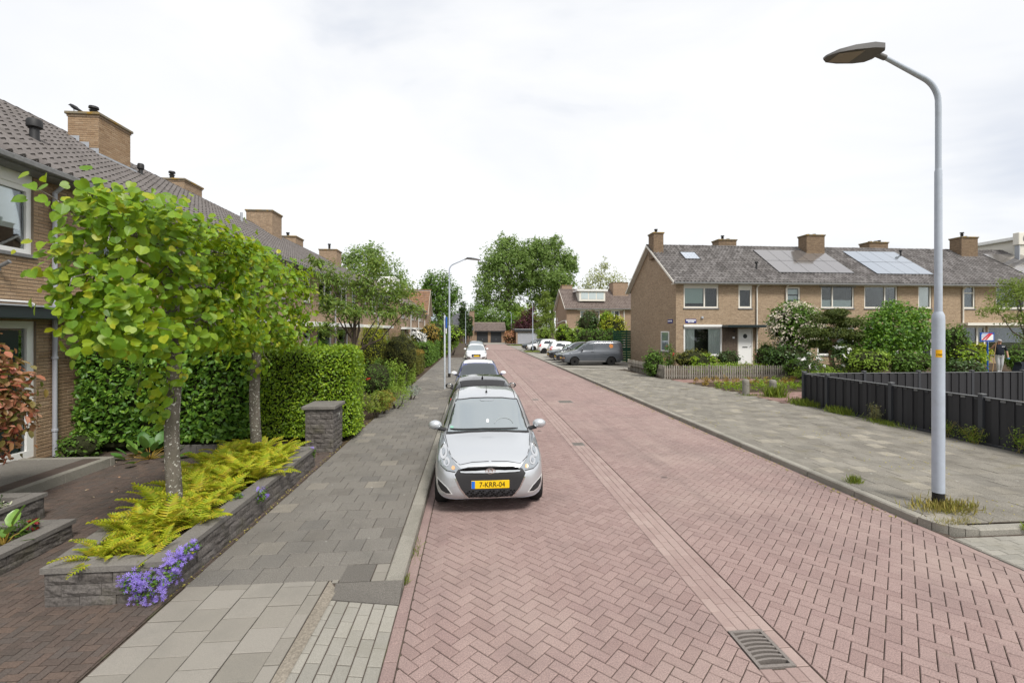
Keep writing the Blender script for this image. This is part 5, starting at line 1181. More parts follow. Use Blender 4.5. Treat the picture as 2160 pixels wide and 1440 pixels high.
    def plate(s, z, txt=None, rear=False, w=.52):
        y = (min(s.bvh.ray_cast(Vector((x, -3, zz)), Vector((0, 1, 0)))[0].y for x in (0, .22) for zz in (z-.05, z+.05))-.012) if not rear else (max(s.bvh.ray_cast(Vector((x, s.L+3, zz)), Vector((0, -1, 0)))[0].y for x in (0, .22) for zz in (z-.05, z+.05))+.012)
        sg = -1 if not rear else 1
        p = MB().bbox(-w/2, min(y, y-sg*.03), z-.055, w/2, max(y, y-sg*.03), z+.055, .004).build('number_plate', M_plate, s.t)
        MB().box(-w/2+.004 if not rear else w/2-.05, y+sg*.002-.001, z-.05, -w/2+.05 if not rear else w/2-.004, y+sg*.002+.001, z+.05).build('plate_band', M_plateb, p)
        if txt:
            me = textmesh(txt, .098, M_ink, 'plate_lettering'); o = link('plate_lettering', me, p); o.matrix_basis = Matrix.Translation((.025, y-.003, z-.002)) @ Matrix.Rotation(pi/2, 4, 'X') @ Matrix.Diagonal((.9, 1.0, 1, 1))
    def place(s, x, y, rot): s.t.location = (x, y, 0); s.t.rotation_euler = (0, 0, rot); return s.t
def side_windows(c, wins, mat=None):
    for w in wins:
        for v in ('left', 'right'): c.patch(w, v, mat or M_cglass, 'side_window', .005, .07)
# --- the silver hatchback in front
c = Car(HATCH, M_silver, 'silver hatchback with yellow number plate parked nearest, facing the camera')
c.patch([(-.665, .905), (-.5, .925), (-.3, .938), (0, .945), (.3, .938), (.5, .925), (.665, .905), (.60, 1.15), (.535, 1.355), (.27, 1.385), (0, 1.39), (-.27, 1.385), (-.535, 1.355), (-.60, 1.15)], 'front', M_trim, 'screen_surround', .004, .05)
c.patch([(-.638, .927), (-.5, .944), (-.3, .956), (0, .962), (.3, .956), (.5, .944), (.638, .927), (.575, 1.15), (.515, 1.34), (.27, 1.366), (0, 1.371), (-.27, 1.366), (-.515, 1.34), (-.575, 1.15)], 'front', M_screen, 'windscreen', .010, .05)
side_windows(c, [[(1.45, .96), (2.2, .985), (2.2, 1.33), (1.9, 1.33)], [(2.26, .985), (3.0, 1.03), (2.85, 1.3), (2.26, 1.335)]])
c.patch([(-.55, 1.03), (.55, 1.03), (.48, 1.34), (-.48, 1.34)], 'rear', M_cglass, 'rear_window', .006, .06)
gp = [(-.485, .585), (-.44, .645), (-.3, .675), (0, .685), (.3, .675), (.44, .645), (.485, .585), (.40, .40), (.30, .275), (0, .262), (-.30, .275), (-.40, .40)]
c.patch([(x*(1.045 if z < .6 else 1.01), (z-.47)*(1.075 if z < .5 else 1.0)+.47) for x, z in gp], 'front', M_chrome, 'grille_surround', .004, .04)
gr_ = c.patch(gp, 'front', M_trim, 'grille', .009, .035)
c.patch([(-.40, .652), (-.3, .663), (0, .672), (.3, .663), (.40, .652), (.41, .636), (.3, .620), (.1, .612), (0, .612), (-.1, .612), (-.3, .620), (-.41, .636)], 'front', M_black, 'upper_grille', .013, .03, gr_)
c.patch([(-.41, .628), (-.2, .632), (-.11, .638), (.11, .638), (.2, .632), (.41, .628), (.40, .612), (.1, .608), (-.1, .608), (-.40, .612)], 'front', M_chrome, 'chrome_bar', .02, .03, gr_)
for r_ in range(5):
    for k in range(15):
        x = -.33+k*.047+(.023 if r_ % 2 else 0); z = .365-.021*r_
        if abs(x) < .36-.30*(.365-z)*2: c.patch([(x-.013, z), (x-.006, z+.007), (x+.006, z+.007), (x+.013, z), (x+.006, z-.007), (x-.006, z-.007)], 'front', M_black if (r_+k) % 3 else M_fpost, 'mesh_hole', .013, .05, gr_, skirt=.004)
for sg in (-1, 1):
    hp = [(.40, .655), (.47, .62), (.60, .635), (.715, .70), (.752, .80), (.745, .885), (.70, .875), (.60, .80), (.50, .725)]
    c.patch([(sg*((x-.6)*1.08+.6), (z-.755)*1.09+.755) for x, z in hp][::sg], 'front', M_trim, 'headlight_seal', .003, .04)
    hp = [(sg*x, z) for x, z in hp]; hl = c.patch(hp if sg > 0 else hp[::-1], 'front', M_lens, 'headlight', .007, .03)
    for (x, z, r_, m) in ((.66, .785, .055, M_chrome), (.60, .715, .045, M_chrome), (.505, .665, .024, M_amber)):
        pp = [(sg*x+r_*math.cos(a), z+r_*.95*math.sin(a)) for a in np.linspace(0, 2*pi, 13)[:-1]]; c.patch(pp, 'front', m, 'lamp_bowl', .011, .025, hl, skirt=.004)
        if m is M_chrome:
            pp = [(sg*x+r_*.45*math.cos(a), z+r_*.45*math.sin(a)) for a in np.linspace(0, 2*pi, 9)[:-1]]; c.patch(pp, 'front', M_lens, 'bulb', .016, .02, hl, skirt=.004)
    fp_ = [(.535, .335), (.60, .33), (.67, .36), (.715, .42), (.72, .49), (.66, .46), (.59, .41)]
    c.patch([(sg*((x-.63)*1.22+.63), (z-.41)*1.2+.41) for x, z in fp_][::sg], 'front', M_white, 'fog_surround', .004, .03)
    c.patch([(sg*x, z) for x, z in fp_][::sg], 'front', M_trim, 'fog_recess', .009, .03)
    c.patch([(sg*x, z) for x, z in [(.72, .30), (.6, .26), (.3, .225), (.3, .215), (.6, .245), (.73, .285)]][::sg], 'front', M_lumtop, 'bumper_highlight', .003, .04)  # pale strip painted as a highlight along the lower bumper
# bonnet shut line
for sg in (-1, 1):
    ln = [(.02, .735), (.25, .728), (.42, .70), (.53, .755), (.62, .83), (.68, .895)]; w_ = .004
    c.patch([(sg*x, z) for x, z in ln+[(x-w_, z+w_*1.4) for x, z in ln[::-1]]][::sg], 'front', M_trim, 'shut_line', .002, .05, skirt=.003)
c.plate(.452, '7-KRR-04')
# oval badge with a slanted letter
by = c.bvh.ray_cast(Vector((0, -3, .635)), Vector((0, 1, 0)))[0].y-.026
V = []; n_ = 28
for i in range(n_):
    a = 2*pi*i/n_
    for rr, dy in ((1., .012), (.98, 0), (.80, 0), (.78, .012)): V.append((.072*rr*math.cos(a), by+dy, .635+.038*rr*math.sin(a)))
bd = MB().add(V, [(4*i+k, 4*i+k+1, 4*((i+1) % n_)+k+1, 4*((i+1) % n_)+k) for i in range(n_) for k in range(3)]).build('badge', M_chrome, c.t, smooth=True)
MB().lathe([(.001, .0), (.055, .001)], (0, by+.010, .635), 16, 'y').build('badge_back', M_trim, bd)
hs = lambda pts: MB().extr(pts, (0, by+.008, .635), (1, 0, 0), (0, 0, 1), (0, -1, 0), .008)
for pts in ([(-.046, -.026), (-.026, -.026), (-.010, .028), (-.030, .028)], [(.010, -.028), (.030, -.028), (.046, .026), (.026, .026)], [(-.024, -.014), (-.018, -.002), (.024, .014), (.018, .002)]): hs(pts).build('badge_letter', M_chrome, bd)
c.mirrors(1.22, 1.03, M_silver)
# aerial and wipers
MB().tube([(0, 1.98, 1.44), (0, 1.95, 1.475)], [.02, .014], 8).build('aerial_base', M_trim, c.t); MB().tube([(0, 1.95, 1.47), (0, 2.12, 1.66)], .004, 6).build('aerial', M_trim, c.t)
def on_screen(x, z, off=.02):
    h, n, *_ = c.bvh.ray_cast(Vector((x, -3, z)), Vector((0, 1, 0))); return h+(n if n.y < 0 else -n)*off
for a, b in (((-.60, .962), (-.10, .972)), ((-.16, .975), (.48, .968))):
    pts = [on_screen(a[0]+(b[0]-a[0])*k/8, a[1]+(b[1]-a[1])*k/8, .022) for k in range(9)]; MB().tube(pts, [.006]+[.011]*7+[.006], 6).build('wiper', M_trim, c.t)
sw = MB(); pts = [on_screen(.26+.15*math.cos(a), 1.03+.075*math.sin(a), .0125) for a in np.linspace(.1, pi-.1, 9)]; sw.tube(pts, .007, 6).build('steering_wheel', plain('grey_interior', (.3, .33, .34), .5), c.t, smooth=True)
pts = [(-.06, 1.15), (.06, 1.15), (.06, 1.17), (-.06, 1.17)]
c.patch([(-.10, 1.335), (.10, 1.335), (.12, 1.355), (-.12, 1.355)], 'front', M_lens, 'rear_view_mirror', .012, .05)
c.patch([(-.60, .965), (-.55, .963), (-.545, 1.0), (-.595, 1.0)], 'front', plain('screen_sticker', (.25, .5, .4), .6), 'screen_sticker', .012, .05)
c.patch([(-.018, 1.055), (.018, 1.055), (.022, 1.085), (0, 1.10), (-.022, 1.085)], 'front', M_signwhite, 'hanging_tag', .012, .03)
for sg in (-1, 1):
    pts = []
    for yy in np.linspace(1.75, 3.0, 9):
        h_, n_2, *_ = c.bvh.ray_cast(Vector((sg*.50, yy, 5)), Vector((0, 0, -1))); pts.append(h_+Vector((0, 0, .003)))
    MB().tube(pts, .006, 5).build('roof_seam', M_trim, c.t)
c.patch([(-.5, .2), (.5, .2), (.6, .235), (-.6, .235)], 'front', M_trim, 'chin_spoiler', .006, .05)
c.place(.235, 6.3, 0)
# --- the other parked cars
def simple(spec, pnt, label, x, y, rot, style='hatch', front=True, rim=None, roof=None, extra=None):
    c = Car(spec, pnt, label, lo=True, rim=rim); sp = spec; L_ = spec['L']; sy = L_/3.57; sz = max(p[1] for p in sp['top'])/1.475; sx = max(p[1] for p in sp['plan'])/.798
    if style == 'van':
        c.patch([(-.78, 1.17), (.78, 1.17), (.68, 1.66), (-.68, 1.66)], 'front', M_cglass, 'windscreen', .006, .09)
        side_windows(c, [[(1.25, 1.13), (2.25, 1.15), (2.25, 1.58), (1.85, 1.58)]])
        c.patch([(-.7, .62), (.7, .62), (.6, .72), (-.6, .72)], 'front', M_trim, 'grille', .006, .08); c.patch([(-.8, .3), (.8, .3), (.7, .5), (-.7, .5)], 'front', M_trim, 'lower_grille', .006, .08)
        c.patch([(.55, .8), (.86, .84), (.84, .93), (.6, .9)], 'front', M_lens, 'headlight', .006, .05, mirror=True)
        c.patch([(2.32, .35), (2.335, .35), (2.335, 1.62), (2.32, 1.62)], 'left', M_trim, 'door_gap', .002, .2, mirror=True, skirt=.002)
        c.patch([(1.18, .4), (1.195, .4), (1.26, 1.1), (1.245, 1.1)], 'left', M_trim, 'door_gap', .002, .2, mirror=True, skirt=.002)
        for v in ('left', 'right'):
            c.patch([(2.45, 1.14), (4.2, 1.14), (4.05, 1.62), (2.45, 1.62)], v, M_gpaint, 'side_panel', .012, .12)
            c.patch([(1.15, .3), (3.1, .3), (3.1, .36), (1.15, .36)], v, M_rim, 'sill_strip', .012, .12)
            c.patch([(3.56+.17*math.cos(a)*(1 if k % 2 else .8), 1.42+.17*math.sin(a)*(1 if k % 2 else .8)) for k, a in enumerate(np.linspace(0, 2*pi, 11)[:-1])], v, plain('orange_print', (.65, .25, .06), .5), 'side_emblem', .018, .06)
            c.patch([(2.05, .98), (2.25, .98), (2.25, 1.02), (2.05, 1.02)], v, M_trim, 'door_handle', .02, .06)
        c.patch([(.56, .55), (.8, .55), (.8, .6), (.56, .6)], 'front', M_amber, 'indicator', .012, .06, mirror=True)
        c.mirrors(1.42, 1.2, M_gpaint); c.plate(.55); c.plate(.75, rear=True)
        c.t.name = 'parked_van'; c.t['category'] = 'van'
        return c.place(x, y, rot)
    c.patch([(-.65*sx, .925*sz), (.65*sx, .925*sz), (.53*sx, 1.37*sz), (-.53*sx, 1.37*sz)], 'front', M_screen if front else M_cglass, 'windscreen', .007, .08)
    c.patch([(-.56*sx, 1.03*sz), (.56*sx, 1.03*sz), (.47*sx, 1.345*sz), (-.47*sx, 1.345*sz)], 'rear', M_cglass, 'rear_window', .007, .08)
    side_windows(c, [[(a*sy, b*sz) for a, b in w] for w in ([(1.45, .97), (2.2, .99), (2.2, 1.34), (1.88, 1.34)], [(2.26, .99), (3.05, 1.03), (2.88, 1.31), (2.26, 1.345)])])
    c.patch([(sx*a, sz*b) for a, b in ((.42, .66), (.72, .70), (.74, .80), (.66, .80), (.5, .73))], 'front', M_lens, 'headlight', .007, .06, mirror=True)
    c.patch([(sx*a, sz*b) for a, b in ((-.3, .40), (.3, .40), (.34, .66), (-.34, .66))], 'front', M_trim, 'grille', .008, .06)
    c.patch([(sx*a, sz*b) for a, b in ((.42, .30), (.68, .34), (.66, .44), (.44, .40))], 'front', M_trim, 'air_intake', .007, .06, mirror=True)
    c.patch([(sx*a, sz*b) for a, b in ((.55, .72), (.72, .72), (.70, 1.0), (.60, 1.02))], 'rear', M_red, 'tail_light', .008, .06, mirror=True)
    if roof: 
        c.patch([(-.5*sx, 1.75*sy), (.5*sx, 1.75*sy), (.5*sx, 3.05*sy), (-.5*sx, 3.05*sy)], 'top', roof, 'roof_panel', .006, .1)
    c.mirrors(1.22*sy, 1.04*sz, roof or pnt); c.plate(.50*sz); c.plate(.72*sz, rear=True)
    if extra: extra(c, sx, sy, sz)
    return c.place(x, y, rot)
def spoiler(c, sx, sy, sz):
    c.patch([(-.5*sx, 3.12*sy), (.5*sx, 3.12*sy), (.46*sx, 3.3*sy), (-.46*sx, 3.3*sy)], 'top', M_trim, 'roof_spoiler', .03, .08, skirt=.05)
    MB().tube([(0, 2.9*sy, 1.43*sz), (0, 3.02*sy, 1.52*sz)], [.03, .006], 6).build('aerial', M_trim, c.t)
simple(scaled(HATCH, 3.9, 1.68, 1.43), M_bpaint, 'black hatchback seen from behind, between the silver car and the white-roofed one', .22, 14.35, pi, extra=spoiler)
def stripe(c, sx, sy, sz):
    c.patch([(sx*a, sz*b) for a, b in ((.60, .86), (.70, .80), (.74, .70), (.66, .72))], 'front', plain('red_stripe', (.5, .05, .06), .4), 'wing_stripe', .009, .05)
simple(scaled(HATCH, 3.75, 1.7, 1.42), M_blue, 'small dark blue car with a white roof parked third in the left line', .2, 15.6, 0, roof=M_wpaint, extra=stripe, front=False)
simple(scaled(HATCH, 4.3, 1.78, 1.42, .32), M_wpaint, 'white car with dark grille facing the camera farther down the left kerb', .25, 37.6, 0)
simple(scaled(HATCH, 4.4, 1.8, 1.5, .32), M_dpaint, 'dark car behind the white one at the far end of the left kerb', .3, 45.0, 0)
RT = -pi/2     # nose towards the street on the right-hand bays: local -y turned to -x
def bay(spec, pnt, label, y, nose, out=True, **k):
    if out: return simple(spec, pnt, label, nose, y, RT+pi*0, **k)
    return simple(spec, pnt, label, nose+spec['L'], y, -RT, **k)
simple(VAN, M_gpaint, 'dark grey panel van with orange emblem parked beside the end house', 6.45, 33.6, RT, style='van', rim=M_rimb)
bay(scaled(HATCH, 4.3, 1.8, 1.5, .33), M_dpaint, 'dark hatchback parked right behind the grey van', 36.3, 6.5, rim=M_rimb)
bay(scaled(HATCH, 4.5, 1.85, 1.6, .35), M_bpaint, 'black tall car second beyond the grey van', 39.2, 6.4)
bay(scaled(HATCH, 4.2, 1.75, 1.55, .32), M_wpaint, 'white car with its red tail light to the street, nearest of the white ones', 43.0, 7.0, out=False)
bay(scaled(HATCH, 3.65, 1.65, 1.58, .3), M_wpaint, 'boxy white small car with high red tail lights beside the far lamp', 51.0, 7.2, out=False)
bay(scaled(HATCH, 4.0, 1.75, 1.5, .31), M_wpaint, 'white car nose to the street just beyond the far lamp', 57.6, 6.7)
bay(scaled(HATCH, 4.2, 1.78, 1.5, .32), M_dpaint, 'dark car nose to the street, farthest in the right-hand bays', 60.6, 6.4)
# ------------------------------------------------------------------ vegetation
def at(px, py, Z):
    """point at camera depth Z seen at a photo position"""
    X = (px-1080)/972*Z; return np.array((X*math.cos(YAW)+Z*math.sin(YAW), -X*math.sin(YAW)+Z*math.cos(YAW), 2.55-(py-697)/972*Z))
SHAPE = {'dia': (np.array([(0, 0, 0), (.27, .45, .07), (0, 1, -.06), (-.27, .45, .07)]), np.array([(0, 1, 2), (0, 2, 3)])),
         'oval': (np.array([(0, 0, 0), (.25, .28, .06), (.22, .72, .03), (0, 1, -.10), (-.22, .72, .03), (-.25, .28, .06)]), np.array([(0, 1, 2, 3), (0, 3, 4, 5)])),
         'lance': (np.array([(0, 0, 0), (.13, .3, .04), (.1, .7, -.02), (0, 1, -.16), (-.1, .7, -.02), (-.13, .3, .04)]), np.array([(0, 1, 2, 3), (0, 3, 4, 5)])),
         'heart': (np.array([(0, .06, 0), (.2, -.04, .03), (.42, .12, .07), (.47, .42, .07), (.33, .72, .02), (0, 1.02, -.14), (-.33, .72, .02), (-.47, .42, .07), (-.42, .12, .07), (-.2, -.04, .03)]), np.array([(0, 1, 2, 3, 4, 5), (0, 5, 6, 7, 8, 9)])),
         'blade': (np.array([(-.035, 0, 0), (.035, 0, 0), (.02, .6, .06), (0, 1, .22), (-.02, .6, .06)]), np.array([(0, 1, 2, 3, 4)]))}
def unit(v): return v/np.maximum(np.linalg.norm(v, axis=-1, keepdims=True), 1e-9)
def frames(N, droop=.0):
    n = len(N); N = unit(N); r = NR.normal(size=(n, 3)); r[:, 2] -= droop; Y = unit(r-N*(r*N).sum(1, keepdims=True)); X = np.cross(Y, N)
    return X, Y, N
def leafmesh(name, P, N, S, shape, mat, parent, droop=.4, off=None, kind=None):
    V0, F0 = SHAPE[shape]; X, Y, N = frames(np.asarray(N, float), droop); S = np.broadcast_to(np.asarray(S, float), (len(P),))[:, None, None]
    V = P[:, None, :]+S*(V0[None, :, 0:1]*X[:, None, :]+V0[None, :, 1:2]*Y[:, None, :]+V0[None, :, 2:3]*N[:, None, :])
    k = len(V0); F = (F0[None]+(np.arange(len(P))*k)[:, None, None]).reshape(-1, F0.shape[1])
    o = np.array(worg(parent)) if parent is not None else np.zeros(3)
    return link(name, npmesh(name, V.reshape(-1, 3)-o, F, mat), parent, kind=kind)
def blob_pts(c, r, n, shell=.4, clump=.17, per=14):
    """leaf positions in clumps through an ellipsoid, denser towards its surface"""
    c, r = np.asarray(c, float), np.broadcast_to(np.asarray(r, float), (3,)); k = max(1, n//per)
    d = unit(NR.normal(size=(k, 3))); q = d*(NR.random((k, 1))**shell); i = NR.integers(0, k, n)
    p = q[i]+NR.normal(size=(n, 3))*clump; N = unit(d[i]*.7+NR.normal(size=(n, 3))*.55+np.array((0, 0, .55)))
    return c+p*r, N
def tube_branch(mb, a, b, r0, r1, seg=5, wob=.06, n=7):
    a, b = np.array(a, float), np.array(b, float); L_ = np.linalg.norm(b-a); pts = []
    for i in range(seg+1):
        t = i/seg; pts.append(a+(b-a)*t+(NR.normal(size=3)*wob*L_*math.sin(pi*t)))
    mb.tube(pts, [r0+(r1-r0)*i/seg for i in range(seg+1)], n); return pts
M_bark = pmat('bark', [(.1, .085, .068), (.14, .12, .1)], .95, (12, .4), None, (16, .9), .1, rnd=False, stretch=(1, 1, .3))
def tree(name, label, cat, base, blobs, n, size, mat, shape='dia', tr=.2, group=None, limbs=5, clump=.17, shell=.4, bark=None, per=14, fork=.45):
    base = np.array(base, float); t = thing(name, label, cat, tuple(base), group=group); P = []; N = []; tot = sum(b[1]**2 if np.isscalar(b[1]) else b[1][0]*b[1][2] for b in blobs)
    for c, r in blobs:
        w_ = (r**2 if np.isscalar(r) else r[0]*r[2])/tot; p, q = blob_pts(c, r, max(30, int(n*w_)), shell, clump, per); P.append(p); N.append(q)
    P, N = np.concatenate(P), np.concatenate(N); ok = P[:, 2] > base[2]+.05; P, N = P[ok], N[ok]
    leafmesh('crown', P, N, size*NR.uniform(.65, 1.3, len(P)), shape, mat, t)
    cen = np.mean([b[0] for b in blobs], axis=0); top = base+(np.array([cen[0], cen[1], max(b[0][2] for b in blobs)])-base)*.92
    fk = base+(top-base)*fork; mb = MB(); tube_branch(mb, base, top, tr, tr*.2, 8, .015, 9); mb.build('trunk', bark or M_bark, t, smooth=True)
    for c, r in blobs[:limbs]:
        mb = MB(); s_ = base+(top-base)*RND.uniform(fork*.75, min(.85, fork+.25)); tube_branch(mb, s_, c, tr*.42, tr*.1, 5, .05, 6); mb.build('limb', bark or M_bark, t, smooth=True)
    return t
def bush(label, c, r, n, size, mat, shape='oval', cat='shrub', name='shrub', group=None, core=True, clump=.1, shell=.22, flowers=None, z0=None, per=10, bumps=0):
    c = np.array(c, float); r = np.broadcast_to(np.asarray(r, float), (3,)); gz = c[2]-r[2] if z0 is None else z0
    t = thing(name, label, cat, (c[0], c[1], gz), group=group); P, N = blob_pts(c, r, n, shell, clump, per)
    if bumps:
        for _ in range(bumps):
            d = unit(NR.normal(size=3)); d[2] = abs(d[2]); p, q = blob_pts(c+d*r*.75, r*.42, n//bumps//2, .3, .16, per); P = np.concatenate((P, p)); N = np.concatenate((N, q))
    ok = P[:, 2] > gz; leafmesh('foliage', P[ok], N[ok], size*NR.uniform(.6, 1.35, ok.sum()), shape, mat, t)
    mb = MB()
    for k in range(5):
        d = unit(NR.normal(size=3)); d[2] = abs(d[2]); tube_branch(mb, (c[0]+d[0]*.05, c[1]+d[1]*.05, gz), c+d*r*.8, .02+.015*r[0], .006, 4, .08, 5)
    mb.build('stems', M_bark, t, smooth=True)
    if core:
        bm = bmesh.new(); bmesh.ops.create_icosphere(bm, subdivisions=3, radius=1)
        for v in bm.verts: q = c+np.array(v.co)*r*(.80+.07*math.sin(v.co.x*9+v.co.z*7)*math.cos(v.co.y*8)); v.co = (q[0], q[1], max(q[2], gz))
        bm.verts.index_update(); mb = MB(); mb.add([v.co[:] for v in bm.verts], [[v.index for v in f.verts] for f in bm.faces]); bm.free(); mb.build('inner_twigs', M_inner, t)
    if flowers:
        m, fn, fs = flowers; p, q = blob_pts(c, r*1.03, fn, .08, .05, 4); ok = p[:, 2] > gz+.05; leafmesh('blossom', p[ok], q[ok], fs*NR.uniform(.7, 1.2, ok.sum()), 'oval', m, t)
    return t
def hedge(label, x0, y0, z0, x1, y1, z1, dens, size, mat, shape='oval', wob=.06, name='hedge', rnd=.12, group=None, topmat=None, depth=.05):
    t = thing(name, label, 'hedge', ((x0+x1)/2, (y0+y1)/2, z0), group=group); P = []; N = []; b = .9
    fs = [((0, -1, 0), (x1-x0)*(z1-z0)), ((0, 1, 0), (x1-x0)*(z1-z0)*.4), ((1, 0, 0), (y1-y0)*(z1-z0)), ((-1, 0, 0), (y1-y0)*(z1-z0)*.7), ((0, 0, 1), (x1-x0)*(y1-y0))]
    for nn, ar in fs:
        k = max(20, int(ar*dens)); u = NR.random((k, 3)); p = np.array((x0, y0, z0))+u*np.array((x1-x0, y1-y0, z1-z0))
        for ax in range(3):
            if nn[ax]: p[:, ax] = (x1, y1, z1)[ax] if nn[ax] > 0 else (x0, y0, z0)[ax]
        P.append(p); N.append(np.tile(np.array(nn, float), (k, 1)))
    P, N = np.concatenate(P), np.concatenate(N); c = np.array(((x0+x1)/2, (y0+y1)/2, (z0+z1)/2)); h = np.array(((x1-x0)/2, (y1-y0)/2, (z1-z0)/2))
    q = (P-c); rr = np.minimum(rnd, h); qq = np.clip(q, -(h-rr), h-rr); d = q-qq; d[:, 2] = np.where(q[:, 2] < 0, 0, d[:, 2]); P = c+qq+unit(d+1e-9)*np.minimum(np.linalg.norm(d, axis=1, keepdims=True), rr.max())*np.where(np.linalg.norm(d, axis=1, keepdims=True) > 1e-6, 1, 0)
    P += N*(wob*np.sin(P[:, [0]]*3.1+P[:, [1]]*2.3+1)*np.sin(P[:, [2]]*3.7+P[:, [0]]*1.3)+NR.normal(size=(len(P), 1))*depth); N2 = unit(N*.6+NR.normal(size=N.shape)*.5+np.array((0, 0, .5)))
    ok = P[:, 2] > z0; P, N2 = P[ok], N2[ok]
    if topmat is not None:
        hi = P[:, 2] > z1-.16; leafmesh('top_growth', P[hi], N2[hi], size*NR.uniform(.6, 1.3, hi.sum()), shape, topmat, t, .2); P, N2 = P[~hi], N2[~hi]
    leafmesh('foliage', P, N2, size*NR.uniform(.6, 1.35, len(P)), shape, mat, t, .2)
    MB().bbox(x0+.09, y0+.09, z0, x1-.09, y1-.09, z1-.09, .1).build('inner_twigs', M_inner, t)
    return t
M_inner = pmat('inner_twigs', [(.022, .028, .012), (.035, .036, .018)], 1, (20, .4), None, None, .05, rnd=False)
G_lime = leafmat('lime_leaf', [(.075, .165, .012), (.12, .24, .016), (.19, .32, .018), (.1, .21, .016), (.3, .4, .02), (.15, .27, .018), (.45, .44, .03)], .42, .4, .3, (.5, .58, .02))
G_poplar = leafmat('poplar_leaf', [(.085, .145, .03), (.125, .2, .042), (.17, .255, .06), (.22, .3, .09)], .35)
G_dark = leafmat('dark_green_leaf', [(.035, .07, .016), (.05, .1, .02), (.075, .14, .028)], .22, .35, .4)
G_laurel = leafmat('laurel_leaf', [(.045, .11, .016), (.075, .165, .02), (.12, .24, .028), (.2, .33, .035)], .25, .42, .3)
G_privet = leafmat('privet_leaf', [(.075, .14, .012), (.13, .23, .016), (.22, .34, .02), (.34, .45, .028)], .28, .4, .35)
G_fern = leafmat('fern_leaf', [(.2, .28, .02), (.3, .36, .022), (.42, .42, .026), (.25, .33, .022), (.52, .44, .03), (.34, .25, .04), (.34, .38, .022)], .35, .55, .2, (.6, .6, .03))
G_photinia = leafmat('photinia_leaf', [(.1, .15, .03), (.36, .08, .06), (.5, .14, .11), (.14, .15, .035), (.55, .24, .17), (.3, .12, .06), (.12, .16, .03)], .3, .35, .4)
G_mid = leafmat('mid_green_leaf', [(.06, .12, .018), (.09, .17, .025), (.13, .22, .03)], .28)
G_yellow = leafmat('yellow_green_leaf', [(.2, .25, .015), (.3, .33, .02), (.38, .38, .025)], .3, .5)
G_lightg = leafmat('light_green_leaf', [(.13, .21, .025), (.19, .29, .035), (.25, .34, .05)], .3)
G_cherry = leafmat('cherry_leaf', [(.085, .15, .028), (.12, .2, .035), (.17, .25, .05), (.22, .27, .05)], .32, .4)
G_yew = leafmat('yew_leaf', [(.07, .085, .016), (.11, .12, .02), (.17, .16, .025)], .15)
G_rust = leafmat('rust_leaf', [(.2, .13, .03), (.3, .19, .03), (.24, .2, .04)], .2)
G_purple = leafmat('purple_leaf', [(.045, .016, .02), (.07, .022, .028), (.1, .03, .035)], .2)
G_pale = leafmat('pale_leaf', [(.22, .25, .1), (.3, .33, .15), (.38, .4, .2)], .35)
G_willow = leafmat('willow_leaf', [(.11, .16, .025), (.16, .22, .035), (.2, .27, .05)], .3)
G_conif = leafmat('conifer_leaf', [(.025, .05, .014), (.04, .075, .018), (.055, .09, .022)], .12)
G_redbush = leafmat('red_bush_leaf', [(.35, .16, .1), (.42, .22, .13), (.3, .2, .08)], .25)
G_white = leafmat('white_petal', [(.75, .74, .68), (.8, .78, .72), (.7, .66, .58)], .3)
G_cream = leafmat('cream_petal', [(.62, .56, .45), (.7, .64, .55), (.6, .5, .42)], .3)
G_violet = leafmat('violet_petal', [(.2, .14, .5), (.27, .2, .6), (.34, .27, .66)], .3)
G_red = leafmat('red_petal', [(.6, .02, .02), (.7, .04, .04)], .25)
G_pink = leafmat('pink_petal', [(.65, .2, .2), (.7, .4, .35)], .25)
G_grass = leafmat('grass_blade', [(.12, .19, .025), (.18, .25, .03), (.26, .28, .05)], .3)
G_dry = leafmat('dry_grass', [(.3, .24, .06), (.36, .3, .1), (.2, .22, .04)], .3)
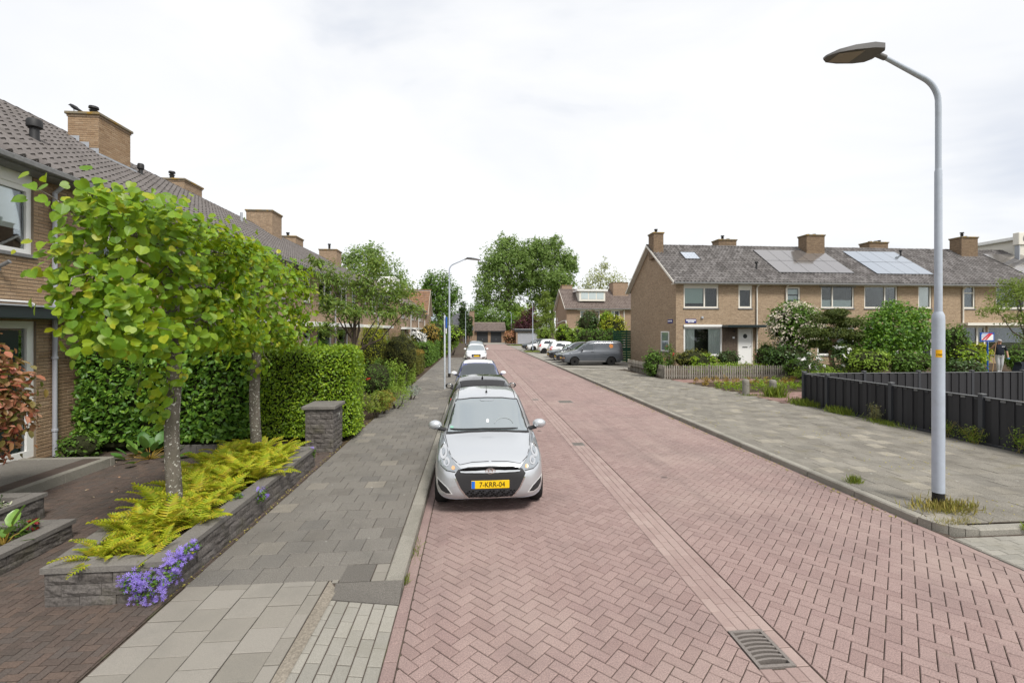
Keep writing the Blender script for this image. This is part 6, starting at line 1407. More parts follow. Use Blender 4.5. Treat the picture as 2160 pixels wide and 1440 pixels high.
# --- pleached lime trees in the planter
M_limebark = pmat('lime_bark', [(.13, .115, .095), (.17, .15, .125)], .95, (14, .3), [((.09, .085, .06), 3, .45, .7, .6), ((.62, .62, .55), 30, .585, .615, .9)], (22, .6), .1, rnd=False, stretch=(1, 1, .25))
def lime(label, base, boxes, n, trunk_h, r0, rsmall, size=(.09, .19), suckers=()):
    t = thing('pleached_tree', label, 'tree', base, group='pleached lime trees in the planter'); bx_, by_, bz_ = base
    pts = [(bx_+.012*math.sin(i*1.7), by_+.012*math.cos(i*1.3), bz_-.1+(trunk_h+.1)*i/9) for i in range(10)]
    MB().tube(pts, [r0*1.15, r0*1.04]+[r0-.012*i/8 for i in range(8)], 14).build('trunk', M_limebark, t, smooth=True)
    P = []; N = []
    for (x0, y0, z0, x1, y1, z1, w_) in boxes:
        k = int(n*w_); kc = max(1, k//13); q = NR.random((kc, 3)); 
        ax = NR.integers(0, 3, kc); sh = NR.random(kc) < .78
        for i in range(kc):
            if sh[i]: q[i, ax[i]] = (NR.random()*.12 if NR.random() < .5 else 1-NR.random()*.12)
        p = np.array((x0, y0, z0))+q*np.array((x1-x0, y1-y0, z1-z0)); i = NR.integers(0, kc, k); c = np.array(((x0+x1)/2, (y0+y1)/2, (z0+z1)/2))
        P.append(p[i]+NR.normal(size=(k, 3))*.095); N.append(unit((p[i]-c)*np.array((1.3, .6, .5))+NR.normal(size=(k, 3))*.45+np.array((.25, -.35, .45))))
    for (cx, cy, cz, rr, k) in suckers:
        d = unit(NR.normal(size=(k, 3))); P.append(np.array((cx, cy, cz))+d*rr*NR.uniform(.4, 1.15, (k, 1))); N.append(unit(d+NR.normal(size=(k, 3))*.4+np.array((.2, -.4, .3))))
    P, N = np.concatenate(P), np.concatenate(N); X, Y, Z = frames(N, 1.1); S = NR.uniform(size[0], size[1], len(P)); ms = np.tile(np.eye(4), (len(P), 1, 1))
    ms[:, :3, 0] = X*S[:, None]*NR.uniform(.85, 1.15, (len(P), 1)); ms[:, :3, 1] = Y*S[:, None]; ms[:, :3, 2] = Z*S[:, None]*NR.uniform(.3, 1.6, (len(P), 1)); ms[:, :3, 3] = P
    V0, F0 = SHAPE['heart']; F0 = [list(f) for f in F0]; VB = V0*np.array((.88, 1.05, 1)); VB[:, 2] = .16*np.abs(V0[:, 0])-.34*V0[:, 1]**2; VB[3:5, 0] *= 1.15
    VC = V0*np.array((1.08, .9, 1)); VC[:, 2] = -.22*np.abs(V0[:, 0])**1.5+.12*V0[:, 1]; q = np.arange(len(P)) % 3
    for k, v in enumerate((V0, VB, VC)): pieces(t, 'leaf', (v, F0), ms[q == k], G_lime, 100)
    x0, y0, z0, x1, y1, z1, _ = boxes[0]
    for z in (z0+.25, (z0+z1)/2, z1-.3):
        for yy in (y0+.1, y1-.1):
            mb = MB(); tube_branch(mb, (bx_, by_, z-.08), (bx_+RND.uniform(-.15, .15), yy, z+.05), .03, .009, 6, .03, 7); mb.build('limb', M_limebark, t, smooth=True)
    mb = MB()
    for i in NR.integers(0, len(P), 110):
        p = P[i]; z = min((z0+.25, (z0+z1)/2, z1-.3), key=lambda q: abs(q-p[2])); tube_branch(mb, (bx_+(p[0]-bx_)*.25, p[1]+(by_-p[1])*.15, z), p, .008, .003, 3, .08, 4)
    mb.build('twigs', M_limebark, t, kind='stuff')
lime('nearer pleached lime tree with pale speckled trunk in the stone planter', (-3.5, 5.71, .37), [(-3.86, 4.5, 2.42, -3.14, 6.95, 3.86, .94)], 4700, 3.5, .078, 0, (.045, .118), [(-3.55, 5.5, 1.95, .27, 80), (-3.6, 5.6, 1.6, .15, 34)])
lime('farther pleached lime tree in the stone planter, right of the nearer one', (-3.83, 8.48, .37), [(-4.25, 7.4, 2.3, -3.4, 10.1, 3.86, .95)], 4200, 3.5, .085, 0, (.045, .11), [(-3.8, 8.4, 1.95, .26, 50)])
# --- ferns
def frond_mesh(i):
    V = []; F = []; n = 15; L_ = .46
    def pt(t): return np.array((0, L_*(t*.92), L_*(.62*t-.62*t*t*1.02)))
    for k in range(n):
        t = .1+.9*k/n; p = pt(t); w_ = .105*math.sin(pi*min(1, t*.92+.10))**.75*(1-.35*t); tl = .014
        for sg in (-1, 1):
            b = len(V); V += [p+np.array((0, -tl*.5, 0)), p+np.array((0, tl*.7, .001)), p+np.array((sg*w_*.6, .018+tl*.55, .010)), p+np.array((sg*w_, .032, -.012)), p+np.array((sg*w_*.6, .012-tl*.5, .008))]
            F += [[b, b+4, b+3, b+2, b+1] if sg > 0 else [b, b+1, b+2, b+3, b+4]]
    b = len(V)
    for k in range(7): p = pt(k/6); V += [p+np.array((-.004, 0, .002)), p+np.array((.004, 0, .002))]
    F += [[b+2*k, b+2*k+1, b+2*k+3, b+2*k+2] for k in range(6)]
    return npmesh('frond', np.array(V), F, G_fern)
FR_M = [frond_mesh(i) for i in range(1)]
spots = []
y = 4.7
while y < 8.5:
    f = (y-4.5)/4.1; xl = -3.62-.72*f; xr = -2.98; k = 4 if y < 5.2 else 5
    for i in range(k):
        x = xl+(xr-xl)*(i+.5)/k+RND.uniform(-.08, .08); yy = y+RND.uniform(-.12, .12)
        if abs(x+3.5)+abs(yy-5.71) > .16 and abs(x+3.83)+abs(yy-8.48) > .16 and not (x > -3.15 and RND.random() < .45): spots.append((x, yy))
    y += .29
for (x, y) in spots:
    t = thing('fern', 'yellow-green fern growing in the long stone planter', 'fern', (x, y, .36), RND.uniform(0, 6.28), 'ferns in the stone planter'); s0 = RND.uniform(.85, 1.2)*(.72 if y < 5.0 else 1); n = RND.randint(8, 11)
    for k in range(n):
        o = link('frond', FR_M[0], t); s_ = s0*RND.uniform(.75, 1.15)
        o.matrix_basis = Matrix.Rotation(2*pi*k/n+RND.uniform(-.25, .25), 4, 'Z') @ Matrix.Rotation(R(RND.uniform(2, 48)), 4, 'X') @ Matrix.Rotation(RND.uniform(-.3, .3), 4, 'Y') @ Matrix.Scale(s_, 4)
# --- purple bellflowers on the planter rim
def star_mesh():
    V = [(0, 0, -.12)]; F = []
    for k in range(5):
        a = 2*pi*k/5; b = len(V)
        for da, r_, z in ((-.33, .5, .05), (0, 1., .12), (.33, .5, .05)): V.append((r_*math.cos(a+da), r_*math.sin(a+da), z))
        F.append([0, b, b+1, b+2])
    return np.array(V), F
def campanula(label, pts, nf, nl, fs=.021):
    """pts: list of (centre, radii)"""
    c0 = pts[0][0]; t = thing('bellflower', label, 'flowers', c0); V0, F0 = star_mesh(); ms = []; P = []; N = []
    for c, r in pts:
        p, q = blob_pts(c, r, nf//len(pts), .3, .14, 5); q = unit(q+np.array((.7, -.8, .25)))
        X, Y, Z = frames(q, 0)
        for i in range(len(p)):
            A = np.eye(4); s_ = fs*RND.uniform(.75, 1.25); A[:3, 0] = X[i]*s_; A[:3, 1] = Y[i]*s_; A[:3, 2] = Z[i]*s_; A[:3, 3] = p[i]; ms.append(A)
        p, q = blob_pts(c, np.array(r)*.93, nl//len(pts), .4, .12, 6); P.append(p); N.append(q)
    pieces(t, 'flower', (V0, F0), ms, G_violet, 300); leafmesh('foliage', np.concatenate(P), np.concatenate(N), .028, 'oval', G_mid, t)
campanula('big mound of purple bellflowers spilling over the front corner of the planter', [((-2.90, 4.37, .28), (.17, .07, .17)), ((-2.78, 4.52, .36), (.07, .17, .14)), ((-3.0, 4.36, .34), (.12, .05, .1)), ((-2.74, 4.72, .42), (.04, .14, .07))], 760, 700)
campanula('small tuft of purple bellflowers halfway along the planter rim', [((-2.80, 6.35, .40), (.08, .16, .10))], 70, 260)
campanula('small tuft of purple bellflowers at the far end of the planter', [((-2.86, 8.5, .38), (.07, .12, .11))], 36, 160)
campanula('thin trail of purple bellflowers on the planter side by the ferns', [((-2.92, 6.05, .46), (.06, .12, .06))], 16, 120)
# --- left foreground shrubs
t = bush('red-tipped photinia shrub at the left edge by the glazed door', (-6.38, 6.45, 1.66), (.55, .55, .78), 2400, .105, G_photinia, 'oval', core=False, clump=.14, shell=.3, z0=.4, per=9)
bush('clipped dark green dwarf conifer in the upper stone bed', (-6.05, 5.9, .48), (.38, .36, .22), 2600, .045, G_conif, 'dia', z0=.34)
t = bush('white variegated ground cover on the rim of the upper stone bed', (-5.75, 5.6, .42), (.22, .55, .12), 1500, .04, leafmat('variegated_leaf', [(.45, .48, .33), (.6, .6, .45), (.2, .27, .08)], .2), 'oval', core=False, z0=.34)
def big_leaf_plant(label, c, n, size, mat, spread=.22):
    t = thing('big_leaved_plant', label, 'plant', c); V0, F0 = SHAPE['oval']; me = npmesh('leaf', V0*np.array((1.35, 1, 1.2)), [list(f) for f in F0], mat)
    V = []; rows = [(0, .02), (.15, .2), (.4, .33), (.7, .3), (.92, .14), (1.0, .02)]
    for yv, wv in rows: V += [(-wv, yv, .05-.12*yv*yv), (0, yv, -.02-.12*yv*yv), (wv, yv, .05-.12*yv*yv)]
    me = npmesh('leaf', np.array(V), [[3*i+k, 3*i+k+1, 3*i+k+4, 3*i+k+3] for i in range(5) for k in range(2)], mat, True)
    for k in range(n):
        a = 2.4*k; e_ = R(20+55*(k/n)); p = Vector((math.cos(a)*spread*(1-.6*k/n), math.sin(a)*spread*(1-.6*k/n), .03+.22*(k/n)))
        o = link('leaf', me, t); o.matrix_basis = Matrix.Translation(p) @ Matrix.Rotation(a-pi/2, 4, 'Z') @ Matrix.Rotation(e_, 4, 'X') @ Matrix.Rotation(RND.uniform(-.4, .4), 4, 'Y') @ Matrix.Scale(size*RND.uniform(.7, 1.15), 4)
        mb = MB(); mb.tube([Vector(c), Vector(c)+p*.6+Vector((0, 0, .03)), Vector(c)+p], [.008, .006, .005], 5); mb.build('stalk', G_rust, t)
G_berg = leafmat('bergenia_leaf', [(.1, .2, .03), (.15, .27, .04), (.2, .3, .05)], .2, .3, .45)
big_leaf_plant('bright big-leaved plant in the low stone bed at the left edge', (-4.98, 5.35, .25), 9, .2, G_berg, .14)
bush('low green cushion plant behind the big leaves in the low stone bed', (-5.15, 5.62, .3), (.22, .2, .1), 700, .03, G_mid, 'dia', core=False, z0=.24)
bush('small red-leaved tuft at the corner of the low stone bed', (-4.98, 5.68, .33), (.06, .06, .07), 60, .05, leafmat('dark_red_leaf', [(.16, .015, .015), (.2, .03, .02)], .1), 'oval', core=False, z0=.25)
big_leaf_plant('big glossy-leaved plant at the foot of the laurel hedge', (-6.15, 9.35, .1), 24, .26, leafmat('glossy_leaf', [(.05, .13, .03), (.08, .18, .035), (.14, .24, .04)], .2, .42, .3), .5)
bush('low green ground-cover clump at the foot of the brown brick wall', (-7.55, 9.55, .3), (.35, .3, .28), 900, .06, G_mid, 'oval', z0=.08)
# hedges between the left gardens
hedge('tall glossy laurel hedge behind the pleached trees', -8.0, 9.95, .08, -4.9, 10.7, 2.35, 780, .10, G_laurel, 'oval', .1, rnd=.3, depth=.09)
hedge('clipped box-shaped privet hedge right of the pleached trees', -6.6, 10.55, .08, -2.72, 11.7, 2.13, 1500, .055, G_privet, 'oval', .05, rnd=.16, depth=.035)
# --- left gardens along the pavement
t = tree('garden_tree', 'loose young cherry-like tree with long drooping leaves in the left gardens', 'tree', (-4.55, 17.4, .08),
         [(at(770, 600, 17), (1.0, .9, .75)), (at(700, 590, 17), (.85, .8, .7)), (at(835, 615, 17), (.85, .8, .6)), (at(745, 655, 16.6), (.9, .8, .5)), (at(820, 660, 17), (.8, .8, .45)), (at(690, 640, 17), (.6, .6, .6)), (at(665, 550, 17), (.35, .35, .3)), (at(790, 555, 17), (.6, .6, .45)), (at(870, 650, 17), (.45, .5, .35)), (at(690, 690, 16.5), (.5, .5, .35))], 5200, .17, G_cherry, 'lance', .1, limbs=10, clump=.16, shell=.75, per=9, fork=.3, bark=pmat('cherry_bark', [(.06, .045, .035), (.09, .07, .055)], .9, (10, .3), None, (20, .4), .2, rnd=False))
bush('tall golden-green conifer beside the left pavement', at(788, 742, 20.5), (.72, .7, 1.25), 5200, .075, G_yellow, 'lance', cat='conifer', name='conifer_shrub', z0=.08, clump=.08, shell=.12)
bush('rounded bronze-green yew ball beside the left pavement', at(845, 748, 19.2), (.8, .75, 1.0), 5200, .065, G_yew, 'lance', z0=.08, clump=.06, shell=.1)
bush('upright light green shrub in front of the yew ball', at(830, 793, 16.3), (.42, .4, .52), 1100, .08, G_lightg, 'oval', z0=.08, core=False, clump=.16)
bush('dark green perennial clump with red poppies by the privet hedge', at(793, 800, 14.2), (.5, .7, .62), 1900, .07, G_mid, 'lance', z0=.08, clump=.15)
bush('low grey-green edging plants along the left pavement', at(835, 832, 14.6), (.5, .9, .32), 1700, .06, G_lightg, 'lance', z0=.08, clump=.15, core=False)
bush('low rusty edging clump next to the left pavement', at(812, 842, 13.6), (.3, .35, .26), 900, .06, G_rust, 'lance', z0=.08, core=False)
bush('grassy green edging clump at the end of the privet hedge', at(795, 845, 13.0), (.35, .5, .3), 1100, .08, G_grass, 'lance', z0=.08, core=False)
bush('small silvery plant at the pavement edge', at(868, 822, 16.4), (.3, .35, .2), 500, .06, leafmat('silver_leaf', [(.2, .24, .2), (.28, .32, .27)], .2), 'lance', z0=.08, core=False)
for (px, py, Z, s_) in ((782, 796, 13.7, .07), (790, 790, 13.8, .05), (776, 799, 13.6, .05)):
    p = at(px, py, Z); t = thing('poppy', 'red poppy among the dark green perennials', 'flower', (p[0], p[1], .1), group='red poppies'); leafmesh('petals', np.tile(p, (9, 1))+NR.normal(size=(9, 3))*.02, NR.normal(size=(9, 3))+np.array((.3, -1, .3)), s_, 'oval', G_red, t)
    MB().tube([(p[0], p[1], .1), p], .006, 5).build('stem', G_mid, t)
hedge('low light green hedge by the left pavement beyond the yew ball', -3.9, 19.6, .08, -2.85, 22.6, 1.05, 520, .085, G_lightg, 'oval', .06, depth=.06)
hedge('clipped hedge with a rust-coloured top by the left pavement', -5.6, 25.2, .08, -3.0, 28.3, 1.35, 700, .06, G_yew, 'oval', .02, rnd=.1, topmat=G_rust)
hedge('long green hedge further along the left pavement', -7.4, 31, .08, -3.0, 41, 1.6, 170, .13, G_mid, 'oval', .08, depth=.07)
hedge('climber-covered fence at the far left pavement', -4.2, 43, .08, -2.9, 62, 2.3, 110, .18, G_lightg, 'oval', .15, depth=.15)
hedge('far green hedge beside the white car', -4.6, 64, .08, -2.8, 78, 2.0, 60, .25, G_mid, 'oval', .15, depth=.15)
for (px, py, Z, r, m, lab) in ((905, 705, 36, .9, G_rust, 'rust-tinged shrub above the long left hedge'), (925, 700, 42, 1.1, G_mid, 'round green shrub above the far left hedge'), (880, 715, 34, .6, G_white, 'pale flowering shrub above the long left hedge'), (955, 705, 46, 1.0, G_privet, 'bright green shrub behind the left street lamp'), (937, 697, 60, 1.3, G_willow, 'grey-green shrub in front of the slate roof')):
    bush(lab, at(px, py, Z), (r, r, r*.9), 900, .2 if Z > 40 else .15, m, 'oval', z0=.08, clump=.14)
# --- far trees
T = lambda blobs, Z: [(at(px, py, Z+dz), r*Z/972) for px, py, r, dz in blobs]
tree('poplar_tree', 'tall broad poplar at the end of the street, the left of the two', 'tree', (at(1078, 0, 114)[0], at(1078, 0, 114)[1], 0), T([(1052, 552, 42, 0), (1085, 535, 36, 3), (1030, 600, 32, -2), (1078, 600, 38, 2), (1060, 640, 30, 0), (1020, 640, 26, 1), (1105, 560, 26, -2), (1090, 655, 26, 0), (1062, 515, 24, 2), (1030, 565, 24, 0), (1112, 600, 24, 0), (1115, 530, 22, 0)], 114), 19000, .6, G_poplar, tr=.7, limbs=9, clump=.115, shell=.55, group='tall poplars at the street end')
tree('poplar_tree', 'tall broad poplar at the end of the street, the right of the two', 'tree', (at(1165, 0, 116)[0], at(1165, 0, 116)[1], 0), T([(1150, 540, 36, 0), (1188, 550, 30, 2), (1165, 590, 38, -2), (1130, 585, 26, 2), (1195, 590, 24, 0), (1140, 635, 30, 0), (1185, 630, 28, 0), (1170, 515, 20, 1), (1205, 560, 18, 0), (1132, 520, 24, 0), (1118, 570, 24, 0)], 116), 19000, .6, G_poplar, tr=.7, limbs=9, clump=.115, shell=.55, group='tall poplars at the street end')
tree('broad_tree', 'big green tree rising behind the left terrace roofs', 'tree', (at(790, 0, 72)[0], at(790, 0, 72)[1], 0), T([(765, 560, 42, 0), (815, 575, 38, 1), (740, 545, 24, 0), (785, 532, 26, 2), (840, 605, 30, 0), (770, 610, 40, 0), (820, 630, 30, 0)], 72), 8000, .42, G_poplar, tr=.45, clump=.14)
tree('broad_tree', 'green tree left of the tall poplars behind the left street lamp', 'tree', (at(930, 0, 88)[0], at(930, 0, 88)[1], 0), T([(925, 598, 32, 0), (905, 628, 28, 0), (950, 622, 26, 0), (928, 650, 34, 0), (900, 600, 18, 0)], 88), 6500, .45, G_mid, tr=.45, clump=.14)
for i, (px, py, Z, r, m, lab) in enumerate(((905, 672, 108, 30, G_mid, 'dense green tree behind the slate roof, leftmost'), (965, 672, 106, 28, G_dark, 'dark dense tree behind the slate roof'), (1005, 665, 108, 26, G_mid, 'dense green tree directly behind the tall side chimney'), (1035, 672, 106, 28, G_poplar, 'dense green tree behind the double garage'), (1070, 678, 104, 26, G_mid, 'dense green tree right behind the double garage'), (1105, 665, 110, 26, G_lightg, 'light green tree behind the purple tree'))):
    tree('dense_tree', lab, 'tree', (at(px, 0, Z)[0], at(px, 0, Z)[1], 0), T([(px, py, r, 0), (px-18, py+12, r*.8, 1), (px+18, py+14, r*.8, -1), (px, py+22, r*.9, 0)], Z), 3200, .5, m, tr=.3, limbs=3, group='dense trees behind the garages', clump=.14)
tree('purple_tree', 'dark purple-leaved tree at the end of the parking bays', 'tree', (at(1110, 0, 94)[0], at(1110, 0, 94)[1], 0), T([(1115, 662, 16, 0), (1105, 680, 20, 0), (1120, 688, 22, 0), (1092, 692, 16, 0), (1122, 650, 9, 0), (1130, 680, 18, 0)], 94), 4200, .34, G_purple, tr=.25, limbs=3, clump=.12)
tree('willow_tree', 'slender yellow-green willow left of the far house', 'tree', (at(1152, 0, 80)[0], at(1152, 0, 80)[1], 0), T([(1150, 640, 17, 0), (1158, 660, 18, 0), (1145, 670, 18, 0), (1160, 690, 18, 0), (1140, 695, 16, 0), (1150, 622, 10, 0)], 80), 4200, .36, G_willow, 'lance', tr=.2, limbs=3, clump=.14)
tree('pale_tree', 'pale thin-crowned tree behind the far house roof', 'tree', (at(1265, 0, 92)[0], at(1265, 0, 92)[1], 0), T([(1260, 585, 26, 0), (1290, 590, 26, 0), (1240, 605, 22, 0), (1275, 560, 16, 0), (1310, 605, 20, 0), (1225, 625, 16, 0), (1250, 620, 24, 0), (1290, 622, 22, 0)], 92), 3000, .4, G_pale, tr=.25, limbs=8, clump=.2, shell=.8)
tree('cypress_tree', 'dark columnar cypress between slate roof and side chimney', 'tree', (at(977, 0, 92)[0], at(977, 0, 92)[1], 0), [(at(977, 688, 92)+np.array((0, 0, -.6+1.1*k)), (1.05-.12*abs(k-1.5), 1.0, 1.3)) for k in range(5)], 3600, .3, G_conif, tr=.2, limbs=2, clump=.1, shell=.25)
tree('cypress_tree', 'dark slim cypress tight against the side chimney', 'tree', (at(990, 0, 93)[0], at(990, 0, 93)[1], 0), [(at(990, 692, 93)+np.array((0, 0, -.6+1.1*k)), (.7, .7, 1.2)) for k in range(3)], 1600, .3, G_conif, tr=.15, limbs=1, clump=.1, shell=.25)
bush('round red-tipped bush between the two far garages', at(1077, 712, 90), (1.45, 1.3, 1.3), 1600, .3, G_redbush, 'oval', z0=0, clump=.12)
# --- shrubs in front of the far house and by the parking bays
for (px, py, Z, r, m, lab) in ((1240, 685, 54, (1.35, 1.2, 1.5), G_dark, 'dark round shrub in front of the far house'), (1245, 668, 55, (1.0, .9, .8), leafmat('smoke_leaf', [(.12, .08, .06), (.16, .13, .07), (.1, .12, .05)], .2), 'purplish shrub crown in front of the far house window'), (1295, 690, 52, (1.5, 1.2, 1.4), G_yellow, 'yellow-green shrub in front of the far house, beside the gable'), (1278, 680, 53, (.9, .8, 1.3), G_privet, 'golden-leaved shrub between the dark and yellow-green ones'), (1190, 705, 56, (1.2, 1., 1.2), G_privet, 'mixed yellow shrub at the far parking bays'), (1148, 706, 76, (1.1, 1.0, 1.3), G_lightg, 'clipped round green bush by the grey garage'), (1222, 710, 50, (1.3, 1, 1.0), G_lightg, 'light green shrub above the white parked cars')):
    bush(lab, at(px, py, Z), r, 1500, .2, m, 'oval', z0=.02, clump=.1)
for i in range(3): bush(['rounded clipped bush above the black car, leftmost of three', 'rounded clipped bush above the dark hatchback, middle of three', 'rounded clipped bush above the grey van, rightmost of three'][i], at(1238+i*26, 713, 47), (1.1, .9, 1.0), 1500, .13, G_mid, 'oval', z0=.02, clump=.06, shell=.1, group='clipped bushes behind the parking bays')
hedge('green hedge behind the white parked cars', 12.0, 47, .02, 13.0, 60, 1.9, 90, .2, G_mid, 'oval', .15, depth=.12)
t = thing('path_light', 'small white-topped garden light post by the far house hedge', 'lamp', tuple(at(1176, 722, 56)*np.array((1, 1, 0)))); p = at(1176, 697, 56)
MB().tube([(p[0], p[1], 0), (p[0], p[1], p[2])], .06, 8).build('post', M_white, t); MB().lathe([(.05, 0), (.26, .02), (.28, .12), (.1, .2)], p, 12).build('lamp_head', M_white, t)
for (x, y, lab) in ((7.0, 54.6, 'grass patch round the far street lamp between the parking bays'), (7.3, 78, 'small grass patch at the far end of the parking bays')):
    g_ = sheet('grass_patch', x-.9, y-1.6, x+4, y+1.6, .05, M_earth)
    P = np.array((x-.9, y-1.6, .05))+NR.random((1500, 3))*np.array((4.9, 3.2, 0)); leafmesh('grass', P, np.tile((0., -1, .3), (1500, 1))+NR.normal(size=(1500, 3))*.4, .13, 'blade', G_grass, g_, -1.5, kind='stuff')
# --- right gardens
def shrub_r(lab, px, py, Z, r, n, s_, m, shape='oval', **k): return bush(lab, at(px, py, Z), r, n, s_, m, shape, **k)
shrub_r('large cream-flowered shrub between the white door and the dark pine', 1680, 690, 25.2, (1.45, 1.0, 1.35), 3800, .14, G_mid, z0=.3, clump=.12, flowers=(G_cream, 2600, .14), bumps=5, shell=.3)
shrub_r('leafy green lower shrub below the cream flowers', 1660, 755, 24.8, (1.2, .7, .8), 2200, .13, G_dark, z0=.2)
# layered dark pine with bare trunk
pb = at(1752, 778, 21.5); pn = thing('garden_pine', 'flat-topped cloud-pruned dark conifer with bare leaning trunk', 'tree', (pb[0], pb[1], .2))
P = []; N = []
for (px, py, r) in ((1745, 672, (.75, .6, .28)), (1785, 680, (.7, .6, .25)), (1715, 700, (.6, .6, .25)), (1760, 700, (.9, .7, .28)), (1800, 708, (.55, .5, .24)), (1735, 725, (.6, .5, .22)), (1778, 735, (.5, .5, .2)), (1765, 660, (.5, .5, .2))):
    p, q = blob_pts(at(px, py, 21.5+RND.uniform(-.3, .3)), r, 2600, .3, .11, 10); P.append(p); N.append(q+np.array((0, 0, .6)))
P, N = np.concatenate(P), np.concatenate(N); leafmesh('crown', P, N, .1*NR.uniform(.6, 1.3, len(P)), 'lance', leafmat('pine_needle', [(.04, .07, .014), (.07, .1, .018), (.12, .14, .022)], .12), pn)
for a, b, r0, r1 in (((1752, 780), (1756, 720), .11, .085), ((1756, 720), (1745, 690), .07, .04), ((1756, 722), (1785, 695), .06, .03), ((1755, 730), (1720, 705), .05, .03), ((1757, 718), (1768, 668), .06, .03)):
    mb = MB(); tube_branch(mb, at(*a, 21.5), at(*b, 21.5), r0, r1, 5, .04, 8); mb.build('trunk' if a[1] == 780 else 'limb', pmat('pine_bark', [(.2, .13, .085), (.25, .17, .115)], .95, (14, .4), None, (20, .6), .1, rnd=False) if 'pine_bark' not in MATS else MATS['pine_bark'], pn, smooth=True)
tree('rounded_tree', 'broad dense rounded tree with mid-green leaves left of the street lamp', 'tree', (*at(1885, 785, 21.5)[:2], .2), [(at(1890, 700, 21.5), (1.35, 1.1, 1.25)), (at(1850, 725, 21.3), (.95, .9, .95)), (at(1930, 720, 21.4), (.85, .9, 1.0)), (at(1885, 660, 21.5), (.75, .8, .55)), (at(1920, 665, 21.5), (.7, .7, .5)), (at(1845, 680, 21.5), (.6, .7, .6))], 7500, .135, G_laurel, 'oval', .1, limbs=5, clump=.14, shell=.3)
shrub_r('low bright green shrub under the rounded tree', 1830, 762, 20.3, (1.0, .7, .55), 2000, .11, G_lightg, z0=.15)
shrub_r('low green shrub under the rounded tree, next to the lamp', 1920, 765, 20.0, (.9, .7, .5), 1900, .11, G_mid, z0=.15)
shrub_r('low dark shrub between pine and rounded tree', 1790, 740, 22.5, (.6, .6, .6), 1300, .1, G_dark, z0=.2)
shrub_r('tall leafy shrub just right of the lamp post', 2010, 735, 21.0, (.62, .6, 1.15), 2300, .11, G_mid, z0=.2)
shrub_r('low shrub right of the lamp post in front of the dark porch', 2035, 755, 20.5, (.7, .6, .55), 1500, .1, G_privet, z0=.2)
shrub_r('golden variegated shrub beside the blue sign', 2062, 745, 24.6, (.65, .5, .55), 1500, .12, G_yellow, z0=.3)
shrub_r('dark low planting along the rear black fence', 2035, 780, 19.0, (.75, .5, .45), 1700, .1, G_dark, z0=.1)
shrub_r('green planting behind the person at the right edge', 2150, 755, 25.4, (.8, .5, .7), 1700, .11, G_mid, z0=.2)
tree('maple_tree', 'spreading green maple at the right edge above the porch', 'tree', (*at(2190, 790, 20.5)[:2], .2), [(at(2135, 625, 20.5), (.9, .8, .5)), (at(2095, 655, 20.3), (.6, .6, .25)), (at(2150, 670, 20.5), (.8, .8, .35)), (at(2180, 610, 20.5), (.9, .8, .6)), (at(2175, 712, 20.2), (.5, .6, .4)), (at(2130, 600, 20.5), (.5, .5, .3))], 3600, .13, G_willow, 'lance', .09, limbs=6, clump=.17, shell=.4)
# magnolia-like white flowers in front of the pine
for (px, py, lab) in ((1710, 765, 'white-flowered rose bush left of the pine trunk'), (1775, 755, 'white-flowered rose bush right of the pine trunk')):
    t = shrub_r(lab, px, py, 20.8, (.5, .4, .55), 700, .09, G_dark, z0=.15, core=False, clump=.2, flowers=(G_white, 90, .13))
# end-house front garden
shrub_r('dark low shrub under the curtained window', 1460, 757, 26.3, (1.2, .45, .55), 1700, .1, G_yew, z0=.35)
shrub_r('dark low shrub between the window and the white door', 1535, 757, 26.4, (.7, .4, .55), 1100, .1, G_dark, z0=.35)
shrub_r('bright yellow-green shrub under the curtained window', 1488, 765, 25.6, (.75, .4, .5), 1300, .11, G_privet, z0=.3)
shrub_r('leafy green bush growing over the corner of the picket fence', 1380, 765, 24.6, (.55, .5, .75), 1700, .1, G_mid, z0=.1)
shrub_r('climbing red rose on the corner of the end house', 1412, 750, 26.6, (.3, .3, .75), 800, .08, G_mid, z0=.35, core=False, flowers=(G_red, 30, .1))
shrub_r('low flower border behind the picket fence', 1540, 776, 24.6, (2.6, .4, .3), 1800, .09, G_lightg, z0=.12, core=False, flowers=(G_pink, 60, .08))
shrub_r('green shrub beside the white door, left of the cream flowers', 1615, 755, 25.5, (.6, .5, .9), 1500, .1, G_mid, z0=.3, flowers=(G_pink, 25, .09))
shrub_r('green ground planting at the right end of the picket fence', 1690, 775, 23.4, (.9, .5, .4), 1500, .1, G_mid, z0=.12)
shrub_r('green planting behind the black fence corner', 1740, 785, 21.2, (1.4, .9, .35), 1600, .1, G_lightg, z0=.1, core=False)
# bedding plants in rows
NBP = 0
for j, (y0, m, lab) in enumerate(((17.9, G_privet, 'low yellow-green bedding plant in the front rows of the planting bed'), (18.7, G_privet, 'low yellow-green bedding plant in the front rows of the planting bed'), (19.7, G_rust, 'low red-brown bedding plant in the back rows of the planting bed'), (20.5, G_rust, 'low red-brown bedding plant in the back rows of the planting bed'))):
    x = 10.25
    while x < 16.6:
        p = np.array((x+RND.uniform(-.08, .08), y0+RND.uniform(-.12, .12), .25)); n = 70; t = thing('bedding_plant', lab, 'plant', (p[0], p[1], .1), group='yellow-green bedding plants' if j < 2 else 'red-brown bedding plants')
        q, N = blob_pts(p, (.17, .17, .2), n, .5, .2, 6); ok = q[:, 2] > .1; leafmesh('foliage', q[ok], N[ok], .11*NR.uniform(.6, 1.3, ok.sum()), 'lance', m if RND.random() < .8 else G_lightg, t, -.6); x += RND.uniform(.38, .55)
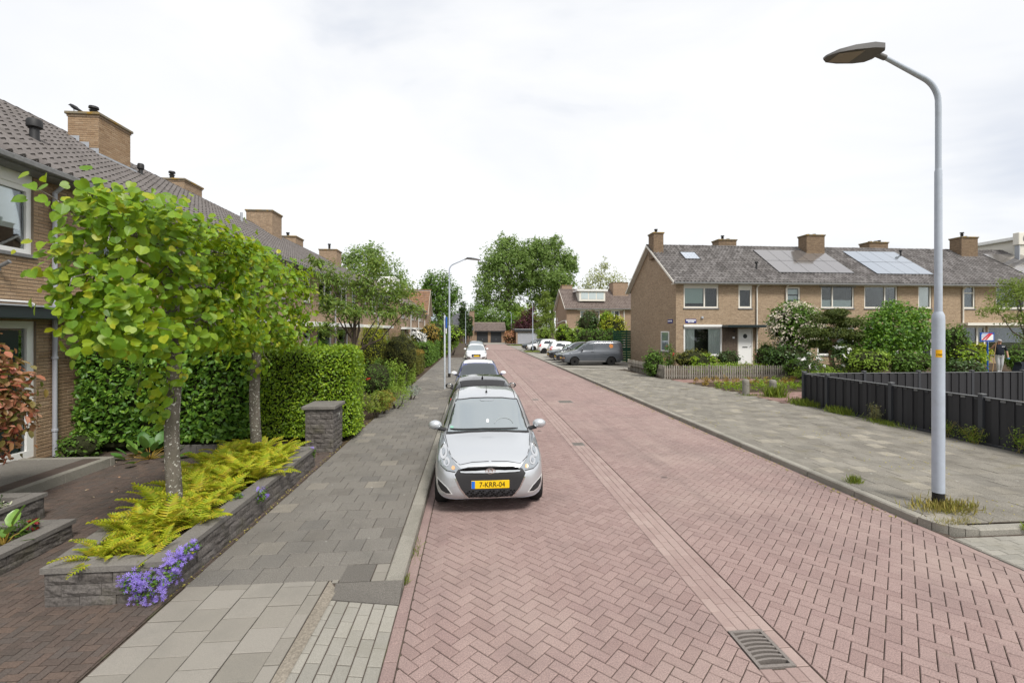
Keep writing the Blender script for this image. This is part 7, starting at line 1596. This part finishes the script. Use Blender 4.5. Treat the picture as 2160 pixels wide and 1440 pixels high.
# --- weeds and grass
def tuft(label, c, r, n, h, m, cat='weeds', name='weed_clump', kind=None):
    t = thing(name, label, cat, c); P = np.array(c)+np.c_[NR.normal(size=(n, 2))*np.array(r)/2, np.zeros(n)]; d = NR.normal(size=(n, 3))*.5; d[:, 2] = .25; leafmesh('blades', P, d, h*NR.uniform(.5, 1.3, n), 'blade', m, t, -2.5, kind='stuff')
    return t
tuft('long green grass tuft at the foot of the right bollard', (11.15, 16.2, .1), (.34, .24), 420, .36, G_grass)
tuft('small grass fringe at the foot of the left bollard', (10.38, 16.52, .1), (.4, .12), 160, .09, G_grass)
t = tuft('dry yellowing grass round the foot of the big street lamp', (6.45, 5.82, .1), (.42, .22), 520, .13, G_dry)
tuft('dry yellow moss and grass at the kerb corner below the lamp', (6.15, 5.38, .1), (.3, .1), 160, .06, G_dry)
tuft('small green weed on the entrance strip by the kerb corner', (6.95, 5.2, .06), (.12, .06), 90, .1, G_grass)
tuft('flat green weed rosette at the right kerb', (6.13, 6.95, .1), (.14, .09), 140, .11, G_grass)
tuft('small weeds along the left kerb edge in front of the silver car', (-.66, 5.4, 0), (.06, .3), 70, .06, G_grass)
tuft('green weed at the dropped kerb end', (-.70, 4.72, .0), (.05, .09), 60, .08, G_grass)
tuft('grass at the front corner post of the black fence', (10.86, 14.3, .1), (.28, .5), 520, .22, G_grass)
tuft('grass tuft at the foot of the black fence, second from the corner', (10.82, 12.8, .1), (.18, .45), 380, .2, G_grass)
tuft('short weeds in the paving joints at the middle of the black fence', (10.74, 11.2, .1), (.2, .6), 380, .12, G_grass)
for i, (y, r, h, m, lab) in enumerate(((11.6, .22, .45, leafmat('seed_weed', [(.2, .2, .1), (.28, .25, .15), (.16, .2, .06)], .25), 'tall seeded weed by the second post of the black fence'), (9.75, .3, .42, G_willow, 'tall pale weed against the black fence right of the lamp'), (9.15, .26, .36, G_grass, 'green weed at the third post of the black fence'), (8.2, .36, .5, G_lightg, 'tall light green weed against the black fence at the right edge'), (7.6, .3, .4, G_willow, 'bushy pale weed at the near end of the black fence'))):
    q, N = blob_pts((10.85, y, .1+h*.5), (.12, r, h*.55), 380, .6, .2, 8); t = thing('weed_clump', lab, 'weeds', (10.85, y, .1)); ok = q[:, 2] > .1; leafmesh('foliage', q[ok], N[ok], .055, 'lance', m, t, -.5)
    mb = MB()
    for k in range(9): tube_branch(mb, (10.85+RND.uniform(-.04, .04), y+RND.uniform(-r, r)*.4, .1), (10.85+RND.uniform(-.1, .05), y+RND.uniform(-r, r), .1+h), .004, .002, 3, .05, 4)
    mb.build('stalks', G_dry, t, kind='stuff')
# moss and weed growth in the joints of the right pavement, leaf litter
n = 2600; P = np.c_[6.1+NR.random(n)*4.7, 5.5+NR.random(n)**1.5*15, np.full(n, .1)]; k = np.sin(P[:, 0]*2.1+P[:, 1]*.9)*np.sin(P[:, 1]*1.3-P[:, 0]*.7) > .35
P = P[k]; P[:, 0] = 5.985+np.round((P[:, 0]-5.985)/.15)*.15+NR.normal(size=len(P))*.01
ms_ = leafmesh('paving_moss', P, np.tile((0., -.4, 1.), (len(P), 1))+NR.normal(size=(len(P), 3))*.4, .035, 'dia', G_dry, None, 0, kind='stuff'); ms_['label'] = 'moss and small weeds in the joints of the right pavement'
n = 260; P = np.c_[5.74+NR.normal(size=n)*.05, 5.6+NR.random(n)*16, np.full(n, .006)]
ms_ = leafmesh('kerb_litter', P, np.tile((0., 0, 1.), (n, 1))+NR.normal(size=(n, 3))*.3, .05, 'dia', G_dry, None, 0, kind='stuff'); ms_['label'] = 'dry leaf litter and moss lying along the right kerb'
n = 150; P = np.c_[-7+NR.random(n)*4.1, 4.5+NR.random(n)*5.2, np.full(n, .108)]; ok = ~((P[:, 0] > -4.6) & (P[:, 1] < 8.7) & (P[:, 1] > 4.3)); P = P[ok]
ms_ = leafmesh('fallen_leaves', P, np.tile((0., 0, 1.), (len(P), 1))+NR.normal(size=(len(P), 3))*.25, .05*NR.uniform(.5, 1.3, len(P)), 'oval', leafmat('fallen_leaf', [(.3, .2, .1), (.5, .42, .3), (.25, .1, .05)], .1), None, 0, kind='stuff'); ms_['label'] = 'dry leaves and petals scattered on the brown brick driveway'
n = 420; P = np.c_[-2.79+NR.normal(size=n)*.02, 4.4+NR.random(n)*12, np.full(n, .104)]
ms_ = leafmesh('pavement_edge_litter', P, np.tile((0., 0, 1.), (n, 1))+NR.normal(size=(n, 3))*.4, .03, 'dia', G_dry, None, 0, kind='stuff'); ms_['label'] = 'moss and litter in the joint along the left pavement edge'
# --- blue roadside sign behind the fence, person with broom
sg = at(2083, 790, 22.8); s = thing('estate_sign', 'blue framed sign on a blue post with red stripes across white print', 'sign', (sg[0], sg[1], .35))
MB().tube([(sg[0], sg[1], .3), (sg[0], sg[1], 2.0)], .035, 8).build('post', M_sgnb, s); c = at(2081, 710.5, 22.8)
rt = Vector((math.cos(YAW), -math.sin(YAW), 0)); fw_ = Vector((-math.sin(YAW), -math.cos(YAW), 0))
def panel(name, u0, u1, z0, z1, off, d, mat, par): MB().extr([(u0, z0), (u1, z0), (u1, z1), (u0, z1)], Vector(c)+fw_*off, rt, (0, 0, 1), fw_, d).build(name, mat, par)
panel('board', -.34, .34, -.22, .22, .0, .04, M_sgnb, s); panel('print_area', -.29, .29, -.16, .12, .04, .004, M_signwhite, s); panel('heading', -.27, .05, .15, .18, .04, .004, M_signwhite, s)
for i in range(3): panel('print_line', -.27, .0, .07-.05*i, .085-.05*i, .044, .003, M_sgnb, s)
M_sred = plain('sign_red', (.6, .03, .05), .5)
for k in (0, .16): MB().extr([(-.30+k, -.16), (-.22+k, -.16), (.27-.1+k*.6, .18), (.15-.1+k*.6, .18)], Vector(c)+fw_*.047, rt, (0, 0, 1), fw_, .003).build('red_stripe', M_sred, s)
# ------------------------------------------------------------------ person with a broom, and small things
M_skin = plain('skin', (.5, .28, .2), .6, .3); M_shirt = plain('navy_shirt', (.02, .024, .035), .9, .2); M_trous = plain('pale_trousers', (.5, .5, .52), .9, .2)
M_shoe = plain('pale_shoes', (.35, .34, .33), .8, .2); M_hair = plain('grey_cap', (.42, .40, .40), .8, .2)
pp = at(2108, 790, 23.4); px_, py_ = float(pp[0]), float(pp[1]); pz_ = .36
pe = thing('person', 'person in dark polo shirt and pale trousers standing holding a broom behind the rear fence', 'person', (0, 0, 0))
J = dict(pel=(0, 0, .95, .155, .115), bel=(.0, -.03, 1.10, .165, .14), che=(0, 0, 1.32, .175, .12), nkb=(0, .01, 1.47, .075, .07), nk=(0, 0, 1.53, .055, .055), hd=(0, -.015, 1.63, .078, .092), ht=(0, 0, 1.72, .065, .075),
         sl=(-.19, 0, 1.42, .065, .065), el=(-.34, -.06, 1.24, .048, .048), fl=(-.30, -.2, 1.42, .038, .038), hl=(-.26, -.24, 1.50, .03, .04),
         sr=(.19, 0, 1.42, .065, .065), er=(.28, .02, 1.15, .048, .048), wr=(.29, -.06, .92, .035, .035), hr=(.29, -.09, .83, .03, .045),
         tl=(-.09, 0, .86, .10, .10), kl=(-.06, -.03, .48, .068, .068), al=(-.03, .03, .10, .045, .05), ol=(-.05, -.12, .045, .045, .04),
         tr=(.09, 0, .86, .10, .10), kr=(.07, -.04, .48, .068, .068), ar=(.05, .05, .10, .045, .05), or_=(.10, -.10, .045, .045, .04))
E_ = [('pel', 'bel'), ('bel', 'che'), ('che', 'nkb'), ('nkb', 'nk'), ('nk', 'hd'), ('hd', 'ht'), ('che', 'sl'), ('sl', 'el'), ('el', 'fl'), ('fl', 'hl'), ('che', 'sr'), ('sr', 'er'), ('er', 'wr'), ('wr', 'hr'), ('pel', 'tl'), ('tl', 'kl'), ('kl', 'al'), ('al', 'ol'), ('pel', 'tr'), ('tr', 'kr'), ('kr', 'ar'), ('ar', 'or_')]
ks_ = list(J); fing = []
for h_, base_, dirs in (('hl', (-.26, -.24, 1.50), [(.02, -.05, .035), (.03, -.045, .015), (.03, -.04, -.005), (.025, -.035, -.025), (-.035, -.03, .03)]), ('hr', (.29, -.09, .83), [(.012, -.03, -.085), (.02, -.008, -.09), (.018, .012, -.085), (.012, .03, -.07), (-.03, -.04, -.04)])):
    for i, d in enumerate(dirs):
        a, b = f'{h_}{i}a', f'{h_}{i}b'; J[a] = (base_[0]+d[0]*.55, base_[1]+d[1]*.55, base_[2]+d[2]*.55, .011, .011); J[b] = (base_[0]+d[0]*1.1, base_[1]+d[1]*1.0, base_[2]+d[2]*1.15, .009, .009); E_ += [(h_, a), (a, b)]
ks_ = list(J); me = bpy.data.meshes.new('body'); me.from_pydata([J[k][:3] for k in ks_], [(ks_.index(a), ks_.index(b)) for a, b in E_], [])
o = bpy.data.objects.new('body', me); COL.objects.link(o); sk = o.modifiers.new('skin', 'SKIN'); sk.use_smooth_shade = True
for i, k in enumerate(ks_): me.skin_vertices[0].data[i].radius = J[k][3:]; me.skin_vertices[0].data[i].use_root = (k == 'pel')
sb = o.modifiers.new('sub', 'SUBSURF'); sb.levels = 2; m2 = baked(o); o.modifiers.clear(); m2.materials.clear()
for m in (M_skin, M_shirt, M_trous, M_shoe): m2.materials.append(m)
for p in m2.polygons:
    c_ = p.center; x, y, z = c_
    if z < .11: k = 3
    elif z < .95 and abs(x) < .23: k = 2
    elif z < 1.49 and abs(x) < .21 and z >= .9: k = 1
    elif abs(x) < .33 and ((x > 0 and z > 1.16 and z < 1.5) or (x < 0 and 1.24 < z < 1.5 and y > -.10 and abs(x) < .30)): k = 1
    else: k = 0
    p.material_index = k; p.use_smooth = True
o.data = m2; o.parent = pe
bm = bmesh.new(); bmesh.ops.create_uvsphere(bm, u_segments=16, v_segments=10, radius=1)
for v in list(bm.verts):
    if v.co.z < -.05: bm.verts.remove(v)
    else: v.co = (v.co.x*.086, v.co.y*.102-.005, 1.665+v.co.z*.085)
me = bpy.data.meshes.new('cap'); bm.to_mesh(me); bm.free(); me.materials.append(M_hair); hc = link('cap', me, pe)
MB().bbox(-.06, -.17, 1.665, .06, -.09, 1.675, .004).build('cap_peak', M_hair, pe)
for sx_ in (-1, 1):
    MB().lathe([(.004, -.006), (.011, 0), (.004, .006)], (sx_*.03, -.098, 1.632), 8, 'y').build('eye', M_ink, pe); MB().lathe([(.012, -.01), (.02, 0), (.012, .01)], (sx_*.082, 0, 1.62), 8, 'x').build('ear', M_skin, pe)
MB().tube([(0, -.095, 1.64), (0, -.118, 1.605), (0, -.10, 1.598)], [.008, .014, .009], 6).build('nose', M_skin, pe); MB().bbox(-.025, -.104, 1.567, .025, -.094, 1.575, .002).build('mouth', plain('lips', (.4, .15, .12), .6), pe)
MB().bbox(.04, -.135, 1.36, .15, -.125, 1.39, .002).build('shirt_print', M_signwhite, pe)
MB().bbox(.25, -.16, .74, .34, -.05, .83, .02).build('work_glove', plain('glove_blue', (.1, .25, .4), .7), pe)
pe.location = (px_, py_, pz_); pe.rotation_euler = (0, 0, -math.atan2(px_, py_)*.55)
br = thing('broom', 'long wooden-handled broom held upright by the person', 'broom', (0, 0, 0)); wd_ = plain('broom_wood', (.45, .29, .14), .7)
rot = Matrix.Rotation(pe.rotation_euler.z, 4, 'Z'); A_ = Matrix.Translation(pe.location) @ rot @ Vector((-.40, -.32, .05)); B_ = Matrix.Translation(pe.location) @ rot @ Vector((-.245, -.29, 1.62))
br.location = A_; MB().tube([A_, B_], .014, 8).build('handle', wd_, br); MB().bbox(A_.x-.2, A_.y-.03, A_.z-.05, A_.x+.2, A_.y+.03, A_.z+.02, .01).build('brush_head', plain('bristles', (.3, .28, .25), .9), br)
p = at(2153, 772, 22.5); gb = thing('navy_item', 'navy bag with a red trim at the right edge behind the rear fence', 'item', (p[0], p[1], .36))  # unidentified navy item, given a plain sack-like shape
bm = bmesh.new(); bmesh.ops.create_cube(bm, size=1); bmesh.ops.subdivide_edges(bm, edges=list(bm.edges), cuts=3, use_grid_fill=True)
for v in bm.verts: f_ = 1-.25*max(0, v.co.z); v.co = (p[0]+v.co.x*.4*f_+.06*math.sin(v.co.z*8), p[1]+v.co.y*.35*f_, .36+(v.co.z+.5)*.62+.05*math.sin(v.co.x*9))
bm.verts.index_update(); mb = MB(); mb.add([v.co[:] for v in bm.verts], [[v.index for v in f.verts] for f in bm.faces]); bm.free(); mb.build('navy_body', M_shirt, gb, smooth=True)
MB().bbox(p[0]-.24, p[1]-.21, .42, p[0]-.12, p[1]-.16, .62, .01).build('red_trim', M_sred, gb)
# bird on the nearest chimney
bd = thing('bird', 'dark bird perched on the nearest chimney cap', 'bird', (-11.8, 14.72, 9.03)); M_bird = plain('bird_black', (.015, .015, .018), .6, .3); bx0, by0, bz0 = -11.8, 14.72, 9.03
MB().tube([(bx0-.14, by0, bz0+.20), (bx0-.10, by0, bz0+.21), (bx0-.04, by0, bz0+.17), (bx0+.04, by0, bz0+.12), (bx0+.12, by0, bz0+.07), (bx0+.24, by0, bz0+.02)], [.01, .035, .055, .06, .04, .012], 10).build('body', M_bird, bd, smooth=True)
MB().tube([(bx0-.12, by0, bz0+.215), (bx0-.17, by0, bz0+.205)], [.015, .003], 6).build('beak', M_bird, bd)
for dy in (-.02, .02): MB().tube([(bx0, by0+dy, bz0+.09), (bx0, by0+dy, bz0-.02)], .006, 5).build('leg', M_bird, bd)
